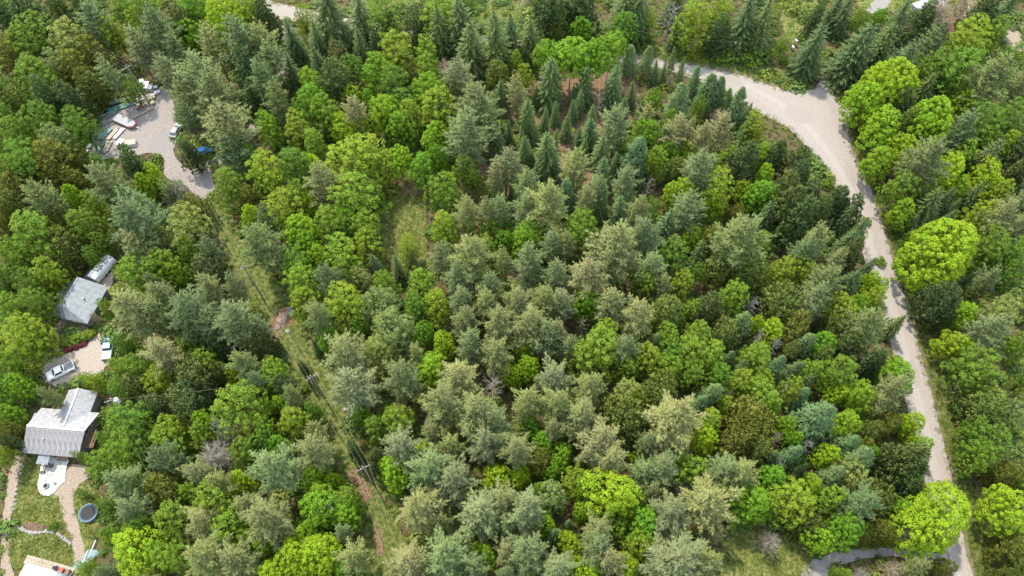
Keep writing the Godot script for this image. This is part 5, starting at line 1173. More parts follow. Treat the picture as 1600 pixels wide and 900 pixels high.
	tree("dead", 0, 30, 21.5, -126.5, 1.90, 10.0, 309, "grey leafless dead tree, below right of the maple grove")
	tree("spruce", 1, 9, 3.6, -119.4, 1.52, 8.5, 122, "small blue-green young spruce, second above left of the young spruce rows")
	tree("spruce", 1, 8, 2.3, -116.9, 1.34, 7.3, 24, "small blue-green young spruce, second left of the young spruce rows")
	tree("spruce", 1, 50, 5.9, -117.9, 1.51, 7.8, 297, "small blue-green young spruce, first above left of the young spruce rows")
	tree("spruce", 1, 35, 8.6, -117.2, 1.18, 7.4, 275, "small blue-green young spruce, first above right of the young spruce rows")
	tree("spruce", 1, 33, 10.3, -117.4, 1.35, 7.5, 125, "small blue-green young spruce, second above right of the young spruce rows")
	tree("spruce", 1, 6, 13.3, -119.7, 2.02, 9.2, 105, "blue-green young spruce, third above right of the young spruce rows")
	tree("spruce", 1, 20, 16.0, -116.9, 1.51, 7.7, 41, "small blue-green young spruce, first right of the young spruce rows")
	tree("pine", 0, 3, 24.3, -113.0, 4.36, 19.1, 329, "sage green white pine, first right of the young spruce rows")
	tree("spruce", 0, 56, 27.8, -125.8, 2.05, 9.4, 323, "dark green spruce, second below right of the maple grove")
	tree("spruce", 0, 46, 30.2, -130.6, 2.08, 10.0, 76, "dark green spruce, first below right of the maple grove")
	tree("maple", 1, 8, 35.1, -127.9, 2.22, 9.8, 41, "fresh green maple, first below the pale dead tree beyond the road")
	tree("spruce", 0, 44, 37.0, -138.6, 1.78, 8.9, 1, "dark green spruce, second below the pale dead tree beyond the road")
	tree("spruce", 0, 35, 39.1, -139.5, 1.43, 8.1, 79, "small dark green spruce, first below the pale dead tree beyond the road")
	tree("larch", 0, 9, 40.3, -124.3, 3.72, 14.7, 110, "large soft blue-green larch, fifth below the pale dead tree beyond the road")
	tree("larch", 0, 30, 41.7, -142.5, 1.33, 8.8, 259, "small soft blue-green larch, first below the pale dead tree beyond the road")
	tree("larch", 0, 10, 43.6, -138.9, 1.31, 8.0, 83, "small soft blue-green larch, second below the pale dead tree beyond the road")
	tree("larch", 0, 16, 45.8, -133.6, 2.25, 11.3, 263, "soft blue-green larch, third below the pale dead tree beyond the road")
	tree("larch", 0, 43, 49.0, -129.4, 3.16, 13.0, 155, "large soft blue-green larch, first below right of the pale dead tree beyond the road")
	tree("larch", 0, 21, 51.6, -129.9, 2.54, 12.1, 87, "soft blue-green larch, second below right of the pale dead tree beyond the road")
	tree("bare", 0, 27, 40.7, -137.0, 1.32, 5.3, 14, "small brownish half-bare tree, below the pale dead tree beyond the road")
	tree("spruce", 0, 43, 32.0, -125.8, 1.72, 8.5, 9, "dark green spruce, third below right of the maple grove")
	tree("pine", 2, 50, 32.0, -118.1, 2.62, 15.4, 78, "small pale olive-tipped white pine, below right of the maple grove")
	tree("pine", 2, 7, 38.6, -112.7, 3.30, 16.5, 311, "pale olive-tipped white pine, second below the pale dead tree beyond the road")
	tree("pine", 2, 14, 42.2, -115.7, 1.87, 14.5, 118, "small pale olive-tipped white pine, first below the pale dead tree beyond the road")
	tree("maple", 1, 30, 31.9, -115.4, 3.12, 11.6, 272, "fresh green maple, below right of the maple grove")
	tree("bare", 0, 52, 50.9, -123.2, 2.27, 6.8, 231, "brownish half-bare tree, above left of the dark hemlock mass in the bend")
	tree("pine", 2, 45, 48.3, -111.5, 3.65, 19.3, 349, "pale olive-tipped white pine, above left of the dark hemlock mass in the bend")
	tree("larch", 0, 24, 55.3, -124.2, 2.81, 13.0, 172, "large soft blue-green larch, first left of the gravel road fork")
	tree("larch", 0, 53, 53.5, -127.1, 1.90, 10.4, 271, "soft blue-green larch, second left of the gravel road fork")
	tree("broad", 1, 6, 58.6, -117.3, 3.04, 12.8, 243, "yellow-green broadleaf tree, above left of the dark hemlock mass in the bend")
	tree("spruce", 0, 58, 58.2, -124.0, 1.71, 8.8, 182, "dark green spruce, left of the gravel road fork")
	tree("larch", 0, 41, 56.8, -117.8, 2.16, 10.4, 211, "soft blue-green larch, above left of the dark hemlock mass in the bend")
	tree("broad", 1, 2, 69.5, -155.7, 2.54, 11.7, 323, "yellow-green broadleaf tree, above left of the large dark spruce at the fork")
	tree("broad", 1, 37, 71.0, -147.9, 2.00, 10.0, 338, "small yellow-green broadleaf tree, left of the large dark spruce at the fork")
	tree("bush", 0, 50, 69.1, -149.2, 1.37, 2.1, 244, "rounded bright bush, second left of the large dark spruce at the fork")
	tree("bush", 0, 21, 72.5, -146.8, 1.36, 2.1, 42, "rounded bright bush, first left of the large dark spruce at the fork")
	tree("hemlock", 0, 57, 80.1, -155.6, 2.37, 13.0, 161, "dark rough hemlock, above the large dark spruce at the fork")
	tree("spruce", 0, 42, 76.6, -141.9, 4.88, 18.2, 357, "large dark green spruce, above the gravel road fork")
	tree("spruce", 0, 20, 85.8, -158.6, 3.26, 12.2, 269, "dark green spruce, first above right of the large dark spruce at the fork")
	tree("spruce", 0, 22, 88.2, -157.0, 3.70, 14.1, 41, "dark green spruce, second above right of the large dark spruce at the fork")
	tree("spruce", 0, 2, 86.2, -140.5, 6.56, 19.2, 255, "large dark green spruce, right of the large dark spruce at the fork")
	tree("spruce", 0, 52, 94.4, -143.0, 4.45, 16.3, 306, "large dark green spruce, left of the far grey car")
	tree("spruce", 0, 2, 101.6, -152.8, 4.04, 15.5, 102, "large dark green spruce, above left of the far grey car")
	tree("maple", 1, 21, 97.1, -155.4, 2.38, 10.2, 308, "fresh green maple, above left of the far grey car")
	tree("broad", 1, 44, 92.3, -156.2, 2.38, 11.8, 157, "small yellow-green broadleaf tree, above right of the large dark spruce at the fork")
	tree("bush", 0, 56, 86.3, -143.8, 1.35, 2.0, 260, "rounded bright bush, above right of the gravel road fork")
	tree("larch", 0, 4, 93.4, -148.6, 2.45, 11.8, 115, "soft blue-green larch, left of the far grey car")
	tree("wide_maple", 0, 11, 90.3, -128.3, 5.99, 17.8, 318, "large lime green maple, below left of the far grey car")
	tree("maple", 0, 56, 85.6, -124.2, 4.23, 14.7, 17, "lime green maple, right of the gravel road fork")
	tree("hemlock", 0, 44, 93.3, -123.9, 3.50, 14.2, 74, "dark rough hemlock, below the far grey car")
	tree("maple", 0, 15, 87.1, -117.2, 4.48, 13.9, 176, "large lime green maple, above right of the gravel road bend")
	tree("wide_maple", 0, 19, 98.8, -116.7, 5.48, 17.1, 198, "large lime green maple, below the far grey car")
	tree("cedar", 0, 25, 100.2, -116.2, 2.99, 11.3, 17, "olive-brown cedar, below the far grey car")
	tree("spruce", 0, 31, 101.3, -128.9, 3.86, 14.1, 32, "large dark green spruce, below the far grey car")
	tree("pine", 1, 55, 97.1, -134.4, 3.51, 18.5, 260, "blue-grey white pine, below the far grey car")
	tree("pine", 1, 44, 105.4, -141.7, 3.95, 18.5, 144, "blue-grey white pine, right of the far grey car")
	tree("broad", 0, 45, 103.2, -133.9, 4.31, 16.0, 223, "mid green broadleaf tree, first below right of the far grey car")
	tree("broad", 1, 13, 115.3, -145.8, 5.63, 16.6, 9, "yellow-green broadleaf tree, second right of the far grey car")
	tree("broad", 1, 27, 110.6, -140.8, 4.39, 15.6, 141, "yellow-green broadleaf tree, first right of the far grey car")
	tree("broad", 1, 58, 125.3, -149.1, 3.65, 13.7, 208, "yellow-green broadleaf tree, fourth right of the far grey car")
	tree("broad", 0, 59, 109.4, -132.0, 6.21, 17.9, 209, "large mid green broadleaf tree, second below right of the far grey car")
	tree("broad", 1, 39, 114.5, -138.3, 3.97, 14.4, 107, "yellow-green broadleaf tree, third right of the far grey car")
	tree("pine", 1, 32, 113.4, -126.5, 5.61, 22.3, 44, "blue-grey white pine, first below right of the far grey car")
	tree("broad", 0, 16, 127.2, -141.5, 3.31, 12.5, 311, "mid green broadleaf tree, right of the far grey car")
	tree("hemlock", 0, 58, 108.2, -153.1, 3.78, 15.3, 328, "dark rough hemlock, above right of the far grey car")
	tree("bare", 0, 48, 115.0, -159.7, 4.14, 8.6, 160, "large brownish half-bare tree, first above right of the far grey car")
	tree("bare", 0, 50, 122.4, -159.8, 4.97, 8.6, 84, "large brownish half-bare tree, second above right of the far grey car")
	tree("hemlock", 0, 44, 122.9, -154.3, 4.21, 16.9, 108, "dark rough hemlock, right of the far grey car")
	tree("spruce", 0, 16, 131.3, -156.9, 4.08, 16.0, 342, "large dark green spruce, right of the far grey car")
	tree("broad", 0, 41, 111.1, -116.3, 4.82, 16.0, 255, "mid green broadleaf tree, third below right of the far grey car")
	tree("broad", 0, 41, 117.2, -117.2, 4.85, 17.2, 174, "mid green broadleaf tree, fourth below right of the far grey car")
	tree("pine", 1, 36, 105.0, -113.6, 4.01, 18.0, 104, "blue-grey white pine, second below right of the far grey car")
	tree("broad", 1, 15, 110.8, -113.2, 2.98, 12.1, 265, "yellow-green broadleaf tree, second above the big lime maple across the road")
	tree("cedar", 0, 7, -105.4, -106.1, 5.03, 15.2, 161, "large olive-brown cedar, third below left of the yard trailer")
	tree("cedar", 0, 36, -103.3, -108.1, 3.64, 11.9, 297, "olive-brown cedar, first below left of the yard trailer")
	tree("broad", 0, 58, -111.0, -105.5, 4.69, 16.6, 38, "mid green broadleaf tree, third left of the yard trailer")
	tree("broad", 0, 11, -115.8, -104.1, 3.27, 13.4, 13, "mid green broadleaf tree, fifth left of the yard trailer")
	tree("cedar", 0, 51, -104.7, -103.4, 2.88, 11.2, 92, "olive-brown cedar, fourth below left of the yard trailer")
	tree("hemlock", 0, 16, -87.4, -106.0, 3.25, 14.8, 17, "large dark rough hemlock, first below the yard trailer")
	tree("broad", 0, 40, -95.4, -106.2, 2.52, 11.7, 168, "mid green broadleaf tree, below left of the yard trailer")
	tree("pine", 1, 49, -88.8, -97.5, 4.18, 20.1, 310, "blue-grey white pine, first below the yard trailer")
	tree("maple", 0, 10, -83.3, -104.8, 2.20, 10.0, 87, "lime green maple, below right of the yard trailer")
	tree("maple", 0, 3, -84.8, -101.5, 2.34, 10.2, 27, "lime green maple, below the yard trailer")
	tree("bare", 0, 43, -76.9, -99.6, 2.95, 8.8, 29, "large brownish half-bare tree, below left of the blue car")
	tree("broad", 2, 16, -78.2, -99.7, 2.33, 11.4, 342, "pale grey-green broadleaf tree, below left of the blue car")
	tree("cedar", 0, 31, -71.3, -95.2, 2.60, 10.6, 53, "olive-brown cedar, below the blue car")
	tree("pine", 1, 51, -100.6, -92.8, 4.12, 20.2, 70, "blue-grey white pine, below left of the yard trailer")
	tree("maple", 0, 38, -100.7, -98.5, 2.00, 9.1, 279, "small lime green maple, below left of the yard trailer")
	tree("cedar", 0, 20, -113.4, -96.7, 3.52, 12.0, 185, "olive-brown cedar, third above left of the grey-roofed house")
	tree("cedar", 0, 25, -112.9, -100.6, 3.21, 11.4, 18, "olive-brown cedar, fifth below left of the yard trailer")
	tree("broad", 1, 2, -94.0, -94.5, 2.83, 12.6, 92, "yellow-green broadleaf tree, below left of the yard trailer")
	tree("hemlock", 0, 14, -89.1, -95.7, 2.53, 12.3, 151, "dark rough hemlock, second below the yard trailer")
	tree("spruce", 0, 36, -82.0, -93.2, 5.37, 18.2, 99, "large dark green spruce, below left of the blue car")
	tree("pine", 1, 43, -78.7, -85.7, 5.63, 24.2, 176, "large blue-grey white pine, second below the yard trailer")
	tree("broad", 2, 34, -70.5, -88.0, 4.47, 15.6, 57, "large pale grey-green broadleaf tree, above left of the crossarm pole by the dark pine")
	tree("broad", 0, 12, -101.2, -85.5, 5.76, 17.9, 178, "large mid green broadleaf tree, third above left of the grey-roofed house")
	tree("cedar", 0, 34, -100.3, -90.0, 3.45, 11.4, 108, "olive-brown cedar, second above the grey-roofed house")
	tree("broad", 0, 7, -93.0, -88.9, 3.79, 13.5, 97, "mid green broadleaf tree, third above the grey-roofed house")
	tree("cedar", 0, 44, -96.7, -84.1, 4.22, 12.8, 164, "olive-brown cedar, first above the grey-roofed house")
	tree("broad", 0, 31, -105.6, -81.5, 3.72, 14.9, 21, "mid green broadleaf tree, second above left of the grey-roofed house")
	tree("broad", 1, 51, -97.2, -77.1, 3.32, 14.0, 201, "large yellow-green broadleaf tree, above left of the grey-roofed house")
	tree("broad", 0, 24, -100.6, -74.9, 3.21, 12.5, 316, "mid green broadleaf tree, first above left of the grey-roofed house")
	tree("cedar", 0, 22, -87.2, -87.2, 1.90, 9.2, 2, "small olive-brown cedar, above right of the grey-roofed house")
	tree("pine", 0, 8, -77.8, -80.0, 4.12, 19.3, 229, "sage green white pine, above right of the grey-roofed house")
	tree("broad", 2, 50, -77.1, -85.6, 3.09, 12.1, 214, "pale grey-green broadleaf tree, left of the crossarm pole by the dark pine")
	tree("maple", 0, 21, -70.8, -84.3, 2.54, 10.0, 151, "lime green maple, first left of the crossarm pole by the dark pine")
	tree("broad", 1, 3, -73.9, -78.5, 3.68, 14.3, 40, "yellow-green broadleaf tree, left of the crossarm pole by the dark pine")
	tree("pine", 1, 43, -64.5, -81.1, 2.68, 15.9, 269, "small blue-grey white pine, above left of the crossarm pole by the dark pine")
	tree("broad", 0, 53, -77.4, -75.5, 4.60, 15.3, 314, "mid green broadleaf tree, above right of the grey-roofed house")
	tree("cedar", 1, 21, -65.4, -78.2, 3.98, 12.4, 306, "dull grey-olive cedar, left of the crossarm pole by the dark pine")
	tree("maple", 0, 42, -72.1, -77.2, 2.48, 9.6, 11, "lime green maple, second left of the crossarm pole by the dark pine")
	tree("broad", 0, 14, -63.8, -99.6, 3.74, 14.0, 299, "mid green broadleaf tree, below right of the blue car")
	tree("hemlock", 0, 2, -75.6, -110.0, 2.39, 12.0, 68, "dark rough hemlock, left of the blue car")
	tree("pine", 1, 18, -63.7, -106.5, 3.93, 18.2, 119, "blue-grey white pine, right of the blue car")
	tree("broad", 0, 20, -60.4, -107.3, 2.94, 12.4, 276, "mid green broadleaf tree, first right of the blue car")
	tree("cedar", 0, 10, -59.6, -97.8, 2.49, 10.4, 176, "olive-brown cedar, below right of the blue car")
	tree("maple", 0, 53, -57.7, -91.8, 2.28, 10.3, 278, "lime green maple, above the crossarm pole by the dark pine")
	tree("pine", 1, 36, -54.5, -82.6, 2.92, 16.8, 176, "blue-grey white pine, first above right of the crossarm pole by the dark pine")
	tree("pine", 0, 21, -74.8, -73.8, 1.97, 13.8, 275, "small sage green white pine, second right of the grey-roofed house")
	tree("pine", 0, 9, -62.3, -72.4, 3.24, 16.3, 187, "sage green white pine, second below left of the crossarm pole by the dark pine")
	tree("cedar", 0, 54, -113.7, -91.9, 2.44, 10.2, 100, "olive-brown cedar, second above left of the grey-roofed house")
	tree("broad", 1, 53, -54.4, -101.2, 4.97, 16.9, 61, "yellow-green broadleaf tree, first right of the blue car")
	tree("broad", 0, 40, -50.5, -103.8, 4.66, 15.4, 304, "mid green broadleaf tree, second right of the blue car")
	tree("maple", 0, 10, -46.0, -106.1, 3.04, 11.0, 73, "lime green maple, first above left of the grass clearing")
	tree("pine", 0, 8, -41.4, -97.7, 4.18, 19.6, 305, "sage green white pine, above left of the grass clearing")
	tree("broad", 1, 34, -36.0, -104.1, 6.45, 17.7, 177, "large yellow-green broadleaf tree, third above left of the grass clearing")
	tree("broad", 1, 5, -30.7, -105.3, 3.63, 14.6, 24, "yellow-green broadleaf tree, second above left of the grass clearing")
	tree("maple", 0, 38, -25.9, -107.4, 3.38, 12.5, 76, "lime green maple, first above the grass clearing")
	tree("maple", 1, 16, -20.3, -104.8, 3.36, 12.1, 319, "fresh green maple, above the grass clearing")
	tree("broad", 0, 30, -15.4, -97.1, 4.26, 14.6, 143, "large mid green broadleaf tree, above right of the grass clearing")
	tree("pine", 0, 30, -10.1, -91.2, 3.43, 17.1, 144, "sage green white pine, second left of the red litter opening")
	tree("pine", 0, 48, -6.0, -89.9, 2.75, 16.2, 31, "small sage green white pine, first left of the red litter opening")
	tree("pine", 0, 18, -2.8, -90.8, 2.42, 16.0, 213, "small sage green white pine, first below left of the red litter opening")
	tree("pine", 2, 22, -1.4, -102.7, 3.89, 17.8, 271, "pale olive-tipped white pine, above the red litter opening")
	tree("broad", 1, 58, -35.0, -94.5, 5.91, 17.2, 184, "large yellow-green broadleaf tree, first above left of the grass clearing")
	tree("broad", 0, 27, -32.4, -98.7, 3.03, 12.0, 346, "mid green broadleaf tree, above left of the grass clearing")
	tree("broad", 1, 27, -50.5, -92.6, 4.51, 15.1, 16, "yellow-green broadleaf tree, above right of the crossarm pole by the dark pine")
	tree("maple", 0, 54, -46.6, -95.9, 2.31, 9.6, 346, "lime green maple, second above right of the crossarm pole by the dark pine")
	tree("broad", 0, 52, -47.2, -97.4, 3.21, 13.8, 88, "mid green broadleaf tree, above right of the crossarm pole by the dark pine")
	tree("maple", 0, 58, -45.4, -88.2, 3.82, 12.5, 41, "lime green maple, first above right of the crossarm pole by the dark pine")
	tree("broad", 1, 0, -39.8, -87.9, 3.79, 15.2, 1, "yellow-green broadleaf tree, second left of the grass clearing")
	tree("maple", 1, 33, -36.7, -90.8, 2.91, 11.7, 265, "fresh green maple, left of the grass clearing")
	tree("broad", 1, 4, -32.0, -88.5, 3.48, 13.7, 47, "yellow-green broadleaf tree, first left of the grass clearing")
	tree("broad", 0, 21, -35.8, -87.9, 2.43, 11.4, 341, "small mid green broadleaf tree, left of the grass clearing")
	tree("maple", 1, 12, -44.9, -84.9, 2.85, 10.6, 261, "fresh green maple, right of the crossarm pole by the dark pine")
	tree("maple", 0, 3, -41.7, -82.1, 2.52, 10.5, 353, "lime green maple, above right of the bare boulder patch")
	tree("broad", 1, 8, -31.6, -83.5, 3.56, 13.1, 223, "yellow-green broadleaf tree, first below left of the grass clearing")
	tree("broad", 1, 57, -35.0, -79.6, 4.02, 15.7, 53, "yellow-green broadleaf tree, second below left of the grass clearing")
	tree("pine", 1, 33, -50.6, -80.2, 4.85, 22.3, 166, "large blue-grey white pine, second above right of the crossarm pole by the dark pine")
	tree("pine", 1, 42, -54.2, -89.8, 2.41, 15.3, 141, "small blue-grey white pine, above the crossarm pole by the dark pine")
	tree("broad", 0, 37, -46.4, -79.6, 3.69, 13.5, 60, "mid green broadleaf tree, right of the crossarm pole by the dark pine")
	tree("broad", 1, 39, -43.3, -73.7, 3.94, 14.8, 36, "yellow-green broadleaf tree, second above right of the bare boulder patch")
	tree("pine", 1, 0, -37.4, -73.4, 2.93, 16.7, 80, "blue-grey white pine, above right of the bare boulder patch")
	tree("spruce", 0, 17, -29.4, -80.2, 2.63, 10.6, 279, "dark green spruce, below left of the grass clearing")
	tree("spruce", 0, 49, -24.6, -79.3, 2.49, 11.0, 155, "large dark green spruce, second below the grass clearing")
	tree("spruce", 0, 48, -21.7, -81.9, 1.67, 8.7, 78, "dark green spruce, first below the grass clearing")
	tree("broad", 1, 34, -22.2, -83.8, 2.36, 11.2, 233, "yellow-green broadleaf tree, first below the grass clearing")
	tree("broad", 1, 39, -19.8, -74.4, 3.31, 12.9, 231, "yellow-green broadleaf tree, second below the grass clearing")
	tree("broad", 0, 30, -27.3, -75.2, 2.99, 12.1, 333, "mid green broadleaf tree, first below the grass clearing")
	tree("pine", 0, 1, -14.6, -78.6, 3.46, 18.0, 297, "sage green white pine, first below right of the grass clearing")
	tree("pine", 0, 12, -8.5, -76.5, 4.85, 21.3, 133, "sage green white pine, second below left of the red litter opening")
	tree("pine", 0, 43, -5.0, -72.7, 2.93, 17.4, 293, "sage green white pine, third below the red litter opening")
	tree("pine", 0, 44, -10.8, -72.8, 3.56, 18.5, 231, "sage green white pine, second below right of the grass clearing")
	tree("pine", 0, 10, -1.3, -78.3, 2.66, 16.7, 155, "small sage green white pine, first below the red litter opening")
	tree("spruce", 0, 19, 4.9, -110.4, 1.48, 7.7, 161, "small dark green spruce, below left of the young spruce rows")
	tree("spruce", 0, 34, 9.7, -106.5, 1.31, 7.8, 247, "small dark green spruce, below the young spruce rows")
	tree("spruce", 0, 17, 12.4, -106.2, 0.98, 6.8, 188, "small dark green spruce, first below right of the young spruce rows")
	tree("spruce", 0, 10, 13.9, -103.7, 1.13, 7.4, 161, "small dark green spruce, second below right of the young spruce rows")
	tree("pine", 0, 14, 13.9, -102.2, 3.54, 17.1, 168, "sage green white pine, first below right of the young spruce rows")
	tree("pine", 0, 12, 6.8, -90.2, 5.06, 22.0, 90, "sage green white pine, second right of the red litter opening")
	tree("pine", 0, 19, 2.1, -91.3, 3.10, 16.8, 16, "sage green white pine, first right of the red litter opening")
	tree("larch", 0, 2, 12.6, -97.6, 2.82, 12.4, 1, "soft blue-green larch, below right of the young spruce rows")
	tree("spruce", 2, 43, 21.3, -105.1, 2.84, 12.3, 284, "grey-green spruce, first below right of the young spruce rows")
	tree("spruce", 0, 58, 25.3, -113.3, 1.99, 9.1, 125, "dark green spruce, right of the young spruce rows")
	tree("larch", 0, 41, 28.1, -107.4, 3.96, 15.1, 201, "large soft blue-green larch, right of the young spruce rows")
	tree("pine", 0, 40, 25.3, -99.4, 3.17, 16.9, 226, "sage green white pine, second right of the young spruce rows")
	tree("dead", 0, 27, 31.1, -100.7, 1.76, 10.0, 148, "grey leafless dead tree, above left of the big dark pine inside the bend")
	tree("broad", 1, 21, 33.7, -107.2, 2.94, 12.5, 22, "yellow-green broadleaf tree, above left of the big dark pine inside the bend")
	tree("maple", 1, 3, 37.0, -110.7, 2.40, 9.6, 208, "fresh green maple, second above left of the big dark pine inside the bend")
	tree("maple", 0, 10, 40.8, -111.3, 2.41, 9.5, 222, "lime green maple, third above left of the big dark pine inside the bend")
	tree("pine", 0, 2, 41.3, -100.6, 4.21, 20.0, 285, "sage green white pine, second above left of the big dark pine inside the bend")
	tree("spruce", 2, 23, 35.9, -106.0, 1.63, 8.2, 175, "grey-green spruce, above left of the big dark pine inside the bend")
	tree("cedar", 0, 56, 38.7, -105.1, 2.54, 10.3, 349, "olive-brown cedar, above left of the big dark pine inside the bend")
	tree("broad", 1, 22, 48.9, -108.5, 2.58, 11.2, 186, "small yellow-green broadleaf tree, second above the big dark pine inside the bend")
	tree("hemlock", 0, 24, 52.6, -105.1, 4.04, 15.5, 293, "dark rough hemlock, second left of the dark hemlock mass in the bend")
	tree("maple", 0, 22, 58.8, -110.2, 2.40, 9.7, 293, "lime green maple, above left of the dark hemlock mass in the bend")
	tree("maple", 0, 46, 38.2, -98.2, 3.61, 12.5, 46, "lime green maple, second above left of the big dark pine inside the bend")
	tree("maple", 1, 5, 36.4, -97.0, 2.64, 10.4, 229, "fresh green maple, first above left of the big dark pine inside the bend")
	tree("broad", 1, 13, 46.0, -98.7, 4.25, 15.1, 13, "yellow-green broadleaf tree, first above the big dark pine inside the bend")
	tree("maple", 0, 6, 46.0, -96.3, 2.63, 10.0, 64, "lime green maple, first above left of the big dark pine inside the bend")
	tree("maple", 0, 28, 52.8, -100.1, 2.00, 8.8, 178, "small lime green maple, above the big dark pine inside the bend")
	tree("maple", 1, 56, 55.8, -96.6, 3.60, 12.9, 208, "fresh green maple, left of the dark hemlock mass in the bend")
	tree("pine", 0, 42, 38.0, -89.5, 4.07, 18.9, 158, "sage green white pine, first above left of the big dark pine inside the bend")
	tree("pine", 0, 25, 26.8, -91.3, 2.77, 16.9, 52, "small sage green white pine, second left of the big dark pine inside the bend")
	tree("broad", 0, 21, 30.7, -94.1, 2.48, 11.9, 192, "small mid green broadleaf tree, second left of the big dark pine inside the bend")
	tree("spruce", 2, 53, 20.3, -96.6, 2.77, 12.3, 39, "grey-green spruce, second below right of the young spruce rows")
	tree("spruce", 2, 27, 25.6, -99.0, 2.79, 12.0, 188, "grey-green spruce, third below right of the young spruce rows")
	tree("spruce", 2, 36, 24.5, -94.4, 2.75, 12.1, 318, "grey-green spruce, fourth below right of the young spruce rows")
	tree("pine", 0, 27, 16.5, -94.0, 2.44, 14.7, 145, "small sage green white pine, second below right of the young spruce rows")
	tree("broad", 0, 34, 14.8, -87.9, 4.11, 14.4, 18, "mid green broadleaf tree, right of the red litter opening")
	tree("maple", 1, 49, 3.0, -85.8, 3.79, 13.0, 322, "fresh green maple, first below right of the red litter opening")
	tree("pine", 0, 43, 8.4, -82.3, 3.02, 17.4, 121, "sage green white pine, first below right of the red litter opening")
	tree("pine", 0, 49, 11.5, -82.1, 2.36, 15.4, 245, "small sage green white pine, second below right of the red litter opening")
	tree("spruce", 2, 33, 21.1, -90.4, 1.86, 8.8, 181, "grey-green spruce, right of the red litter opening")
	tree("pine", 0, 28, 20.2, -78.8, 5.20, 23.1, 213, "large sage green white pine, fourth below right of the red litter opening")
	tree("pine", 0, 42, 21.7, -77.3, 2.97, 16.7, 63, "sage green white pine, fifth below right of the red litter opening")
	tree("pine", 1, 0, 27.7, -83.4, 4.32, 19.9, 357, "blue-grey white pine, left of the big dark pine inside the bend")
	tree("spruce", 2, 22, 33.5, -89.3, 3.46, 13.4, 240, "large grey-green spruce, left of the big dark pine inside the bend")
	tree("maple", 0, 47, 39.0, -86.7, 2.25, 10.2, 143, "lime green maple, left of the big dark pine inside the bend")
	tree("broad", 0, 21, 34.6, -80.9, 4.03, 14.3, 184, "mid green broadleaf tree, first left of the big dark pine inside the bend")
	tree("spruce", 0, 34, 40.8, -82.9, 2.66, 10.8, 288, "dark green spruce, below left of the big dark pine inside the bend")
	tree("pine", 1, 30, 45.8, -80.8, 5.55, 24.0, 307, "big dark blue-grey pine inside the road bend")
	tree("cedar", 0, 31, 43.8, -86.8, 2.75, 11.0, 197, "olive-brown cedar, left of the big dark pine inside the bend")
	tree("pine", 0, 22, 3.7, -75.9, 4.22, 20.2, 318, "sage green white pine, second below the red litter opening")
	tree("pine", 2, 48, 15.6, -74.2, 4.20, 19.6, 16, "pale olive-tipped white pine, first below right of the red litter opening")
	tree("pine", 0, 42, 9.8, -74.1, 3.26, 17.8, 222, "sage green white pine, third below right of the red litter opening")
	tree("pine", 0, 39, 29.2, -77.2, 3.29, 16.9, 355, "sage green white pine, first left of the big dark pine inside the bend")
	tree("broad", 1, 41, 27.9, -75.5, 3.00, 12.1, 274, "yellow-green broadleaf tree, third below left of the big dark pine inside the bend")
	tree("cedar", 2, 1, 43.9, -79.6, 3.67, 11.8, 235, "yellow-olive cedar, first below left of the big dark pine inside the bend")
	tree("cedar", 2, 55, 50.3, -77.6, 4.30, 14.0, 292, "large yellow-olive cedar, first below right of the big dark pine inside the bend")
	tree("broad", 0, 2, 39.9, -77.8, 2.03, 10.2, 1, "small mid green broadleaf tree, below left of the big dark pine inside the bend")
	tree("broad", 1, 49, 35.5, -74.6, 2.67, 12.3, 174, "yellow-green broadleaf tree, first below left of the big dark pine inside the bend")
	tree("cedar", 0, 52, 50.7, -94.6, 1.77, 8.6, 167, "small olive-brown cedar, above the big dark pine inside the bend")
	tree("broad", 1, 36, 54.5, -86.0, 2.08, 11.0, 118, "small yellow-green broadleaf tree, right of the big dark pine inside the bend")
	tree("hemlock", 0, 3, 62.3, -109.2, 2.97, 13.5, 342, "dark rough hemlock, above left of the dark hemlock mass in the bend")
	tree("hemlock", 0, 28, 66.6, -106.8, 2.95, 13.1, 56, "dark rough hemlock, second above the dark hemlock mass in the bend")
	tree("hemlock", 0, 40, 64.4, -101.4, 3.48, 15.4, 124, "dark rough hemlock, first above the dark hemlock mass in the bend")
	tree("hemlock", 0, 51, 60.2, -97.4, 4.30, 16.3, 274, "dark rough hemlock, first left of the dark hemlock mass in the bend")
	tree("hemlock", 0, 39, 65.8, -97.5, 3.44, 14.1, 83, "dark rough hemlock, first below right of the dark hemlock mass in the bend")
	tree("hemlock", 0, 0, 73.0, -96.6, 2.87, 13.1, 99, "dark rough hemlock, first right of the dark hemlock mass in the bend")
	tree("hemlock", 0, 12, 68.3, -93.1, 3.12, 14.2, 112, "dark rough hemlock, second below right of the dark hemlock mass in the bend")
	tree("hemlock", 0, 32, 60.4, -92.9, 3.91, 16.9, 247, "dark rough hemlock, below left of the dark hemlock mass in the bend")
	tree("hemlock", 0, 16, 63.3, -89.4, 4.20, 16.3, 293, "dark rough hemlock, below the dark hemlock mass in the bend")
	tree("pine", 1, 8, 66.0, -94.2, 1.76, 13.6, 173, "small blue-grey white pine, below right of the dark hemlock mass in the bend")
	tree("bush", 0, 44, 75.6, -105.4, 1.53, 2.3, 60, "rounded bright bush, right of the dark hemlock mass in the bend")
	tree("hemlock", 0, 16, 76.6, -93.9, 2.29, 12.4, 49, "dark rough hemlock, second right of the dark hemlock mass in the bend")
	tree("spruce", 0, 21, 74.4, -92.2, 2.89, 11.3, 28, "large dark green spruce, second below right of the dark hemlock mass in the bend")
	tree("spruce", 0, 24, 76.3, -88.2, 2.54, 11.5, 35, "dark green spruce, fourth below right of the dark hemlock mass in the bend")
	tree("spruce", 0, 15, 73.7, -86.0, 2.84, 11.4, 25, "large dark green spruce, third below right of the dark hemlock mass in the bend")
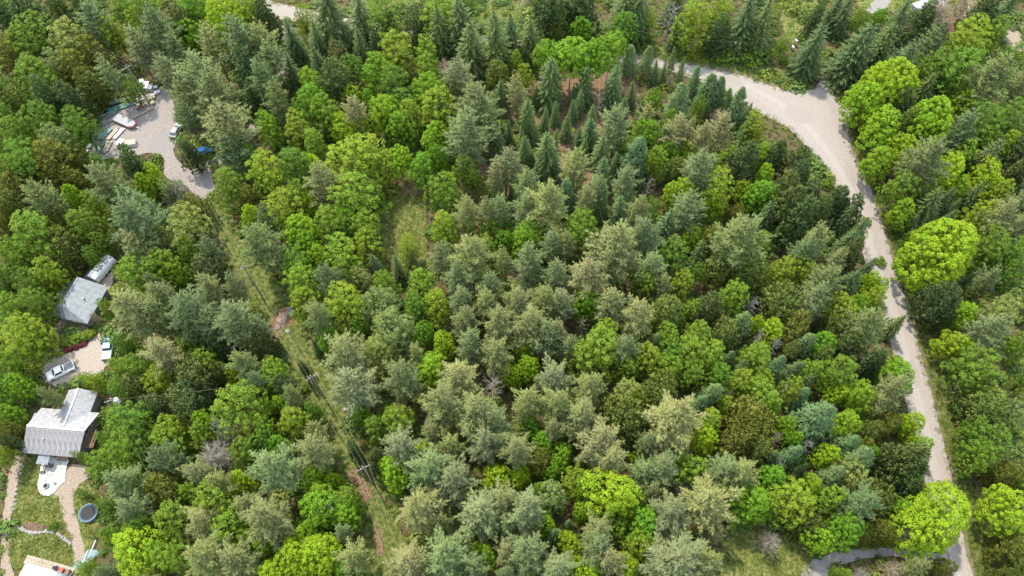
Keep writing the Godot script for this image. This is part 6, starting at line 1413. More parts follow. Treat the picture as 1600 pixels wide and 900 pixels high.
	tree("bush", 0, 24, 81.9, -94.9, 1.19, 1.9, 187, "rounded bright bush, below right of the dark hemlock mass in the bend")
	tree("spruce", 0, 54, 58.8, -88.9, 1.70, 8.2, 327, "dark green spruce, right of the big dark pine inside the bend")
	tree("spruce", 0, 5, 70.3, -90.9, 1.56, 8.5, 75, "dark green spruce, first below right of the dark hemlock mass in the bend")
	tree("pine", 0, 52, 63.6, -81.8, 3.66, 18.8, 228, "sage green white pine, below the dark hemlock mass in the bend")
	tree("hemlock", 0, 27, 73.1, -81.6, 2.48, 13.0, 262, "dark rough hemlock, above left of the road spruce leaning over gravel")
	tree("pine", 1, 58, 61.0, -80.5, 3.00, 17.3, 357, "blue-grey white pine, below the dark hemlock mass in the bend")
	tree("broad", 1, 9, 56.8, -77.9, 3.34, 12.7, 17, "yellow-green broadleaf tree, first below right of the big dark pine inside the bend")
	tree("broad", 1, 29, 60.9, -77.3, 3.01, 12.1, 272, "yellow-green broadleaf tree, second below right of the big dark pine inside the bend")
	tree("pine", 1, 33, 63.0, -72.6, 3.56, 18.8, 241, "blue-grey white pine, above left of the road spruce leaning over gravel")
	tree("spruce", 0, 23, 76.9, -79.1, 2.17, 10.4, 289, "dark green spruce, first above left of the road spruce leaning over gravel")
	tree("maple", 0, 54, 76.7, -76.4, 1.91, 8.9, 327, "lime green maple, above left of the road spruce leaning over gravel")
	tree("maple", 0, 36, 78.9, -75.2, 1.64, 8.2, 3, "small lime green maple, above the road spruce leaning over gravel")
	tree("bush", 0, 44, 82.8, -84.0, 1.15, 1.8, 288, "rounded bright bush, above the road spruce leaning over gravel")
	tree("maple", 0, 44, 85.3, -106.9, 3.26, 11.6, 146, "lime green maple, first right of the gravel road bend")
	tree("maple", 0, 45, 90.8, -109.2, 3.73, 13.3, 61, "lime green maple, second right of the gravel road bend")
	tree("pine", 1, 49, 90.8, -101.8, 5.56, 21.9, 96, "large blue-grey white pine, above the big lime maple across the road")
	tree("maple", 0, 10, 99.9, -103.2, 3.99, 14.1, 354, "lime green maple, second above the big lime maple across the road")
	tree("maple", 0, 42, 101.2, -99.9, 2.66, 10.9, 278, "lime green maple, first above the big lime maple across the road")
	tree("broad", 0, 11, 87.1, -98.4, 3.90, 13.9, 313, "mid green broadleaf tree, below right of the gravel road bend")
	tree("broad", 0, 35, 93.1, -98.0, 2.51, 11.9, 36, "small mid green broadleaf tree, above left of the big lime maple across the road")
	tree("maple", 0, 4, 88.3, -93.4, 2.61, 10.5, 156, "lime green maple, above left of the big lime maple across the road")
	tree("spruce", 0, 32, 93.4, -94.8, 3.90, 13.9, 235, "large dark green spruce, second above left of the big lime maple across the road")
	tree("spruce", 0, 41, 97.3, -96.7, 2.77, 11.9, 271, "dark green spruce, third above the big lime maple across the road")
	tree("spruce", 0, 16, 100.5, -96.1, 1.89, 8.7, 100, "dark green spruce, second above the big lime maple across the road")
	tree("spruce", 0, 12, 103.7, -97.6, 2.78, 12.0, 59, "dark green spruce, fourth above the big lime maple across the road")
	tree("spruce", 0, 37, 107.8, -99.4, 1.91, 9.6, 204, "dark green spruce, above right of the big lime maple across the road")
	tree("spruce", 0, 58, 98.2, -93.0, 1.88, 8.9, 139, "dark green spruce, first above the big lime maple across the road")
	tree("maple", 0, 25, 108.1, -103.4, 3.66, 11.9, 185, "lime green maple, second above right of the big lime maple across the road")
	tree("maple", 0, 10, 108.9, -100.9, 2.67, 10.7, 251, "lime green maple, first above right of the big lime maple across the road")
	tree("spruce", 0, 46, 110.0, -107.9, 4.05, 15.3, 175, "large dark green spruce, fifth above the big lime maple across the road")
	tree("broad", 1, 47, 109.3, -97.1, 2.85, 12.9, 97, "yellow-green broadleaf tree, second above right of the big lime maple across the road")
	tree("broad", 1, 31, 102.4, -91.3, 3.49, 14.2, 125, "yellow-green broadleaf tree, first above right of the big lime maple across the road")
	tree("pine", 0, 48, 104.8, -87.7, 4.05, 18.4, 86, "sage green white pine, first above right of the big lime maple across the road")
	tree("pine", 0, 2, 110.9, -93.5, 2.78, 15.9, 107, "small sage green white pine, second above right of the big lime maple across the road")
	tree("hemlock", 0, 34, 115.2, -103.7, 2.95, 13.3, 238, "dark rough hemlock, first above right of the big lime maple across the road")
	tree("wide_maple", 0, 13, 91.5, -80.8, 6.84, 18.4, 165, "big lime green maple with wide crown across the road from the cedars")
	tree("broad", 0, 10, 88.4, -86.7, 1.74, 9.4, 186, "small mid green broadleaf tree, left of the big lime maple across the road")
	tree("broad", 0, 27, 102.2, -83.0, 4.06, 15.1, 230, "mid green broadleaf tree, first right of the big lime maple across the road")
	tree("broad", 0, 58, 107.7, -82.9, 3.40, 13.3, 353, "mid green broadleaf tree, second right of the big lime maple across the road")
	tree("pine", 0, 4, 99.2, -74.0, 2.22, 15.3, 235, "sage green white pine, below right of the big lime maple across the road")
	tree("broad", 0, 16, 106.2, -77.3, 2.52, 11.5, 78, "mid green broadleaf tree, third right of the big lime maple across the road")
	tree("spruce", 0, 42, 90.1, -91.3, 1.87, 8.7, 130, "dark green spruce, first above left of the big lime maple across the road")
	tree("spruce", 0, 57, 97.9, -77.1, 1.80, 9.2, 304, "dark green spruce, below right of the big lime maple across the road")
	tree("broad", 0, 31, -102.2, -68.1, 3.87, 14.5, 356, "mid green broadleaf tree, second left of the grey-roofed house")
	tree("broad", 0, 5, -97.3, -70.3, 3.17, 13.7, 137, "mid green broadleaf tree, first left of the grey-roofed house")
	tree("broad", 1, 34, -97.5, -61.4, 4.55, 15.8, 50, "large yellow-green broadleaf tree, second above left of the white pickup")
	tree("broad", 1, 39, -96.6, -60.0, 2.23, 11.0, 4, "small yellow-green broadleaf tree, first above left of the white pickup")
	tree("broad", 0, 32, -99.4, -56.3, 3.42, 13.0, 90, "mid green broadleaf tree, left of the white pickup")
	tree("maple", 1, 30, -97.1, -52.6, 2.29, 10.0, 91, "fresh green maple, first left of the white pickup")
	tree("pine", 1, 14, -89.2, -49.4, 1.77, 13.0, 320, "blue-grey white pine, below left of the white pickup")
	tree("maple", 1, 34, -97.4, -45.8, 2.52, 10.0, 85, "fresh green maple, left of the white-roofed house")
	tree("cedar", 0, 45, -96.3, -43.4, 2.09, 9.2, 343, "olive-brown cedar, left of the white-roofed house")
	tree("broad", 1, 24, -84.7, -69.6, 1.59, 9.4, 139, "small yellow-green broadleaf tree, right of the grey-roofed house")
	tree("bare", 0, 13, -88.1, -68.6, 1.08, 4.9, 356, "small brownish half-bare tree, below right of the grey-roofed house")
	tree("cedar", 0, 47, -83.3, -69.6, 1.88, 9.4, 344, "olive-brown cedar, right of the grey-roofed house")
	tree("pine", 0, 49, -73.9, -65.4, 4.68, 20.9, 282, "sage green white pine, first right of the grey-roofed house")
	tree("pine", 1, 52, -69.2, -64.3, 4.66, 19.9, 17, "blue-grey white pine, first right of the grey-roofed house")
	tree("pine", 1, 21, -63.3, -65.4, 4.98, 21.5, 131, "large blue-grey white pine, below left of the crossarm pole by the dark pine")
	tree("pine", 1, 49, -69.8, -68.8, 3.82, 19.3, 29, "blue-grey white pine, second right of the grey-roofed house")
	tree("pine", 0, 3, -58.9, -62.7, 3.44, 17.0, 205, "sage green white pine, third below left of the crossarm pole by the dark pine")
	tree("pine", 0, 23, -54.0, -63.9, 4.36, 19.8, 127, "sage green white pine, second left of the bare boulder patch")
	tree("cedar", 1, 23, -59.6, -61.3, 3.16, 11.2, 203, "dull grey-olive cedar, left of the bare boulder patch")
	tree("broad", 0, 24, -78.7, -61.7, 2.32, 11.2, 65, "mid green broadleaf tree, below right of the grey-roofed house")
	tree("pine", 2, 26, -67.9, -56.8, 3.96, 18.2, 128, "pale olive-tipped white pine, above right of the transformer pole")
	tree("maple", 1, 45, -65.7, -59.9, 2.35, 10.3, 227, "fresh green maple, above right of the transformer pole")
	tree("broad", 1, 23, -60.6, -57.5, 2.83, 12.3, 288, "yellow-green broadleaf tree, below left of the bare boulder patch")
	tree("maple", 0, 49, -55.6, -55.1, 1.74, 8.3, 92, "small lime green maple, below left of the bare boulder patch")
	tree("broad", 1, 39, -78.1, -55.6, 2.28, 10.5, 263, "yellow-green broadleaf tree, above the transformer pole")
	tree("broad", 0, 9, -73.4, -55.6, 3.12, 13.1, 32, "mid green broadleaf tree, second above right of the transformer pole")
	tree("broad", 1, 45, -69.1, -53.0, 3.09, 12.8, 286, "yellow-green broadleaf tree, above right of the transformer pole")
	tree("dead", 0, 43, -66.5, -57.1, 1.24, 8.0, 143, "grey leafless dead tree, above right of the transformer pole")
	tree("cedar", 1, 12, -62.7, -53.5, 3.98, 13.0, 1, "large dull grey-olive cedar, second right of the transformer pole")
	tree("cedar", 1, 17, -62.5, -49.0, 4.21, 13.0, 255, "large dull grey-olive cedar, above left of the woven dead grey tree")
	tree("cedar", 1, 53, -73.6, -52.2, 3.06, 10.8, 14, "dull grey-olive cedar, above right of the transformer pole")
	tree("broad", 0, 59, -76.8, -51.6, 2.17, 10.3, 208, "small mid green broadleaf tree, first above right of the transformer pole")
	tree("broad", 1, 53, -81.8, -52.8, 1.61, 10.1, 140, "yellow-green broadleaf tree, above left of the transformer pole")
	tree("broad", 1, 58, -84.7, -53.6, 1.14, 8.6, 37, "small yellow-green broadleaf tree, right of the white pickup")
	tree("broad", 0, 16, -70.8, -43.9, 4.43, 16.0, 277, "large mid green broadleaf tree, below right of the transformer pole")
	tree("broad", 0, 45, -76.9, -45.4, 1.96, 10.6, 224, "mid green broadleaf tree, first below the transformer pole")
	tree("broad", 1, 1, -51.6, -46.7, 5.34, 16.3, 174, "large yellow-green broadleaf tree, above the woven dead grey tree")
	tree("maple", 0, 16, -59.7, -45.3, 2.24, 9.4, 198, "lime green maple, above left of the woven dead grey tree")
	tree("dead", 0, 36, -55.3, -43.6, 2.34, 10.5, 312, "large grey leafless dead tree, above the woven dead grey tree")
	tree("pine", 1, 54, -52.1, -55.8, 3.07, 16.2, 135, "blue-grey white pine, first below left of the bare boulder patch")
	tree("pine", 1, 15, -49.7, -52.0, 2.44, 15.5, 293, "small blue-grey white pine, second below left of the bare boulder patch")
	tree("broad", 1, 31, -64.7, -42.8, 3.27, 12.6, 307, "yellow-green broadleaf tree, second above left of the woven dead grey tree")
	tree("pine", 0, 57, -50.6, -64.0, 2.49, 15.1, 63, "sage green white pine, first left of the bare boulder patch")
	tree("cedar", 1, 27, -50.4, -61.2, 2.85, 11.5, 239, "dull grey-olive cedar, first below left of the bare boulder patch")
	tree("broad", 1, 28, -42.4, -70.4, 3.41, 13.5, 295, "yellow-green broadleaf tree, first above right of the bare boulder patch")
	tree("pine", 1, 10, -38.6, -64.7, 3.47, 18.6, 344, "blue-grey white pine, right of the bare boulder patch")
	tree("broad", 1, 32, -33.5, -67.9, 4.49, 16.6, 89, "yellow-green broadleaf tree, right of the bare boulder patch")
	tree("broad", 2, 22, -27.4, -69.5, 4.20, 14.9, 142, "pale grey-green broadleaf tree, below the grass clearing")
	tree("broad", 2, 4, -24.3, -62.9, 5.03, 17.4, 225, "large pale grey-green broadleaf tree, second above right of the pale central pine")
	tree("broad", 0, 38, -20.0, -69.6, 2.94, 12.8, 332, "mid green broadleaf tree, second below the grass clearing")
	tree("broad", 1, 33, -15.6, -68.2, 3.56, 14.2, 357, "yellow-green broadleaf tree, third below the grass clearing")
	tree("pine", 0, 42, -10.1, -68.6, 3.20, 16.5, 354, "sage green white pine, sixth above the star-shaped dead tree")
	tree("pine", 0, 50, -5.8, -68.3, 3.20, 17.2, 197, "sage green white pine, fourth above the star-shaped dead tree")
	tree("pine", 0, 29, -9.2, -64.3, 3.15, 16.6, 268, "sage green white pine, third above the star-shaped dead tree")
	tree("dead", 0, 20, -13.5, -67.1, 0.80, 7.5, 317, "small grey leafless dead tree, above left of the star-shaped dead tree")
	tree("maple", 1, 35, -18.6, -63.7, 2.09, 9.3, 177, "fresh green maple, above right of the pale central pine")
	tree("maple", 0, 14, -14.0, -61.9, 2.37, 9.5, 312, "lime green maple, above left of the star-shaped dead tree")
	tree("pine", 0, 4, -8.5, -58.6, 3.10, 16.7, 132, "sage green white pine, above left of the star-shaped dead tree")
	tree("pine", 0, 26, -2.3, -62.2, 3.74, 19.5, 229, "sage green white pine, second above the star-shaped dead tree")
	tree("pine", 0, 26, -3.5, -57.1, 3.38, 17.2, 258, "sage green white pine, first above the star-shaped dead tree")
	tree("spruce", 0, 45, -40.4, -61.7, 1.28, 7.2, 205, "small dark green spruce, below right of the bare boulder patch")
	tree("maple", 1, 24, -36.6, -62.3, 2.66, 10.2, 144, "fresh green maple, right of the bare boulder patch")
	tree("pine", 0, 47, -32.0, -56.2, 4.54, 21.1, 71, "sage green white pine, above left of the pale central pine")
	tree("broad", 0, 16, -31.2, -64.2, 2.26, 11.5, 225, "small mid green broadleaf tree, above the pale central pine")
	tree("broad", 2, 12, -26.3, -57.5, 3.75, 15.0, 245, "pale grey-green broadleaf tree, first above right of the pale central pine")
	tree("pine", 0, 31, -18.9, -58.1, 2.18, 14.0, 303, "small sage green white pine, above right of the pale central pine")
	tree("maple", 0, 16, -15.7, -54.9, 3.44, 11.7, 310, "lime green maple, left of the star-shaped dead tree")
	tree("pine", 2, 20, -28.7, -49.5, 4.87, 20.0, 203, "big pale olive pine with radiating limbs in the middle of the wood beside the cut")
	tree("pine", 1, 47, -21.1, -51.0, 4.17, 19.1, 71, "blue-grey white pine, right of the pale central pine")
	tree("pine", 2, 32, -9.7, -51.5, 4.18, 18.5, 31, "pale olive-tipped white pine, left of the star-shaped dead tree")
	tree("dead", 0, 10, -3.7, -51.4, 2.99, 11.9, 177, "star-shaped dead tree with bare radiating branches among pale pines")
	tree("pine", 0, 5, -13.2, -46.0, 4.11, 19.9, 183, "sage green white pine, left of the star-shaped dead tree")
	tree("pine", 0, 6, -7.2, -43.6, 4.35, 20.0, 284, "sage green white pine, first below left of the star-shaped dead tree")
	tree("pine", 0, 42, -2.9, -43.4, 3.23, 18.1, 225, "sage green white pine, first below the star-shaped dead tree")
	tree("broad", 1, 44, -21.0, -43.7, 3.57, 13.9, 248, "yellow-green broadleaf tree, below right of the pale central pine")
	tree("broad", 0, 47, -25.6, -43.0, 2.69, 11.5, 335, "mid green broadleaf tree, above the lowest crossarm pole")
	tree("broad", 1, 55, -46.9, -54.1, 3.10, 12.5, 67, "yellow-green broadleaf tree, below the bare boulder patch")
	tree("hemlock", 0, 19, -44.8, -51.8, 2.51, 13.3, 237, "dark rough hemlock, below the bare boulder patch")
	tree("maple", 0, 52, -48.0, -52.4, 1.73, 8.8, 332, "small lime green maple, below the bare boulder patch")
	tree("pine", 1, 10, -40.8, -48.0, 2.41, 15.9, 88, "small blue-grey white pine, left of the pale central pine")
	tree("broad", 1, 58, -48.2, -47.2, 2.44, 11.0, 224, "yellow-green broadleaf tree, second above right of the woven dead grey tree")
	tree("broad", 1, 26, -41.4, -44.6, 3.29, 12.8, 66, "yellow-green broadleaf tree, below left of the pale central pine")
	tree("broad", 0, 19, -38.0, -47.1, 1.87, 10.2, 81, "small mid green broadleaf tree, below left of the pale central pine")
	tree("pine", 0, 50, -36.8, -42.4, 2.06, 15.2, 123, "small sage green white pine, below left of the pale central pine")
	tree("bush", 0, 21, -42.1, -53.9, 1.05, 1.8, 79, "rounded bright bush, left of the pale central pine")
	tree("hemlock", 0, 14, -41.7, -56.5, 1.11, 9.6, 161, "small dark rough hemlock, below right of the bare boulder patch")
	tree("broad", 1, 59, -46.7, -44.0, 2.41, 11.6, 51, "yellow-green broadleaf tree, first above right of the woven dead grey tree")
	tree("maple", 1, 32, -29.1, -46.4, 1.97, 8.6, 153, "fresh green maple, below the pale central pine")
	tree("pine", 0, 6, 1.3, -68.1, 3.50, 17.2, 147, "sage green white pine, fifth above the star-shaped dead tree")
	tree("pine", 0, 13, 6.2, -68.9, 3.20, 17.7, 320, "sage green white pine, fourth below the red litter opening")
	tree("pine", 2, 4, 10.4, -68.9, 3.20, 16.5, 271, "pale olive-tipped white pine, second below right of the red litter opening")
	tree("maple", 1, 52, 15.2, -70.0, 3.02, 11.7, 161, "fresh green maple, second below right of the red litter opening")
	tree("pine", 0, 8, 20.5, -67.9, 4.11, 18.4, 70, "sage green white pine, second above left of the broad pale pine midway")
	tree("pine", 2, 54, 25.3, -64.6, 3.77, 18.8, 36, "pale olive-tipped white pine, above the broad pale pine midway")
	tree("cedar", 2, 16, 26.8, -73.1, 1.98, 9.0, 87, "small yellow-olive cedar, third below left of the big dark pine inside the bend")
	tree("cedar", 2, 55, 31.6, -68.1, 4.48, 12.9, 173, "large yellow-olive cedar, second below left of the big dark pine inside the bend")
	tree("broad", 1, 17, 37.5, -68.9, 2.13, 10.5, 239, "small yellow-green broadleaf tree, second below left of the big dark pine inside the bend")
	tree("hemlock", 0, 47, 40.1, -69.7, 3.31, 14.6, 56, "dark rough hemlock, below left of the big dark pine inside the bend")
	tree("broad", 1, 18, 46.2, -71.0, 3.28, 13.2, 304, "yellow-green broadleaf tree, below the big dark pine inside the bend")
	tree("dead", 0, 42, 49.6, -69.8, 2.24, 10.2, 335, "large grey leafless dead tree, below the big dark pine inside the bend")
	tree("dead", 0, 33, 14.3, -65.5, 1.58, 9.0, 2, "grey leafless dead tree, above right of the star-shaped dead tree")
	tree("pine", 0, 28, 3.1, -62.0, 4.04, 19.3, 341, "sage green white pine, first above right of the star-shaped dead tree")
	tree("pine", 0, 0, 6.3, -60.5, 3.42, 17.2, 268, "sage green white pine, second above right of the star-shaped dead tree")
	tree("pine", 2, 45, 9.2, -62.7, 2.83, 16.0, 133, "pale olive-tipped white pine, above right of the star-shaped dead tree")
	tree("broad", 1, 3, 16.8, -57.4, 5.24, 17.3, 275, "large yellow-green broadleaf tree, third above left of the broad pale pine midway")
	tree("broad", 1, 51, 19.0, -62.7, 3.19, 13.4, 284, "yellow-green broadleaf tree, fourth above left of the broad pale pine midway")
	tree("pine", 0, 42, 22.5, -58.5, 2.79, 16.1, 34, "sage green white pine, first above left of the broad pale pine midway")
	tree("larch", 0, 29, 28.7, -62.2, 1.91, 9.9, 258, "soft blue-green larch, second above the broad pale pine midway")
	tree("broad", 1, 55, 31.5, -62.1, 2.87, 12.3, 251, "yellow-green broadleaf tree, fourth above the broad pale pine midway")
	tree("broad", 1, 2, 37.6, -62.9, 3.19, 12.7, 265, "yellow-green broadleaf tree, fifth above the broad pale pine midway")
	tree("broad", 1, 42, 34.8, -58.8, 3.76, 13.8, 296, "yellow-green broadleaf tree, third above the broad pale pine midway")
	tree("broad", 1, 37, 39.3, -58.3, 3.45, 13.0, 146, "yellow-green broadleaf tree, above right of the broad pale pine midway")
	tree("broad", 0, 38, 31.7, -58.1, 2.84, 13.0, 181, "mid green broadleaf tree, above the broad pale pine midway")
	tree("cedar", 2, 2, 43.6, -63.4, 3.18, 11.4, 139, "yellow-olive cedar, below the big dark pine inside the bend")
	tree("larch", 0, 26, 44.3, -58.5, 1.58, 8.7, 110, "soft blue-green larch, second above the orange-olive twin cedars")
	tree("larch", 0, 54, 47.3, -66.0, 2.57, 11.7, 188, "soft blue-green larch, below the big dark pine inside the bend")
	tree("maple", 0, 13, 50.6, -66.2, 1.81, 8.4, 215, "small lime green maple, first below the big dark pine inside the bend")
	tree("broad", 1, 15, 30.5, -55.3, 2.81, 11.8, 296, "yellow-green broadleaf tree, first above the broad pale pine midway")
	tree("broad", 0, 28, 35.3, -53.7, 2.80, 12.5, 60, "mid green broadleaf tree, above right of the broad pale pine midway")
	tree("dead", 0, 7, 50.4, -62.3, 1.57, 8.8, 343, "grey leafless dead tree, second above the orange-olive twin cedars")
	tree("maple", 0, 42, 3.5, -55.6, 2.60, 10.7, 344, "lime green maple, second above right of the star-shaped dead tree")
	tree("pine", 2, 4, 8.7, -50.9, 3.89, 19.5, 245, "pale olive-tipped white pine, right of the star-shaped dead tree")
	tree("maple", 0, 25, 2.3, -59.5, 1.77, 9.1, 291, "small lime green maple, third above right of the star-shaped dead tree")
	tree("pine", 0, 14, 14.6, -50.0, 3.30, 16.6, 289, "sage green white pine, left of the broad pale pine midway")
	tree("broad", 2, 10, 21.5, -50.2, 3.36, 13.5, 86, "pale grey-green broadleaf tree, above left of the broad pale pine midway")
	tree("broad", 1, 17, 24.8, -49.0, 2.15, 10.3, 64, "small yellow-green broadleaf tree, first above left of the broad pale pine midway")
	tree("cedar", 0, 16, 28.7, -50.5, 4.23, 13.6, 109, "large olive-brown cedar, above the broad pale pine midway")
	tree("pine", 0, 50, 3.3, -47.7, 3.84, 18.3, 288, "sage green white pine, first right of the star-shaped dead tree")
	tree("pine", 0, 51, 8.5, -46.8, 3.84, 19.2, 44, "sage green white pine, second right of the star-shaped dead tree")
	tree("pine", 0, 29, 12.9, -43.2, 4.06, 19.1, 146, "sage green white pine, above the yellow-green broad maple")
	tree("cedar", 0, 58, 21.1, -44.9, 5.01, 14.6, 201, "large olive-brown cedar, left of the broad pale pine midway")
	tree("pine", 2, 13, 28.3, -42.3, 5.15, 23.1, 36, "broad pale pine with feathery limbs beside the orange-olive cedar")
	tree("larch", 0, 29, 30.8, -50.0, 1.53, 8.9, 321, "soft blue-green larch, first above the broad pale pine midway")
	tree("larch", 0, 32, 38.6, -50.5, 2.74, 12.5, 247, "large soft blue-green larch, second above right of the broad pale pine midway")
	tree("larch", 0, 17, 36.0, -48.3, 2.12, 10.8, 152, "soft blue-green larch, first above right of the broad pale pine midway")
	tree("broad", 1, 12, 37.3, -44.3, 2.71, 12.3, 139, "yellow-green broadleaf tree, left of the orange-olive twin cedars")
	tree("broad", 1, 31, 41.1, -47.8, 1.84, 9.7, 113, "small yellow-green broadleaf tree, above left of the orange-olive twin cedars")
	tree("dead", 0, 12, 42.7, -49.9, 1.21, 8.6, 249, "grey leafless dead tree, above left of the orange-olive twin cedars")
	tree("broad", 1, 9, 44.9, -52.6, 2.78, 11.9, 188, "yellow-green broadleaf tree, first above the orange-olive twin cedars")
	tree("larch", 0, 51, 45.9, -55.9, 1.56, 9.1, 133, "soft blue-green larch, first above the orange-olive twin cedars")
	tree("broad", 1, 57, 47.4, -49.7, 3.35, 12.9, 243, "yellow-green broadleaf tree, first above right of the orange-olive twin cedars")
	tree("broad", 1, 9, 49.5, -53.7, 2.18, 10.2, 305, "small yellow-green broadleaf tree, second above the orange-olive twin cedars")
	tree("cedar", 0, 33, 44.9, -44.4, 5.01, 14.7, 269, "large olive-brown cedar, above right of the orange-olive twin cedars")
	tree("cedar", 2, 40, 55.6, -70.3, 4.51, 12.9, 178, "large yellow-olive cedar, second below right of the big dark pine inside the bend")
	tree("cedar", 2, 49, 58.2, -65.4, 3.51, 11.9, 203, "yellow-olive cedar, second left of the road spruce leaning over gravel")
	tree("pine", 0, 1, 61.4, -68.4, 3.51, 18.0, 319, "sage green white pine, left of the road spruce leaning over gravel")
	tree("broad", 1, 48, 66.5, -67.4, 3.55, 13.5, 77, "yellow-green broadleaf tree, left of the road spruce leaning over gravel")
	tree("cedar", 2, 4, 66.1, -65.2, 2.88, 11.5, 96, "yellow-olive cedar, first left of the road spruce leaning over gravel")
	tree("maple", 1, 10, 72.6, -70.8, 2.14, 9.4, 86, "fresh green maple, above left of the road spruce leaning over gravel")
	tree("broad", 1, 51, 76.5, -71.8, 2.40, 10.8, 149, "yellow-green broadleaf tree, above left of the road spruce leaning over gravel")
	tree("pine", 1, 50, 70.4, -62.8, 4.25, 18.8, 74, "large blue-grey white pine, left of the road spruce leaning over gravel")
	tree("spruce", 0, 48, 79.7, -66.1, 1.94, 9.9, 261, "dark pointed spruce leaning out over the gravel road")
	tree("larch", 0, 45, 59.4, -61.4, 2.53, 11.2, 333, "soft blue-green larch, left of the road spruce leaning over gravel")
	tree("maple", 1, 17, 62.5, -60.4, 2.65, 10.6, 10, "fresh green maple, left of the road spruce leaning over gravel")
	tree("hemlock", 0, 53, 67.4, -61.1, 2.91, 13.4, 111, "dark rough hemlock, left of the road spruce leaning over gravel")
	tree("broad", 0, 25, 63.6, -54.4, 3.71, 14.8, 153, "mid green broadleaf tree, below left of the road spruce leaning over gravel")
	tree("broad", 1, 52, 62.9, -53.9, 2.19, 10.3, 80, "small yellow-green broadleaf tree, below left of the road spruce leaning over gravel")
	tree("cedar", 2, 55, 62.4, -58.1, 2.51, 10.0, 55, "yellow-olive cedar, below left of the road spruce leaning over gravel")
	tree("larch", 0, 16, 52.7, -56.4, 2.18, 10.3, 202, "soft blue-green larch, second above right of the orange-olive twin cedars")
	tree("larch", 0, 46, 56.4, -56.2, 1.87, 9.7, 139, "soft blue-green larch, third above right of the orange-olive twin cedars")
	tree("dead", 0, 20, 53.3, -61.0, 1.87, 9.4, 34, "grey leafless dead tree, first above the orange-olive twin cedars")
	tree("dead", 0, 36, 58.5, -53.4, 1.52, 9.4, 327, "grey leafless dead tree, second above right of the orange-olive twin cedars")
	tree("dead", 0, 46, 53.0, -51.4, 1.51, 9.0, 15, "grey leafless dead tree, first above right of the orange-olive twin cedars")
	tree("dead", 0, 29, 57.2, -43.9, 1.18, 8.7, 325, "grey leafless dead tree, third right of the orange-olive twin cedars")
	tree("maple", 1, 32, 76.0, -54.3, 3.27, 11.8, 114, "large fresh green maple, below the road spruce leaning over gravel")
	tree("pine", 0, 25, 71.3, -48.9, 3.14, 17.5, 346, "sage green white pine, below the road spruce leaning over gravel")
	tree("maple", 0, 43, 67.4, -49.2, 3.10, 11.2, 222, "lime green maple, first below left of the road spruce leaning over gravel")
	tree("larch", 0, 4, 57.1, -44.8, 4.40, 16.4, 223, "large soft blue-green larch, first right of the orange-olive twin cedars")
	tree("larch", 0, 38, 56.5, -49.9, 2.14, 10.4, 323, "soft blue-green larch, first above right of the orange-olive twin cedars")
	tree("maple", 0, 42, 63.9, -44.3, 2.78, 11.0, 13, "lime green maple, second right of the orange-olive twin cedars")
	tree("broad", 1, 8, 54.8, -50.8, 2.16, 11.1, 9, "small yellow-green broadleaf tree, second above right of the orange-olive twin cedars")
	tree("maple", 1, 34, 51.0, -48.0, 1.70, 8.9, 180, "small fresh green maple, above right of the orange-olive twin cedars")
	tree("maple", 1, 8, 52.7, -44.4, 2.23, 9.5, 311, "fresh green maple, first right of the orange-olive twin cedars")
	tree("cedar", 0, 14, 72.6, -44.8, 2.21, 9.9, 148, "olive-brown cedar, below the road spruce leaning over gravel")
	tree("maple", 0, 34, 77.2, -44.2, 2.20, 9.5, 107, "lime green maple, second above the biggest roadside maple")
	tree("hemlock", 0, 24, 88.0, -69.4, 3.95, 16.7, 39, "dark rough hemlock, below the big lime maple across the road")
	tree("hemlock", 0, 12, 97.3, -72.4, 1.99, 11.1, 284, "dark rough hemlock, below right of the big lime maple across the road")
	tree("maple", 0, 17, 94.1, -68.2, 2.46, 9.9, 48, "lime green maple, below the big lime maple across the road")
	tree("cedar", 0, 38, 90.2, -67.1, 1.73, 8.6, 215, "olive-brown cedar, right of the road spruce leaning over gravel")
	tree("broad", 2, 11, 99.1, -66.4, 3.62, 14.4, 52, "large pale grey-green broadleaf tree, first below right of the big lime maple across the road")
	tree("pine", 0, 0, 92.8, -60.6, 3.72, 19.1, 53, "large sage green white pine, right of the road spruce leaning over gravel")
	tree("maple", 0, 6, 88.9, -60.8, 3.11, 11.0, 216, "large lime green maple, right of the road spruce leaning over gravel")
	tree("broad", 0, 46, 90.9, -53.9, 4.58, 15.3, 66, "large mid green broadleaf tree, second below right of the road spruce leaning over gravel")
	tree("broad", 0, 19, 90.5, -56.1, 2.12, 10.3, 222, "mid green broadleaf tree, first below right of the road spruce leaning over gravel")
	tree("broad", 0, 51, 102.3, -61.1, 2.39, 10.7, 66, "mid green broadleaf tree, below right of the big lime maple across the road")
	tree("cedar", 2, 59, 91.1, -47.4, 4.11, 12.8, 80, "large yellow-olive cedar, above the lime maple by the lower road")
	tree("broad", 2, 36, 95.6, -46.0, 2.72, 12.3, 235, "pale grey-green broadleaf tree, second above the lime maple by the lower road")
	tree("broad", 0, 31, 88.3, -43.5, 2.26, 10.3, 296, "mid green broadleaf tree, second above the lime maple by the lower road")
	tree("broad", 1, 26, -95.6, -38.8, 1.68, 9.5, 112, "small yellow-green broadleaf tree, above the earth track")
	tree("hemlock", 0, 54, -95.1, -40.7, 1.45, 10.3, 306, "small dark rough hemlock, left of the white-roofed house")
	tree("broad", 1, 40, -81.1, -38.4, 1.13, 8.7, 240, "small yellow-green broadleaf tree, below right of the white-roofed house")
	tree("broad", 0, 46, -74.6, -36.4, 3.00, 12.6, 114, "large mid green broadleaf tree, second above the trampoline")
	tree("broad", 0, 16, -77.2, -40.8, 1.69, 10.2, 138, "small mid green broadleaf tree, second below the transformer pole")
	tree("broad", 0, 31, -70.6, -39.2, 3.80, 14.8, 289, "mid green broadleaf tree, third below the transformer pole")
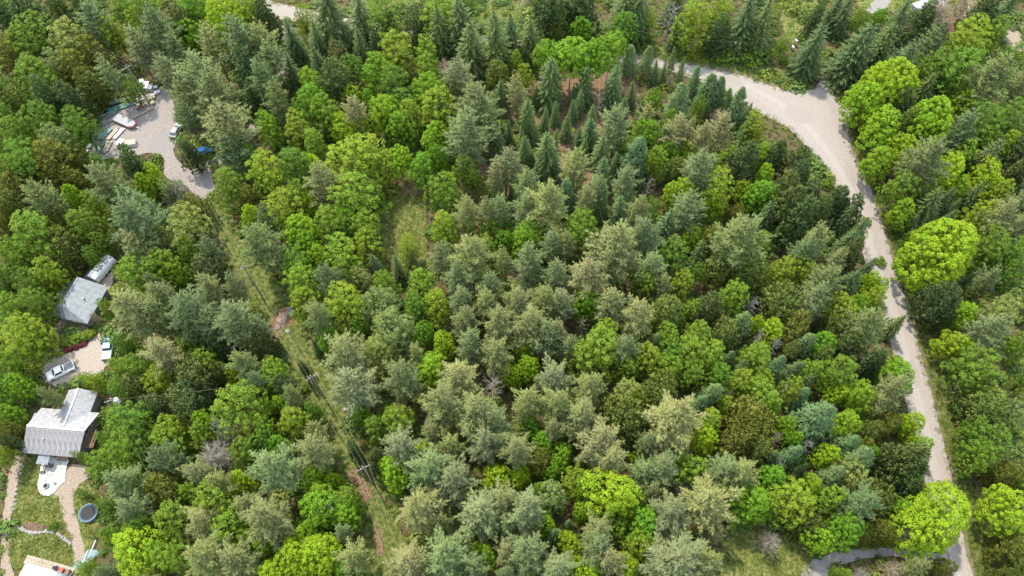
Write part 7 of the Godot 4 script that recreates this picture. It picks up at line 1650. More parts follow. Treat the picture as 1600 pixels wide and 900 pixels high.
	tree("broad", 1, 3, -63.9, -40.2, 3.53, 13.2, 33, "yellow-green broadleaf tree, left of the woven dead grey tree")
	tree("pine", 1, 21, -61.7, -36.1, 3.14, 17.8, 121, "blue-grey white pine, left of the woven dead grey tree")
	tree("pine", 0, 58, -68.2, -32.0, 3.37, 18.2, 295, "sage green white pine, above right of the trampoline")
	tree("broad", 1, 33, -67.2, -33.3, 2.32, 11.5, 81, "yellow-green broadleaf tree, above right of the trampoline")
	tree("broad", 0, 48, -70.0, -35.6, 2.34, 11.8, 273, "mid green broadleaf tree, second above right of the trampoline")
	tree("cedar", 0, 30, -63.0, -32.4, 3.97, 13.0, 227, "large olive-brown cedar, below left of the woven dead grey tree")
	tree("bare", 1, 50, -55.4, -38.1, 3.76, 9.2, 208, "wide woven dead tree with dense grey twigs beside green broadleaf trees")
	tree("bare", 1, 33, -54.6, -42.5, 2.22, 7.3, 151, "grey dense-twigged bare tree, above right of the woven dead grey tree")
	tree("pine", 0, 8, -57.0, -34.4, 2.84, 15.5, 250, "sage green white pine, below left of the woven dead grey tree")
	tree("broad", 1, 43, -59.0, -41.7, 2.39, 11.5, 227, "yellow-green broadleaf tree, first above left of the woven dead grey tree")
	tree("pine", 0, 11, -52.2, -32.5, 2.55, 14.9, 111, "sage green white pine, below the woven dead grey tree")
	tree("maple", 0, 14, -49.6, -33.7, 2.15, 9.1, 194, "lime green maple, first below right of the woven dead grey tree")
	tree("broad", 1, 16, -57.9, -31.0, 2.30, 11.4, 140, "yellow-green broadleaf tree, below left of the woven dead grey tree")
	tree("broad", 1, 3, -52.8, -29.3, 4.21, 15.7, 189, "large yellow-green broadleaf tree, first below the woven dead grey tree")
	tree("pine", 0, 40, -66.6, -28.2, 3.05, 16.7, 1, "sage green white pine, right of the trampoline")
	tree("broad", 0, 21, -73.4, -28.9, 2.16, 10.2, 243, "mid green broadleaf tree, first above right of the trampoline")
	tree("broad", 1, 42, -60.5, -26.2, 3.63, 14.0, 291, "yellow-green broadleaf tree, above right of the wide lime maple in the corner")
	tree("pine", 2, 11, -54.2, -25.8, 3.02, 17.3, 289, "pale olive-tipped white pine, below the woven dead grey tree")
	tree("broad", 1, 57, -49.8, -25.3, 3.61, 14.3, 214, "yellow-green broadleaf tree, second below the woven dead grey tree")
	tree("broad", 0, 43, -66.4, -25.3, 2.80, 12.9, 178, "mid green broadleaf tree, above the wide lime maple in the corner")
	tree("broad", 0, 32, -71.4, -23.1, 2.03, 10.8, 257, "mid green broadleaf tree, left of the wide lime maple in the corner")
	tree("maple", 0, 11, -64.8, -21.0, 4.51, 14.8, 148, "wide lime green maple between trampoline and bottom pines")
	tree("broad", 1, 57, -59.2, -19.6, 3.28, 13.9, 306, "yellow-green broadleaf tree, right of the wide lime maple in the corner")
	tree("pine", 0, 31, -52.2, -19.7, 4.24, 20.1, 260, "large sage green white pine, first right of the wide lime maple in the corner")
	tree("pine", 0, 25, -46.1, -18.9, 3.72, 18.2, 320, "sage green white pine, second right of the wide lime maple in the corner")
	tree("broad", 1, 42, -73.1, -18.3, 1.56, 9.9, 213, "small yellow-green broadleaf tree, below left of the wide lime maple in the corner")
	tree("pine", 1, 42, -67.9, -17.6, 2.15, 15.2, 87, "small blue-grey white pine, below left of the wide lime maple in the corner")
	tree("pine", 0, 28, -46.3, -27.7, 2.78, 15.4, 79, "sage green white pine, below right of the woven dead grey tree")
	tree("maple", 0, 43, -46.6, -24.6, 2.08, 9.2, 352, "lime green maple, second below right of the woven dead grey tree")
	tree("bush", 0, 3, -85.6, -26.3, 0.80, 1.6, 262, "small rounded bright bush, left of the trampoline")
	tree("broad", 0, 0, -78.7, -31.3, 0.97, 8.1, 270, "small mid green broadleaf tree, first above the trampoline")
	tree("pine", 0, 55, -41.8, -33.3, 4.72, 21.7, 185, "large sage green white pine, right of the woven dead grey tree")
	tree("pine", 0, 47, -35.8, -37.5, 3.96, 19.1, 101, "large sage green white pine, left of the lowest crossarm pole")
	tree("maple", 1, 39, -43.4, -40.0, 2.20, 9.9, 193, "fresh green maple, right of the woven dead grey tree")
	tree("broad", 0, 39, -46.9, -41.2, 2.39, 11.3, 72, "mid green broadleaf tree, above right of the woven dead grey tree")
	tree("maple", 1, 50, -36.2, -34.1, 2.42, 10.7, 1, "fresh green maple, second above left of the dead antler-branched tree")
	tree("maple", 0, 33, -32.9, -33.8, 1.62, 8.8, 70, "small lime green maple, above the dead antler-branched tree")
	tree("maple", 1, 52, -34.3, -29.4, 4.16, 13.1, 48, "large fresh green maple, first above left of the dead antler-branched tree")
	tree("broad", 1, 21, -30.0, -29.9, 2.49, 11.6, 149, "yellow-green broadleaf tree, above right of the dead antler-branched tree")
	tree("maple", 1, 31, -29.2, -27.2, 2.96, 10.6, 328, "fresh green maple, right of the dead antler-branched tree")
	tree("dead", 0, 18, -32.3, -28.4, 2.76, 10.9, 245, "pale dead tree with bare antler-like branches above green maples")
	tree("pine", 0, 27, -41.2, -25.4, 4.33, 20.0, 284, "large sage green white pine, left of the dead antler-branched tree")
	tree("maple", 0, 12, -37.6, -20.5, 3.29, 11.8, 61, "large lime green maple, second below left of the dead antler-branched tree")
	tree("maple", 0, 52, -32.5, -20.2, 3.78, 13.3, 89, "large lime green maple, first below the dead antler-branched tree")
	tree("maple", 1, 37, -29.6, -18.2, 1.78, 8.5, 108, "fresh green maple, below the dead antler-branched tree")
	tree("pine", 0, 33, -26.6, -19.9, 3.22, 16.4, 32, "sage green white pine, below right of the dead antler-branched tree")
	tree("maple", 0, 18, -44.5, -22.4, 2.06, 9.1, 108, "lime green maple, third below left of the dead antler-branched tree")
	tree("pine", 2, 40, -20.4, -38.0, 3.99, 19.3, 298, "pale olive-tipped white pine, above right of the lowest crossarm pole")
	tree("maple", 0, 57, -21.7, -34.9, 3.21, 12.3, 110, "lime green maple, first right of the lowest crossarm pole")
	tree("maple", 0, 14, -17.1, -39.4, 2.73, 10.8, 256, "lime green maple, second right of the lowest crossarm pole")
	tree("maple", 1, 2, -19.0, -35.2, 2.43, 9.5, 124, "fresh green maple, above the spreading pine at the cut")
	tree("hemlock", 0, 36, -29.5, -39.1, 1.56, 10.4, 19, "small dark rough hemlock, above left of the lowest crossarm pole")
	tree("hemlock", 0, 48, -25.5, -37.3, 2.06, 12.0, 307, "dark rough hemlock, above right of the lowest crossarm pole")
	tree("pine", 0, 37, -13.9, -34.4, 4.47, 19.9, 83, "large sage green white pine, first above right of the spreading pine at the cut")
	tree("pine", 2, 43, -9.9, -31.5, 4.16, 19.2, 144, "pale olive-tipped white pine, above right of the spreading pine at the cut")
	tree("pine", 2, 31, -17.1, -26.5, 4.72, 22.0, 233, "spreading pale pine at the road side of the cut")
	tree("pine", 0, 11, -11.5, -38.5, 2.61, 15.3, 253, "sage green white pine, second above right of the spreading pine at the cut")
	tree("pine", 2, 40, -5.2, -38.7, 3.45, 17.3, 11, "pale olive-tipped white pine, below the star-shaped dead tree")
	tree("pine", 0, 15, -1.2, -39.9, 2.90, 15.9, 260, "sage green white pine, second below the star-shaped dead tree")
	tree("maple", 0, 52, -2.7, -34.5, 2.68, 10.2, 175, "lime green maple, first below the star-shaped dead tree")
	tree("pine", 2, 39, -5.5, -26.5, 4.60, 19.5, 119, "large pale olive-tipped white pine, first right of the spreading pine at the cut")
	tree("pine", 0, 5, -1.7, -28.5, 3.59, 17.1, 21, "sage green white pine, second right of the spreading pine at the cut")
	tree("pine", 2, 46, -17.3, -18.0, 3.91, 19.6, 77, "large pale olive-tipped white pine, below the spreading pine at the cut")
	tree("pine", 0, 18, -10.6, -18.9, 4.48, 20.8, 180, "large sage green white pine, first below right of the spreading pine at the cut")
	tree("pine", 0, 40, -5.9, -17.3, 2.67, 16.3, 279, "sage green white pine, second below right of the spreading pine at the cut")
	tree("maple", 1, 50, -4.3, -20.5, 2.30, 9.9, 71, "fresh green maple, below right of the spreading pine at the cut")
	tree("pine", 2, 27, -0.5, -20.7, 2.44, 15.3, 99, "pale olive-tipped white pine, second right of the spreading pine at the cut")
	tree("pine", 0, 47, 0.9, -37.9, 3.44, 18.7, 338, "sage green white pine, third below the star-shaped dead tree")
	tree("maple", 1, 56, 5.8, -40.7, 2.48, 10.4, 165, "fresh green maple, second below right of the star-shaped dead tree")
	tree("maple", 1, 50, 9.6, -38.7, 2.46, 9.9, 28, "fresh green maple, above left of the yellow-green broad maple")
	tree("pine", 2, 48, 15.7, -37.9, 4.26, 20.1, 205, "pale olive-tipped white pine, second above the yellow-green broad maple")
	tree("pine", 2, 52, 18.2, -35.5, 3.68, 19.1, 5, "pale olive-tipped white pine, first above the yellow-green broad maple")
	tree("maple", 0, 20, 23.8, -38.7, 1.51, 8.2, 106, "small lime green maple, below left of the broad pale pine midway")
	tree("cedar", 0, 12, 4.5, -36.6, 2.90, 10.5, 295, "olive-brown cedar, left of the yellow-green broad maple")
	tree("maple", 0, 54, 0.9, -34.7, 2.16, 9.0, 314, "lime green maple, second below the star-shaped dead tree")
	tree("broad", 1, 59, 33.0, -35.2, 3.47, 12.8, 206, "yellow-green broadleaf tree, below right of the broad pale pine midway")
	tree("maple", 0, 31, 37.1, -41.0, 2.75, 10.5, 327, "lime green maple, left of the orange-olive twin cedars")
	tree("pine", 0, 24, 26.7, -34.0, 3.93, 17.9, 259, "sage green white pine, below the broad pale pine midway")
	tree("pine", 0, 18, 23.9, -34.7, 2.85, 15.5, 98, "sage green white pine, above right of the yellow-green broad maple")
	tree("maple", 0, 14, 17.0, -30.5, 5.17, 16.3, 65, "broad yellow-green maple with several rounded crown lobes")
	tree("broad", 2, 58, 7.1, -29.7, 3.40, 14.1, 193, "pale grey-green broadleaf tree, left of the yellow-green broad maple")
	tree("broad", 0, 33, 4.7, -32.3, 2.03, 10.5, 223, "small mid green broadleaf tree, left of the yellow-green broad maple")
	tree("broad", 1, 29, 11.6, -33.2, 2.60, 12.3, 352, "yellow-green broadleaf tree, left of the yellow-green broad maple")
	tree("maple", 1, 27, 12.7, -27.8, 1.85, 8.8, 269, "fresh green maple, below left of the yellow-green broad maple")
	tree("pine", 0, 17, 22.7, -30.6, 1.42, 12.5, 40, "small sage green white pine, first right of the yellow-green broad maple")
	tree("spruce", 1, 4, 22.0, -28.8, 1.40, 7.7, 237, "small round blue-green spruce above dark gap")
	tree("bare", 0, 33, 24.4, -29.9, 1.14, 4.9, 264, "small brownish half-bare tree, right of the yellow-green broad maple")
	tree("bare", 0, 23, 31.6, -32.2, 2.00, 6.3, 190, "brownish half-bare tree, above the largest bottom pine")
	tree("pine", 2, 20, 27.4, -26.0, 3.82, 19.7, 266, "pale olive-tipped white pine, above the largest bottom pine")
	tree("pine", 2, 53, 34.2, -27.9, 4.63, 19.8, 151, "large pale olive-tipped white pine, second above right of the largest bottom pine")
	tree("pine", 2, 16, 1.7, -27.5, 3.84, 19.0, 131, "pale olive-tipped white pine, left of the yellow-green broad maple")
	tree("maple", 0, 18, 6.3, -26.3, 2.09, 9.1, 10, "lime green maple, second below left of the yellow-green broad maple")
	tree("spruce", 1, 5, 9.9, -25.9, 1.38, 7.9, 346, "little blue-green spruce among pale pines")
	tree("maple", 1, 36, 23.4, -25.8, 3.61, 12.6, 118, "large fresh green maple, below right of the yellow-green broad maple")
	tree("pine", 0, 47, 14.6, -24.6, 3.01, 16.6, 341, "sage green white pine, first below the yellow-green broad maple")
	tree("pine", 0, 16, 37.7, -34.8, 3.13, 16.3, 356, "sage green white pine, below left of the orange-olive twin cedars")
	tree("pine", 0, 11, 40.6, -33.5, 3.65, 17.5, 33, "sage green white pine, below the orange-olive twin cedars")
	tree("maple", 0, 11, 39.1, -32.0, 1.88, 8.7, 302, "lime green maple, below the orange-olive twin cedars")
	tree("maple", 1, 54, 42.6, -28.3, 3.65, 13.3, 60, "large fresh green maple, first above the lower lawn")
	tree("cedar", 0, 25, 42.5, -40.8, 3.81, 13.1, 28, "large olive-brown cedar, below the orange-olive twin cedars")
	tree("cedar", 0, 59, 46.4, -39.5, 2.93, 11.5, 105, "olive-brown cedar, below right of the orange-olive twin cedars")
	tree("dead", 0, 54, 3.6, -23.1, 1.37, 9.0, 43, "grey leafless dead tree, below left of the yellow-green broad maple")
	tree("pine", 0, 0, 2.3, -19.1, 3.97, 19.5, 192, "sage green white pine, below left of the yellow-green broad maple")
	tree("pine", 2, 16, 7.0, -18.2, 3.45, 17.4, 271, "pale olive-tipped white pine, below left of the yellow-green broad maple")
	tree("maple", 0, 7, 10.9, -19.6, 1.79, 8.6, 133, "lime green maple, third below left of the yellow-green broad maple")
	tree("pine", 0, 3, 14.6, -20.7, 3.23, 17.9, 77, "sage green white pine, second below the yellow-green broad maple")
	tree("pine", 2, 45, 17.2, -19.7, 3.22, 17.9, 161, "pale olive-tipped white pine, left of the largest bottom pine")
	tree("maple", 0, 52, 19.6, -19.0, 2.29, 9.3, 316, "lime green maple, first left of the largest bottom pine")
	tree("pine", 2, 44, 26.4, -18.3, 5.45, 22.5, 296, "largest pale pine with star-shaped crown above the lower lawn")
	tree("pine", 0, 34, 32.9, -19.0, 2.81, 17.1, 133, "sage green white pine, right of the largest bottom pine")
	tree("broad", 1, 46, 22.3, -22.4, 2.77, 12.4, 309, "yellow-green broadleaf tree, above left of the largest bottom pine")
	tree("maple", 1, 27, 47.3, -29.6, 2.12, 9.4, 90, "fresh green maple, second above the lower lawn")
	tree("larch", 0, 57, 52.2, -38.2, 2.34, 10.7, 292, "soft blue-green larch, second below right of the orange-olive twin cedars")
	tree("larch", 0, 48, 49.2, -38.6, 1.48, 8.7, 196, "soft blue-green larch, first below right of the orange-olive twin cedars")
	tree("dead", 0, 37, 55.6, -39.8, 1.74, 9.5, 112, "grey leafless dead tree, second right of the orange-olive twin cedars")
	tree("dead", 0, 25, 50.6, -41.5, 1.46, 8.8, 204, "grey leafless dead tree, first right of the orange-olive twin cedars")
	tree("dead", 0, 27, 50.0, -37.6, 1.30, 8.1, 243, "grey leafless dead tree, below right of the orange-olive twin cedars")
	tree("hemlock", 0, 22, 53.4, -35.2, 1.49, 10.5, 92, "small dark rough hemlock, below right of the orange-olive twin cedars")
	tree("larch", 0, 9, 63.8, -36.5, 3.45, 14.0, 88, "large soft blue-green larch, above left of the biggest roadside maple")
	tree("larch", 0, 16, 62.4, -40.5, 2.64, 11.8, 2, "large soft blue-green larch, second right of the orange-olive twin cedars")
	tree("maple", 1, 4, 67.3, -38.8, 1.92, 9.3, 70, "fresh green maple, above left of the biggest roadside maple")
	tree("larch", 0, 8, 58.5, -33.8, 2.58, 12.0, 257, "large soft blue-green larch, above right of the lower lawn")
	tree("broad", 2, 50, 61.6, -33.5, 2.89, 12.7, 249, "pale grey-green broadleaf tree, above left of the biggest roadside maple")
	tree("cedar", 0, 33, 66.1, -40.0, 2.07, 9.3, 239, "olive-brown cedar, first above left of the biggest roadside maple")
	tree("hemlock", 0, 10, 71.3, -36.6, 4.19, 16.3, 187, "large dark rough hemlock, second above left of the biggest roadside maple")
	tree("maple", 0, 36, 77.5, -40.7, 1.94, 9.2, 19, "lime green maple, first above the biggest roadside maple")
	tree("broad", 1, 11, 49.3, -28.7, 3.93, 14.5, 288, "yellow-green broadleaf tree, first above right of the lower lawn")
	tree("cedar", 0, 20, 53.3, -26.0, 2.79, 10.4, 160, "olive-brown cedar, above right of the lower lawn")
	tree("broad", 1, 59, 57.1, -29.8, 3.12, 12.4, 66, "yellow-green broadleaf tree, second above right of the lower lawn")
	tree("pine", 1, 59, 60.2, -28.1, 3.58, 18.2, 271, "blue-grey white pine, left of the biggest roadside maple")
	tree("cedar", 0, 20, 66.6, -30.7, 3.12, 10.9, 10, "olive-brown cedar, third left of the biggest roadside maple")
	tree("cedar", 0, 38, 66.6, -28.3, 2.26, 9.9, 187, "olive-brown cedar, second left of the biggest roadside maple")
	tree("maple", 1, 41, 69.6, -28.6, 2.63, 10.8, 164, "fresh green maple, left of the biggest roadside maple")
	tree("hemlock", 0, 37, 72.8, -32.6, 2.33, 12.4, 304, "dark rough hemlock, first above left of the biggest roadside maple")
	tree("wide_maple", 0, 14, 74.3, -26.2, 5.86, 16.3, 127, "biggest lime green maple, dome-shaped, overhanging the gravel road")
	tree("maple", 1, 20, 58.3, -25.1, 3.35, 12.5, 171, "large fresh green maple, right of the lower lawn")
	tree("cedar", 0, 32, 62.5, -23.9, 1.83, 9.2, 200, "olive-brown cedar, fourth left of the biggest roadside maple")
	tree("maple", 0, 35, 54.3, -23.6, 2.33, 10.4, 81, "lime green maple, right of the lower lawn")
	tree("bare", 0, 3, 70.3, -24.5, 2.08, 7.0, 92, "brownish half-bare tree, first below left of the biggest roadside maple")
	tree("bare", 0, 21, 46.3, -22.7, 2.15, 7.0, 209, "large brownish half-bare tree, above the lower lawn")
	tree("bare", 0, 32, 67.1, -18.3, 2.04, 6.3, 128, "large brownish half-bare tree, second below left of the biggest roadside maple")
	tree("bare", 0, 35, 61.6, -17.7, 1.63, 6.3, 73, "brownish half-bare tree, right of the lower lawn")
	tree("broad", 1, 40, 57.7, -17.6, 1.45, 9.0, 208, "small yellow-green broadleaf tree, right of the lower lawn")
	tree("pine", 0, 8, 69.4, -18.6, 2.04, 13.7, 335, "sage green white pine, below left of the biggest roadside maple")
	tree("cedar", 0, 48, 75.7, -18.4, 1.72, 9.2, 33, "olive-brown cedar, below the biggest roadside maple")
	tree("broad", 0, 0, 88.2, -39.7, 3.74, 14.4, 169, "large mid green broadleaf tree, first above the lime maple by the lower road")
	tree("broad", 0, 53, 85.6, -37.0, 2.85, 12.7, 0, "mid green broadleaf tree, above left of the lime maple by the lower road")
	tree("cedar", 0, 11, 91.4, -35.2, 2.65, 10.2, 341, "olive-brown cedar, above the lime maple by the lower road")
	tree("maple", 0, 13, 87.1, -27.3, 4.20, 14.2, 145, "lime green maple with clumped crown on the far verge of the lower road")
	tree("cedar", 0, 51, 88.3, -21.9, 2.93, 10.4, 38, "large olive-brown cedar, first below the lime maple by the lower road")
	tree("spruce", 1, 52, 17.2, -113.6, 1.82, 8.5, 26, "blue-green young spruce, second right of the young spruce rows")
	tree("spruce", 1, 30, 15.7, -103.8, 1.46, 7.7, 172, "small blue-green young spruce, second below right of the young spruce rows")
	tree("spruce", 1, 35, 7.9, -123.1, 1.54, 8.4, 223, "small blue-green young spruce, first above the young spruce rows")
	tree("pine", 0, 35, 2.8, -98.6, 2.82, 16.1, 276, "small sage green white pine, above right of the red litter opening")
	tree("spruce", 2, 11, 24.2, -108.8, 1.96, 9.2, 271, "grey-green spruce, second right of the young spruce rows")
	tree("pine", 0, 16, 19.6, -97.1, 2.64, 15.5, 31, "small sage green white pine, third below right of the young spruce rows")
	tree("maple", 1, 49, -5.2, -101.3, 1.68, 8.9, 286, "small fresh green maple, above left of the red litter opening")
	tree("broad", 1, 21, -8.5, -102.3, 2.18, 10.5, 51, "small yellow-green broadleaf tree, above left of the red litter opening")
	tree("pine", 2, 29, -3.6, -100.0, 2.67, 16.7, 166, "small pale olive-tipped white pine, above left of the red litter opening")
	tree("broad", 1, 3, -9.1, -88.0, 2.27, 11.1, 226, "small yellow-green broadleaf tree, first below left of the red litter opening")
	tree("maple", 1, 16, -1.4, -90.1, 1.79, 8.2, 243, "small fresh green maple, first below the red litter opening")
	tree("broad", 1, 42, -5.5, -83.5, 2.40, 11.9, 180, "small yellow-green broadleaf tree, second below left of the red litter opening")
	tree("spruce", 1, 15, 0.0, -100.8, 1.44, 8.1, 223, "small blue-green young spruce, above the red litter opening")
	tree("broad", 1, 17, 27.2, -112.6, 2.25, 10.7, 86, "small yellow-green broadleaf tree, right of the young spruce rows")
	tree("maple", 1, 39, 30.3, -110.7, 2.07, 8.9, 271, "small fresh green maple, right of the young spruce rows")
	tree("spruce", 0, 56, 34.1, -119.0, 1.69, 8.4, 322, "dark green spruce, fourth below right of the maple grove")
	tree("larch", 0, 13, 36.7, -115.2, 2.24, 10.8, 151, "soft blue-green larch, sixth below the pale dead tree beyond the road")
	tree("maple", 1, 31, 38.9, -121.4, 1.95, 9.2, 246, "small fresh green maple, second below the pale dead tree beyond the road")
	tree("broad", 1, 44, 45.7, -124.7, 1.88, 10.7, 227, "small yellow-green broadleaf tree, below the pale dead tree beyond the road")
	tree("larch", 0, 57, 47.0, -129.2, 1.75, 9.6, 308, "soft blue-green larch, fourth below the pale dead tree beyond the road")
	tree("spruce", 0, 20, 48.5, -125.9, 1.55, 8.3, 250, "small dark green spruce, third below right of the pale dead tree beyond the road")
	tree("broad", 0, 23, -125.1, -127.8, 4.24, 15.7, 9, "mid green broadleaf tree, eighth left of the yard trailer")
	tree("broad", 0, 20, 100.7, -52.8, 2.56, 11.6, 25, "mid green broadleaf tree, third above the lime maple by the lower road")
	tree("broad", 0, 21, -107.9, -75.5, 3.64, 13.4, 113, "mid green broadleaf tree, third left of the grey-roofed house")
	tree("maple", 0, 32, -41.1, -17.0, 2.76, 11.1, 205, "lime green maple, fourth below left of the dead antler-branched tree")
	tree("pine", 1, 46, 122.6, -125.4, 4.15, 19.3, 155, "blue-grey white pine, third below right of the far grey car")
	tree("hemlock", 0, 3, 118.6, -108.5, 4.08, 16.4, 284, "dark rough hemlock, third above right of the big lime maple across the road")
	tree("broad", 2, 18, 95.8, -38.9, 2.44, 12.0, 183, "pale grey-green broadleaf tree, first above the lime maple by the lower road")
	tree("spruce", 1, 17, 24.9, -130.5, 3.91, 15.1, 31, "large blue-green young spruce, below right of the maple grove")
	tree("cedar", 0, 4, 89.7, -17.2, 2.27, 9.4, 58, "olive-brown cedar, third below the lime maple by the lower road")
	tree("hemlock", 0, 22, 71.2, -56.5, 2.78, 12.6, 273, "dark rough hemlock, below left of the road spruce leaning over gravel")
	tree("broad", 1, 12, -14.4, -88.0, 3.79, 14.4, 141, "yellow-green broadleaf tree, right of the grass clearing")
	tree("maple", 0, 53, 13.3, -16.9, 2.76, 11.4, 308, "lime green maple, second left of the largest bottom pine")
	tree("spruce", 1, 47, 9.2, -131.3, 4.73, 17.4, 112, "large blue-green young spruce, below left of the maple grove")
	tree("broad", 1, 37, -103.9, -158.6, 4.58, 15.5, 97, "yellow-green broadleaf tree, third above the yard trailer")
	tree("spruce", 1, 46, 8.6, -108.5, 4.38, 15.7, 123, "large blue-green young spruce, first below right of the young spruce rows")
	tree("broad", 1, 2, 48.3, -57.3, 3.31, 12.8, 255, "yellow-green broadleaf tree, third above the orange-olive twin cedars")
	tree("spruce", 0, 44, 71.6, -75.6, 3.18, 12.2, 70, "large dark green spruce, second above left of the road spruce leaning over gravel")
	tree("broad", 2, 37, 107.4, -72.1, 2.53, 11.4, 137, "pale grey-green broadleaf tree, second below right of the big lime maple across the road")
	tree("maple", 1, 57, 48.0, -33.8, 2.68, 10.8, 83, "fresh green maple, below right of the orange-olive twin cedars")
	tree("maple", 1, 20, -100.5, -50.6, 2.81, 10.6, 225, "fresh green maple, second left of the white pickup")
	tree("broad", 1, 49, 26.7, -57.3, 3.07, 12.9, 196, "yellow-green broadleaf tree, second above the broad pale pine midway")
	tree("broad", 0, 4, -122.8, -119.5, 3.69, 14.1, 227, "mid green broadleaf tree, sixth left of the yard trailer")
	tree("maple", 0, 32, 58.7, -38.2, 2.57, 9.9, 158, "lime green maple, first right of the orange-olive twin cedars")
	tree("broad", 0, 25, -50.0, -39.0, 2.77, 11.5, 164, "mid green broadleaf tree, right of the woven dead grey tree")
	tree("spruce", 0, 46, 43.8, -160.9, 4.34, 16.7, 315, "large dark green spruce, above the pale dead tree beyond the road")
	tree("maple", 0, 59, -36.5, -24.8, 2.40, 9.5, 253, "lime green maple, first below left of the dead antler-branched tree")
	tree("broad", 0, 26, -11.3, -104.3, 3.28, 13.5, 256, "mid green broadleaf tree, above left of the red litter opening")
	tree("cedar", 1, 24, -68.8, -48.5, 2.70, 10.6, 46, "dull grey-olive cedar, first right of the transformer pole")
	tree("spruce", 1, 33, 3.4, -121.8, 3.75, 13.5, 225, "blue-green young spruce, third above left of the young spruce rows")
	tree("broad", 1, 19, -46.4, -111.0, 3.28, 13.5, 315, "yellow-green broadleaf tree, third right of the blue car")
	tree("maple", 0, 45, 10.6, -22.8, 2.28, 10.0, 65, "lime green maple, first below left of the yellow-green broad maple")
	tree("cedar", 0, 50, 66.3, -24.8, 2.46, 10.2, 10, "olive-brown cedar, first left of the biggest roadside maple")
	tree("broad", 0, 58, 41.1, -53.8, 2.72, 12.3, 291, "mid green broadleaf tree, above the orange-olive twin cedars")
	tree("broad", 0, 19, -136.2, -159.1, 3.67, 14.9, 182, "mid green broadleaf tree, third above left of the yard trailer")
	tree("hemlock", 0, 0, -106.9, -125.3, 3.40, 15.0, 70, "dark rough hemlock, first above left of the yard trailer")
	tree("pine", 0, 3, -83.8, -139.6, 3.43, 18.2, 141, "sage green white pine, second above right of the yard trailer")
	tree("maple", 0, 53, 53.5, -64.5, 2.54, 10.1, 337, "lime green maple, second below the big dark pine inside the bend")
	tree("pine", 0, 5, -14.5, -41.7, 2.47, 14.8, 169, "sage green white pine, second below left of the star-shaped dead tree")
	tree("cedar", 0, 35, 68.7, -42.9, 2.50, 9.9, 30, "olive-brown cedar, second above left of the biggest roadside maple")
	tree("spruce", 2, 45, 21.0, -111.4, 3.44, 12.8, 309, "grey-green spruce, first right of the young spruce rows")
	tree("spruce", 1, 41, 17.8, -131.2, 3.60, 13.8, 351, "blue-green young spruce, first below the maple grove")
	tree("broad", 0, 31, -121.0, -111.8, 3.08, 12.1, 203, "mid green broadleaf tree, seventh left of the yard trailer")
	tree("spruce", 0, 2, 57.1, -91.7, 3.20, 12.7, 13, "dark green spruce, above right of the big dark pine inside the bend")
	tree("hemlock", 0, 50, 93.4, -116.5, 3.14, 14.5, 49, "dark rough hemlock, right of the gravel road bend")
	tree("broad", 0, 12, 94.7, -33.0, 1.79, 9.4, 298, "mid green broadleaf tree, above right of the lime maple by the lower road")
	tree("pine", 0, 20, 110.6, -87.2, 2.78, 16.4, 25, "small sage green white pine, right of the big lime maple across the road")
	tree("pine", 2, 5, 43.1, -111.1, 2.97, 16.4, 82, "small pale olive-tipped white pine, above the big dark pine inside the bend")
	tree("broad", 1, 54, 115.0, -111.4, 3.01, 12.8, 250, "yellow-green broadleaf tree, third above right of the big lime maple across the road")
	tree("cedar", 0, 40, 85.9, -17.2, 1.68, 8.7, 75, "olive-brown cedar, second below the lime maple by the lower road")
	tree("pine", 0, 6, 8.0, -42.6, 2.37, 15.6, 7, "small sage green white pine, below right of the star-shaped dead tree")
	tree("maple", 0, 46, 110.4, -125.1, 2.84, 11.0, 262, "lime green maple, below right of the far grey car")
	tree("broad", 1, 39, 105.6, -110.2, 2.95, 11.8, 166, "yellow-green broadleaf tree, first above the big lime maple across the road")
	tree("maple", 1, 21, 3.8, -43.9, 2.21, 9.7, 150, "fresh green maple, first below right of the star-shaped dead tree")
	tree("cedar", 0, 14, -100.5, -103.1, 2.85, 10.3, 240, "olive-brown cedar, second below left of the yard trailer")
	tree("pine", 0, 30, -11.6, -25.1, 2.17, 15.3, 4, "small sage green white pine, first right of the spreading pine at the cut")
	tree("maple", 1, 41, -16.9, -109.2, 2.66, 10.6, 18, "fresh green maple, below left of the pine beside red litter")
	tree("broad", 2, 48, -32.3, -76.2, 2.60, 11.5, 94, "pale grey-green broadleaf tree, below left of the grass clearing")
	tree("pine", 0, 1, 10.7, -58.9, 2.42, 15.7, 111, "small sage green white pine, third above right of the star-shaped dead tree")
	tree("pine", 0, 1, -1.5, -16.7, 2.07, 14.7, 258, "small sage green white pine, third below right of the spreading pine at the cut")
	tree("spruce", 1, 0, 18.6, -116.9, 3.20, 12.3, 98, "blue-green young spruce, third right of the young spruce rows")
	tree("hemlock", 0, 59, 117.0, -100.2, 2.76, 13.0, 167, "dark rough hemlock, second above right of the big lime maple across the road")
	tree("broad", 0, 44, -91.7, -82.4, 2.09, 10.2, 51, "mid green broadleaf tree, first above the grey-roofed house")
	tree("pine", 0, 2, -57.3, -71.8, 2.46, 15.9, 302, "small sage green white pine, first below left of the crossarm pole by the dark pine")
	tree("pine", 2, 34, 35.6, -23.4, 1.68, 13.1, 148, "small pale olive-tipped white pine, first above right of the largest bottom pine")
	tree("maple", 0, 10, -0.6, -54.4, 2.17, 10.1, 260, "lime green maple, first above right of the star-shaped dead tree")
	tree("broad", 1, 57, 23.3, -55.3, 2.33, 11.1, 88, "small yellow-green broadleaf tree, second above left of the broad pale pine midway")
	tree("cedar", 0, 48, -113.6, -87.2, 2.53, 10.4, 343, "olive-brown cedar, first above left of the grey-roofed house")
	tree("pine", 0, 21, 24.8, -39.4, 2.15, 15.2, 153, "small sage green white pine, below left of the broad pale pine midway")
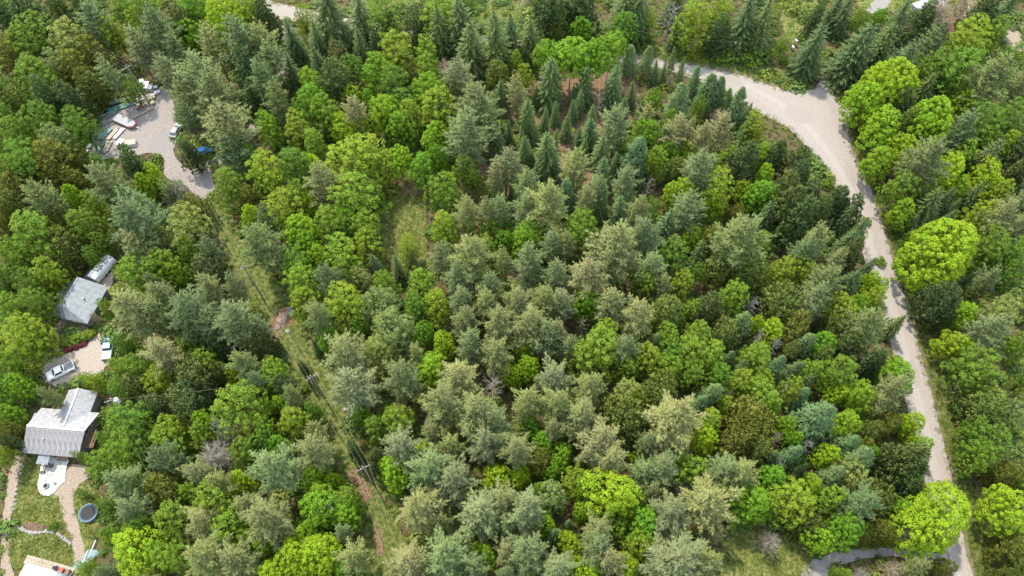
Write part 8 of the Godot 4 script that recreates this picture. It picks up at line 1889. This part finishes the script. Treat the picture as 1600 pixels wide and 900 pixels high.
	tree("maple", 0, 9, -35.3, -118.0, 2.58, 10.5, 144, "lime green maple, second above the grass clearing")
	tree("pine", 0, 6, 66.9, -78.7, 2.44, 15.7, 57, "small sage green white pine, below right of the dark hemlock mass in the bend")
	tree("maple", 1, 51, 54.0, -41.7, 2.01, 9.4, 43, "fresh green maple, second right of the orange-olive twin cedars")
	tree("maple", 1, 5, -4.5, -88.6, 2.33, 9.7, 328, "fresh green maple, below left of the red litter opening")
	tree("maple", 0, 50, 63.7, -50.9, 2.07, 9.5, 333, "lime green maple, second below left of the road spruce leaning over gravel")
	tree("maple", 1, 44, -2.0, -85.6, 2.31, 9.7, 39, "fresh green maple, second below the red litter opening")
	tree("maple", 1, 40, 8.0, -35.2, 1.95, 9.1, 357, "fresh green maple, left of the yellow-green broad maple")
	tree("spruce", 0, 44, -3.5, -113.3, 2.95, 12.4, 39, "dark green spruce, second below right of the pine beside red litter")
	tree("broad", 1, 17, 18.9, -24.8, 2.01, 9.8, 112, "small yellow-green broadleaf tree, below the yellow-green broad maple")
	tree("maple", 0, 25, -35.5, -17.1, 1.80, 9.1, 299, "lime green maple, second below the dead antler-branched tree")
	tree("pine", 0, 25, 31.6, -73.7, 2.32, 14.4, 229, "small sage green white pine, below left of the big dark pine inside the bend")
	tree("broad", 1, 7, 3.5, -133.6, 2.79, 12.6, 260, "small yellow-green broadleaf tree, right of the blue tarpaulin")
	tree("pine", 0, 26, 25.1, -30.2, 1.99, 14.0, 288, "small sage green white pine, second right of the yellow-green broad maple")
	tree("maple", 0, 14, 54.5, -33.0, 1.89, 9.4, 354, "lime green maple, above right of the lower lawn")
	tree("broad", 1, 58, 58.4, -55.2, 2.20, 11.4, 94, "small yellow-green broadleaf tree, third above right of the orange-olive twin cedars")
	tree("cedar", 1, 14, -58.2, -56.0, 2.17, 9.6, 283, "dull grey-olive cedar, second below left of the bare boulder patch")
	tree("spruce", 1, 8, -3.4, -98.5, 2.75, 11.6, 95, "blue-green young spruce, above left of the red litter opening")
	tree("spruce", 1, 1, 7.7, -24.1, 2.16, 9.6, 293, "blue-green young spruce, below left of the yellow-green broad maple")
	tree("spruce", 0, 46, 43.3, -151.3, 2.61, 10.6, 54, "dark green spruce, first below right of the pale dead tree beyond the road")
	tree("broad", 0, 49, -90.3, -85.6, 1.92, 9.7, 282, "small mid green broadleaf tree, second above the grey-roofed house")
	tree("maple", 0, 18, 58.0, -104.7, 2.32, 9.5, 125, "lime green maple, left of the dark hemlock mass in the bend")
	tree("maple", 0, 16, -45.5, -48.7, 1.94, 8.8, 213, "lime green maple, above right of the woven dead grey tree")
	tree("spruce", 1, 29, 3.3, -111.9, 2.80, 11.5, 191, "blue-green young spruce, first left of the young spruce rows")
	tree("cedar", 2, 23, 56.4, -59.7, 2.14, 9.9, 62, "small yellow-olive cedar, above right of the orange-olive twin cedars")
	tree("pine", 0, 16, -29.7, -23.4, 1.86, 13.1, 295, "small sage green white pine, below the dead antler-branched tree")
	tree("pine", 0, 34, -61.1, -16.7, 1.81, 13.7, 20, "small sage green white pine, below right of the wide lime maple in the corner")
	tree("pine", 0, 58, -0.6, -24.3, 1.86, 13.9, 287, "small sage green white pine, third right of the spreading pine at the cut")
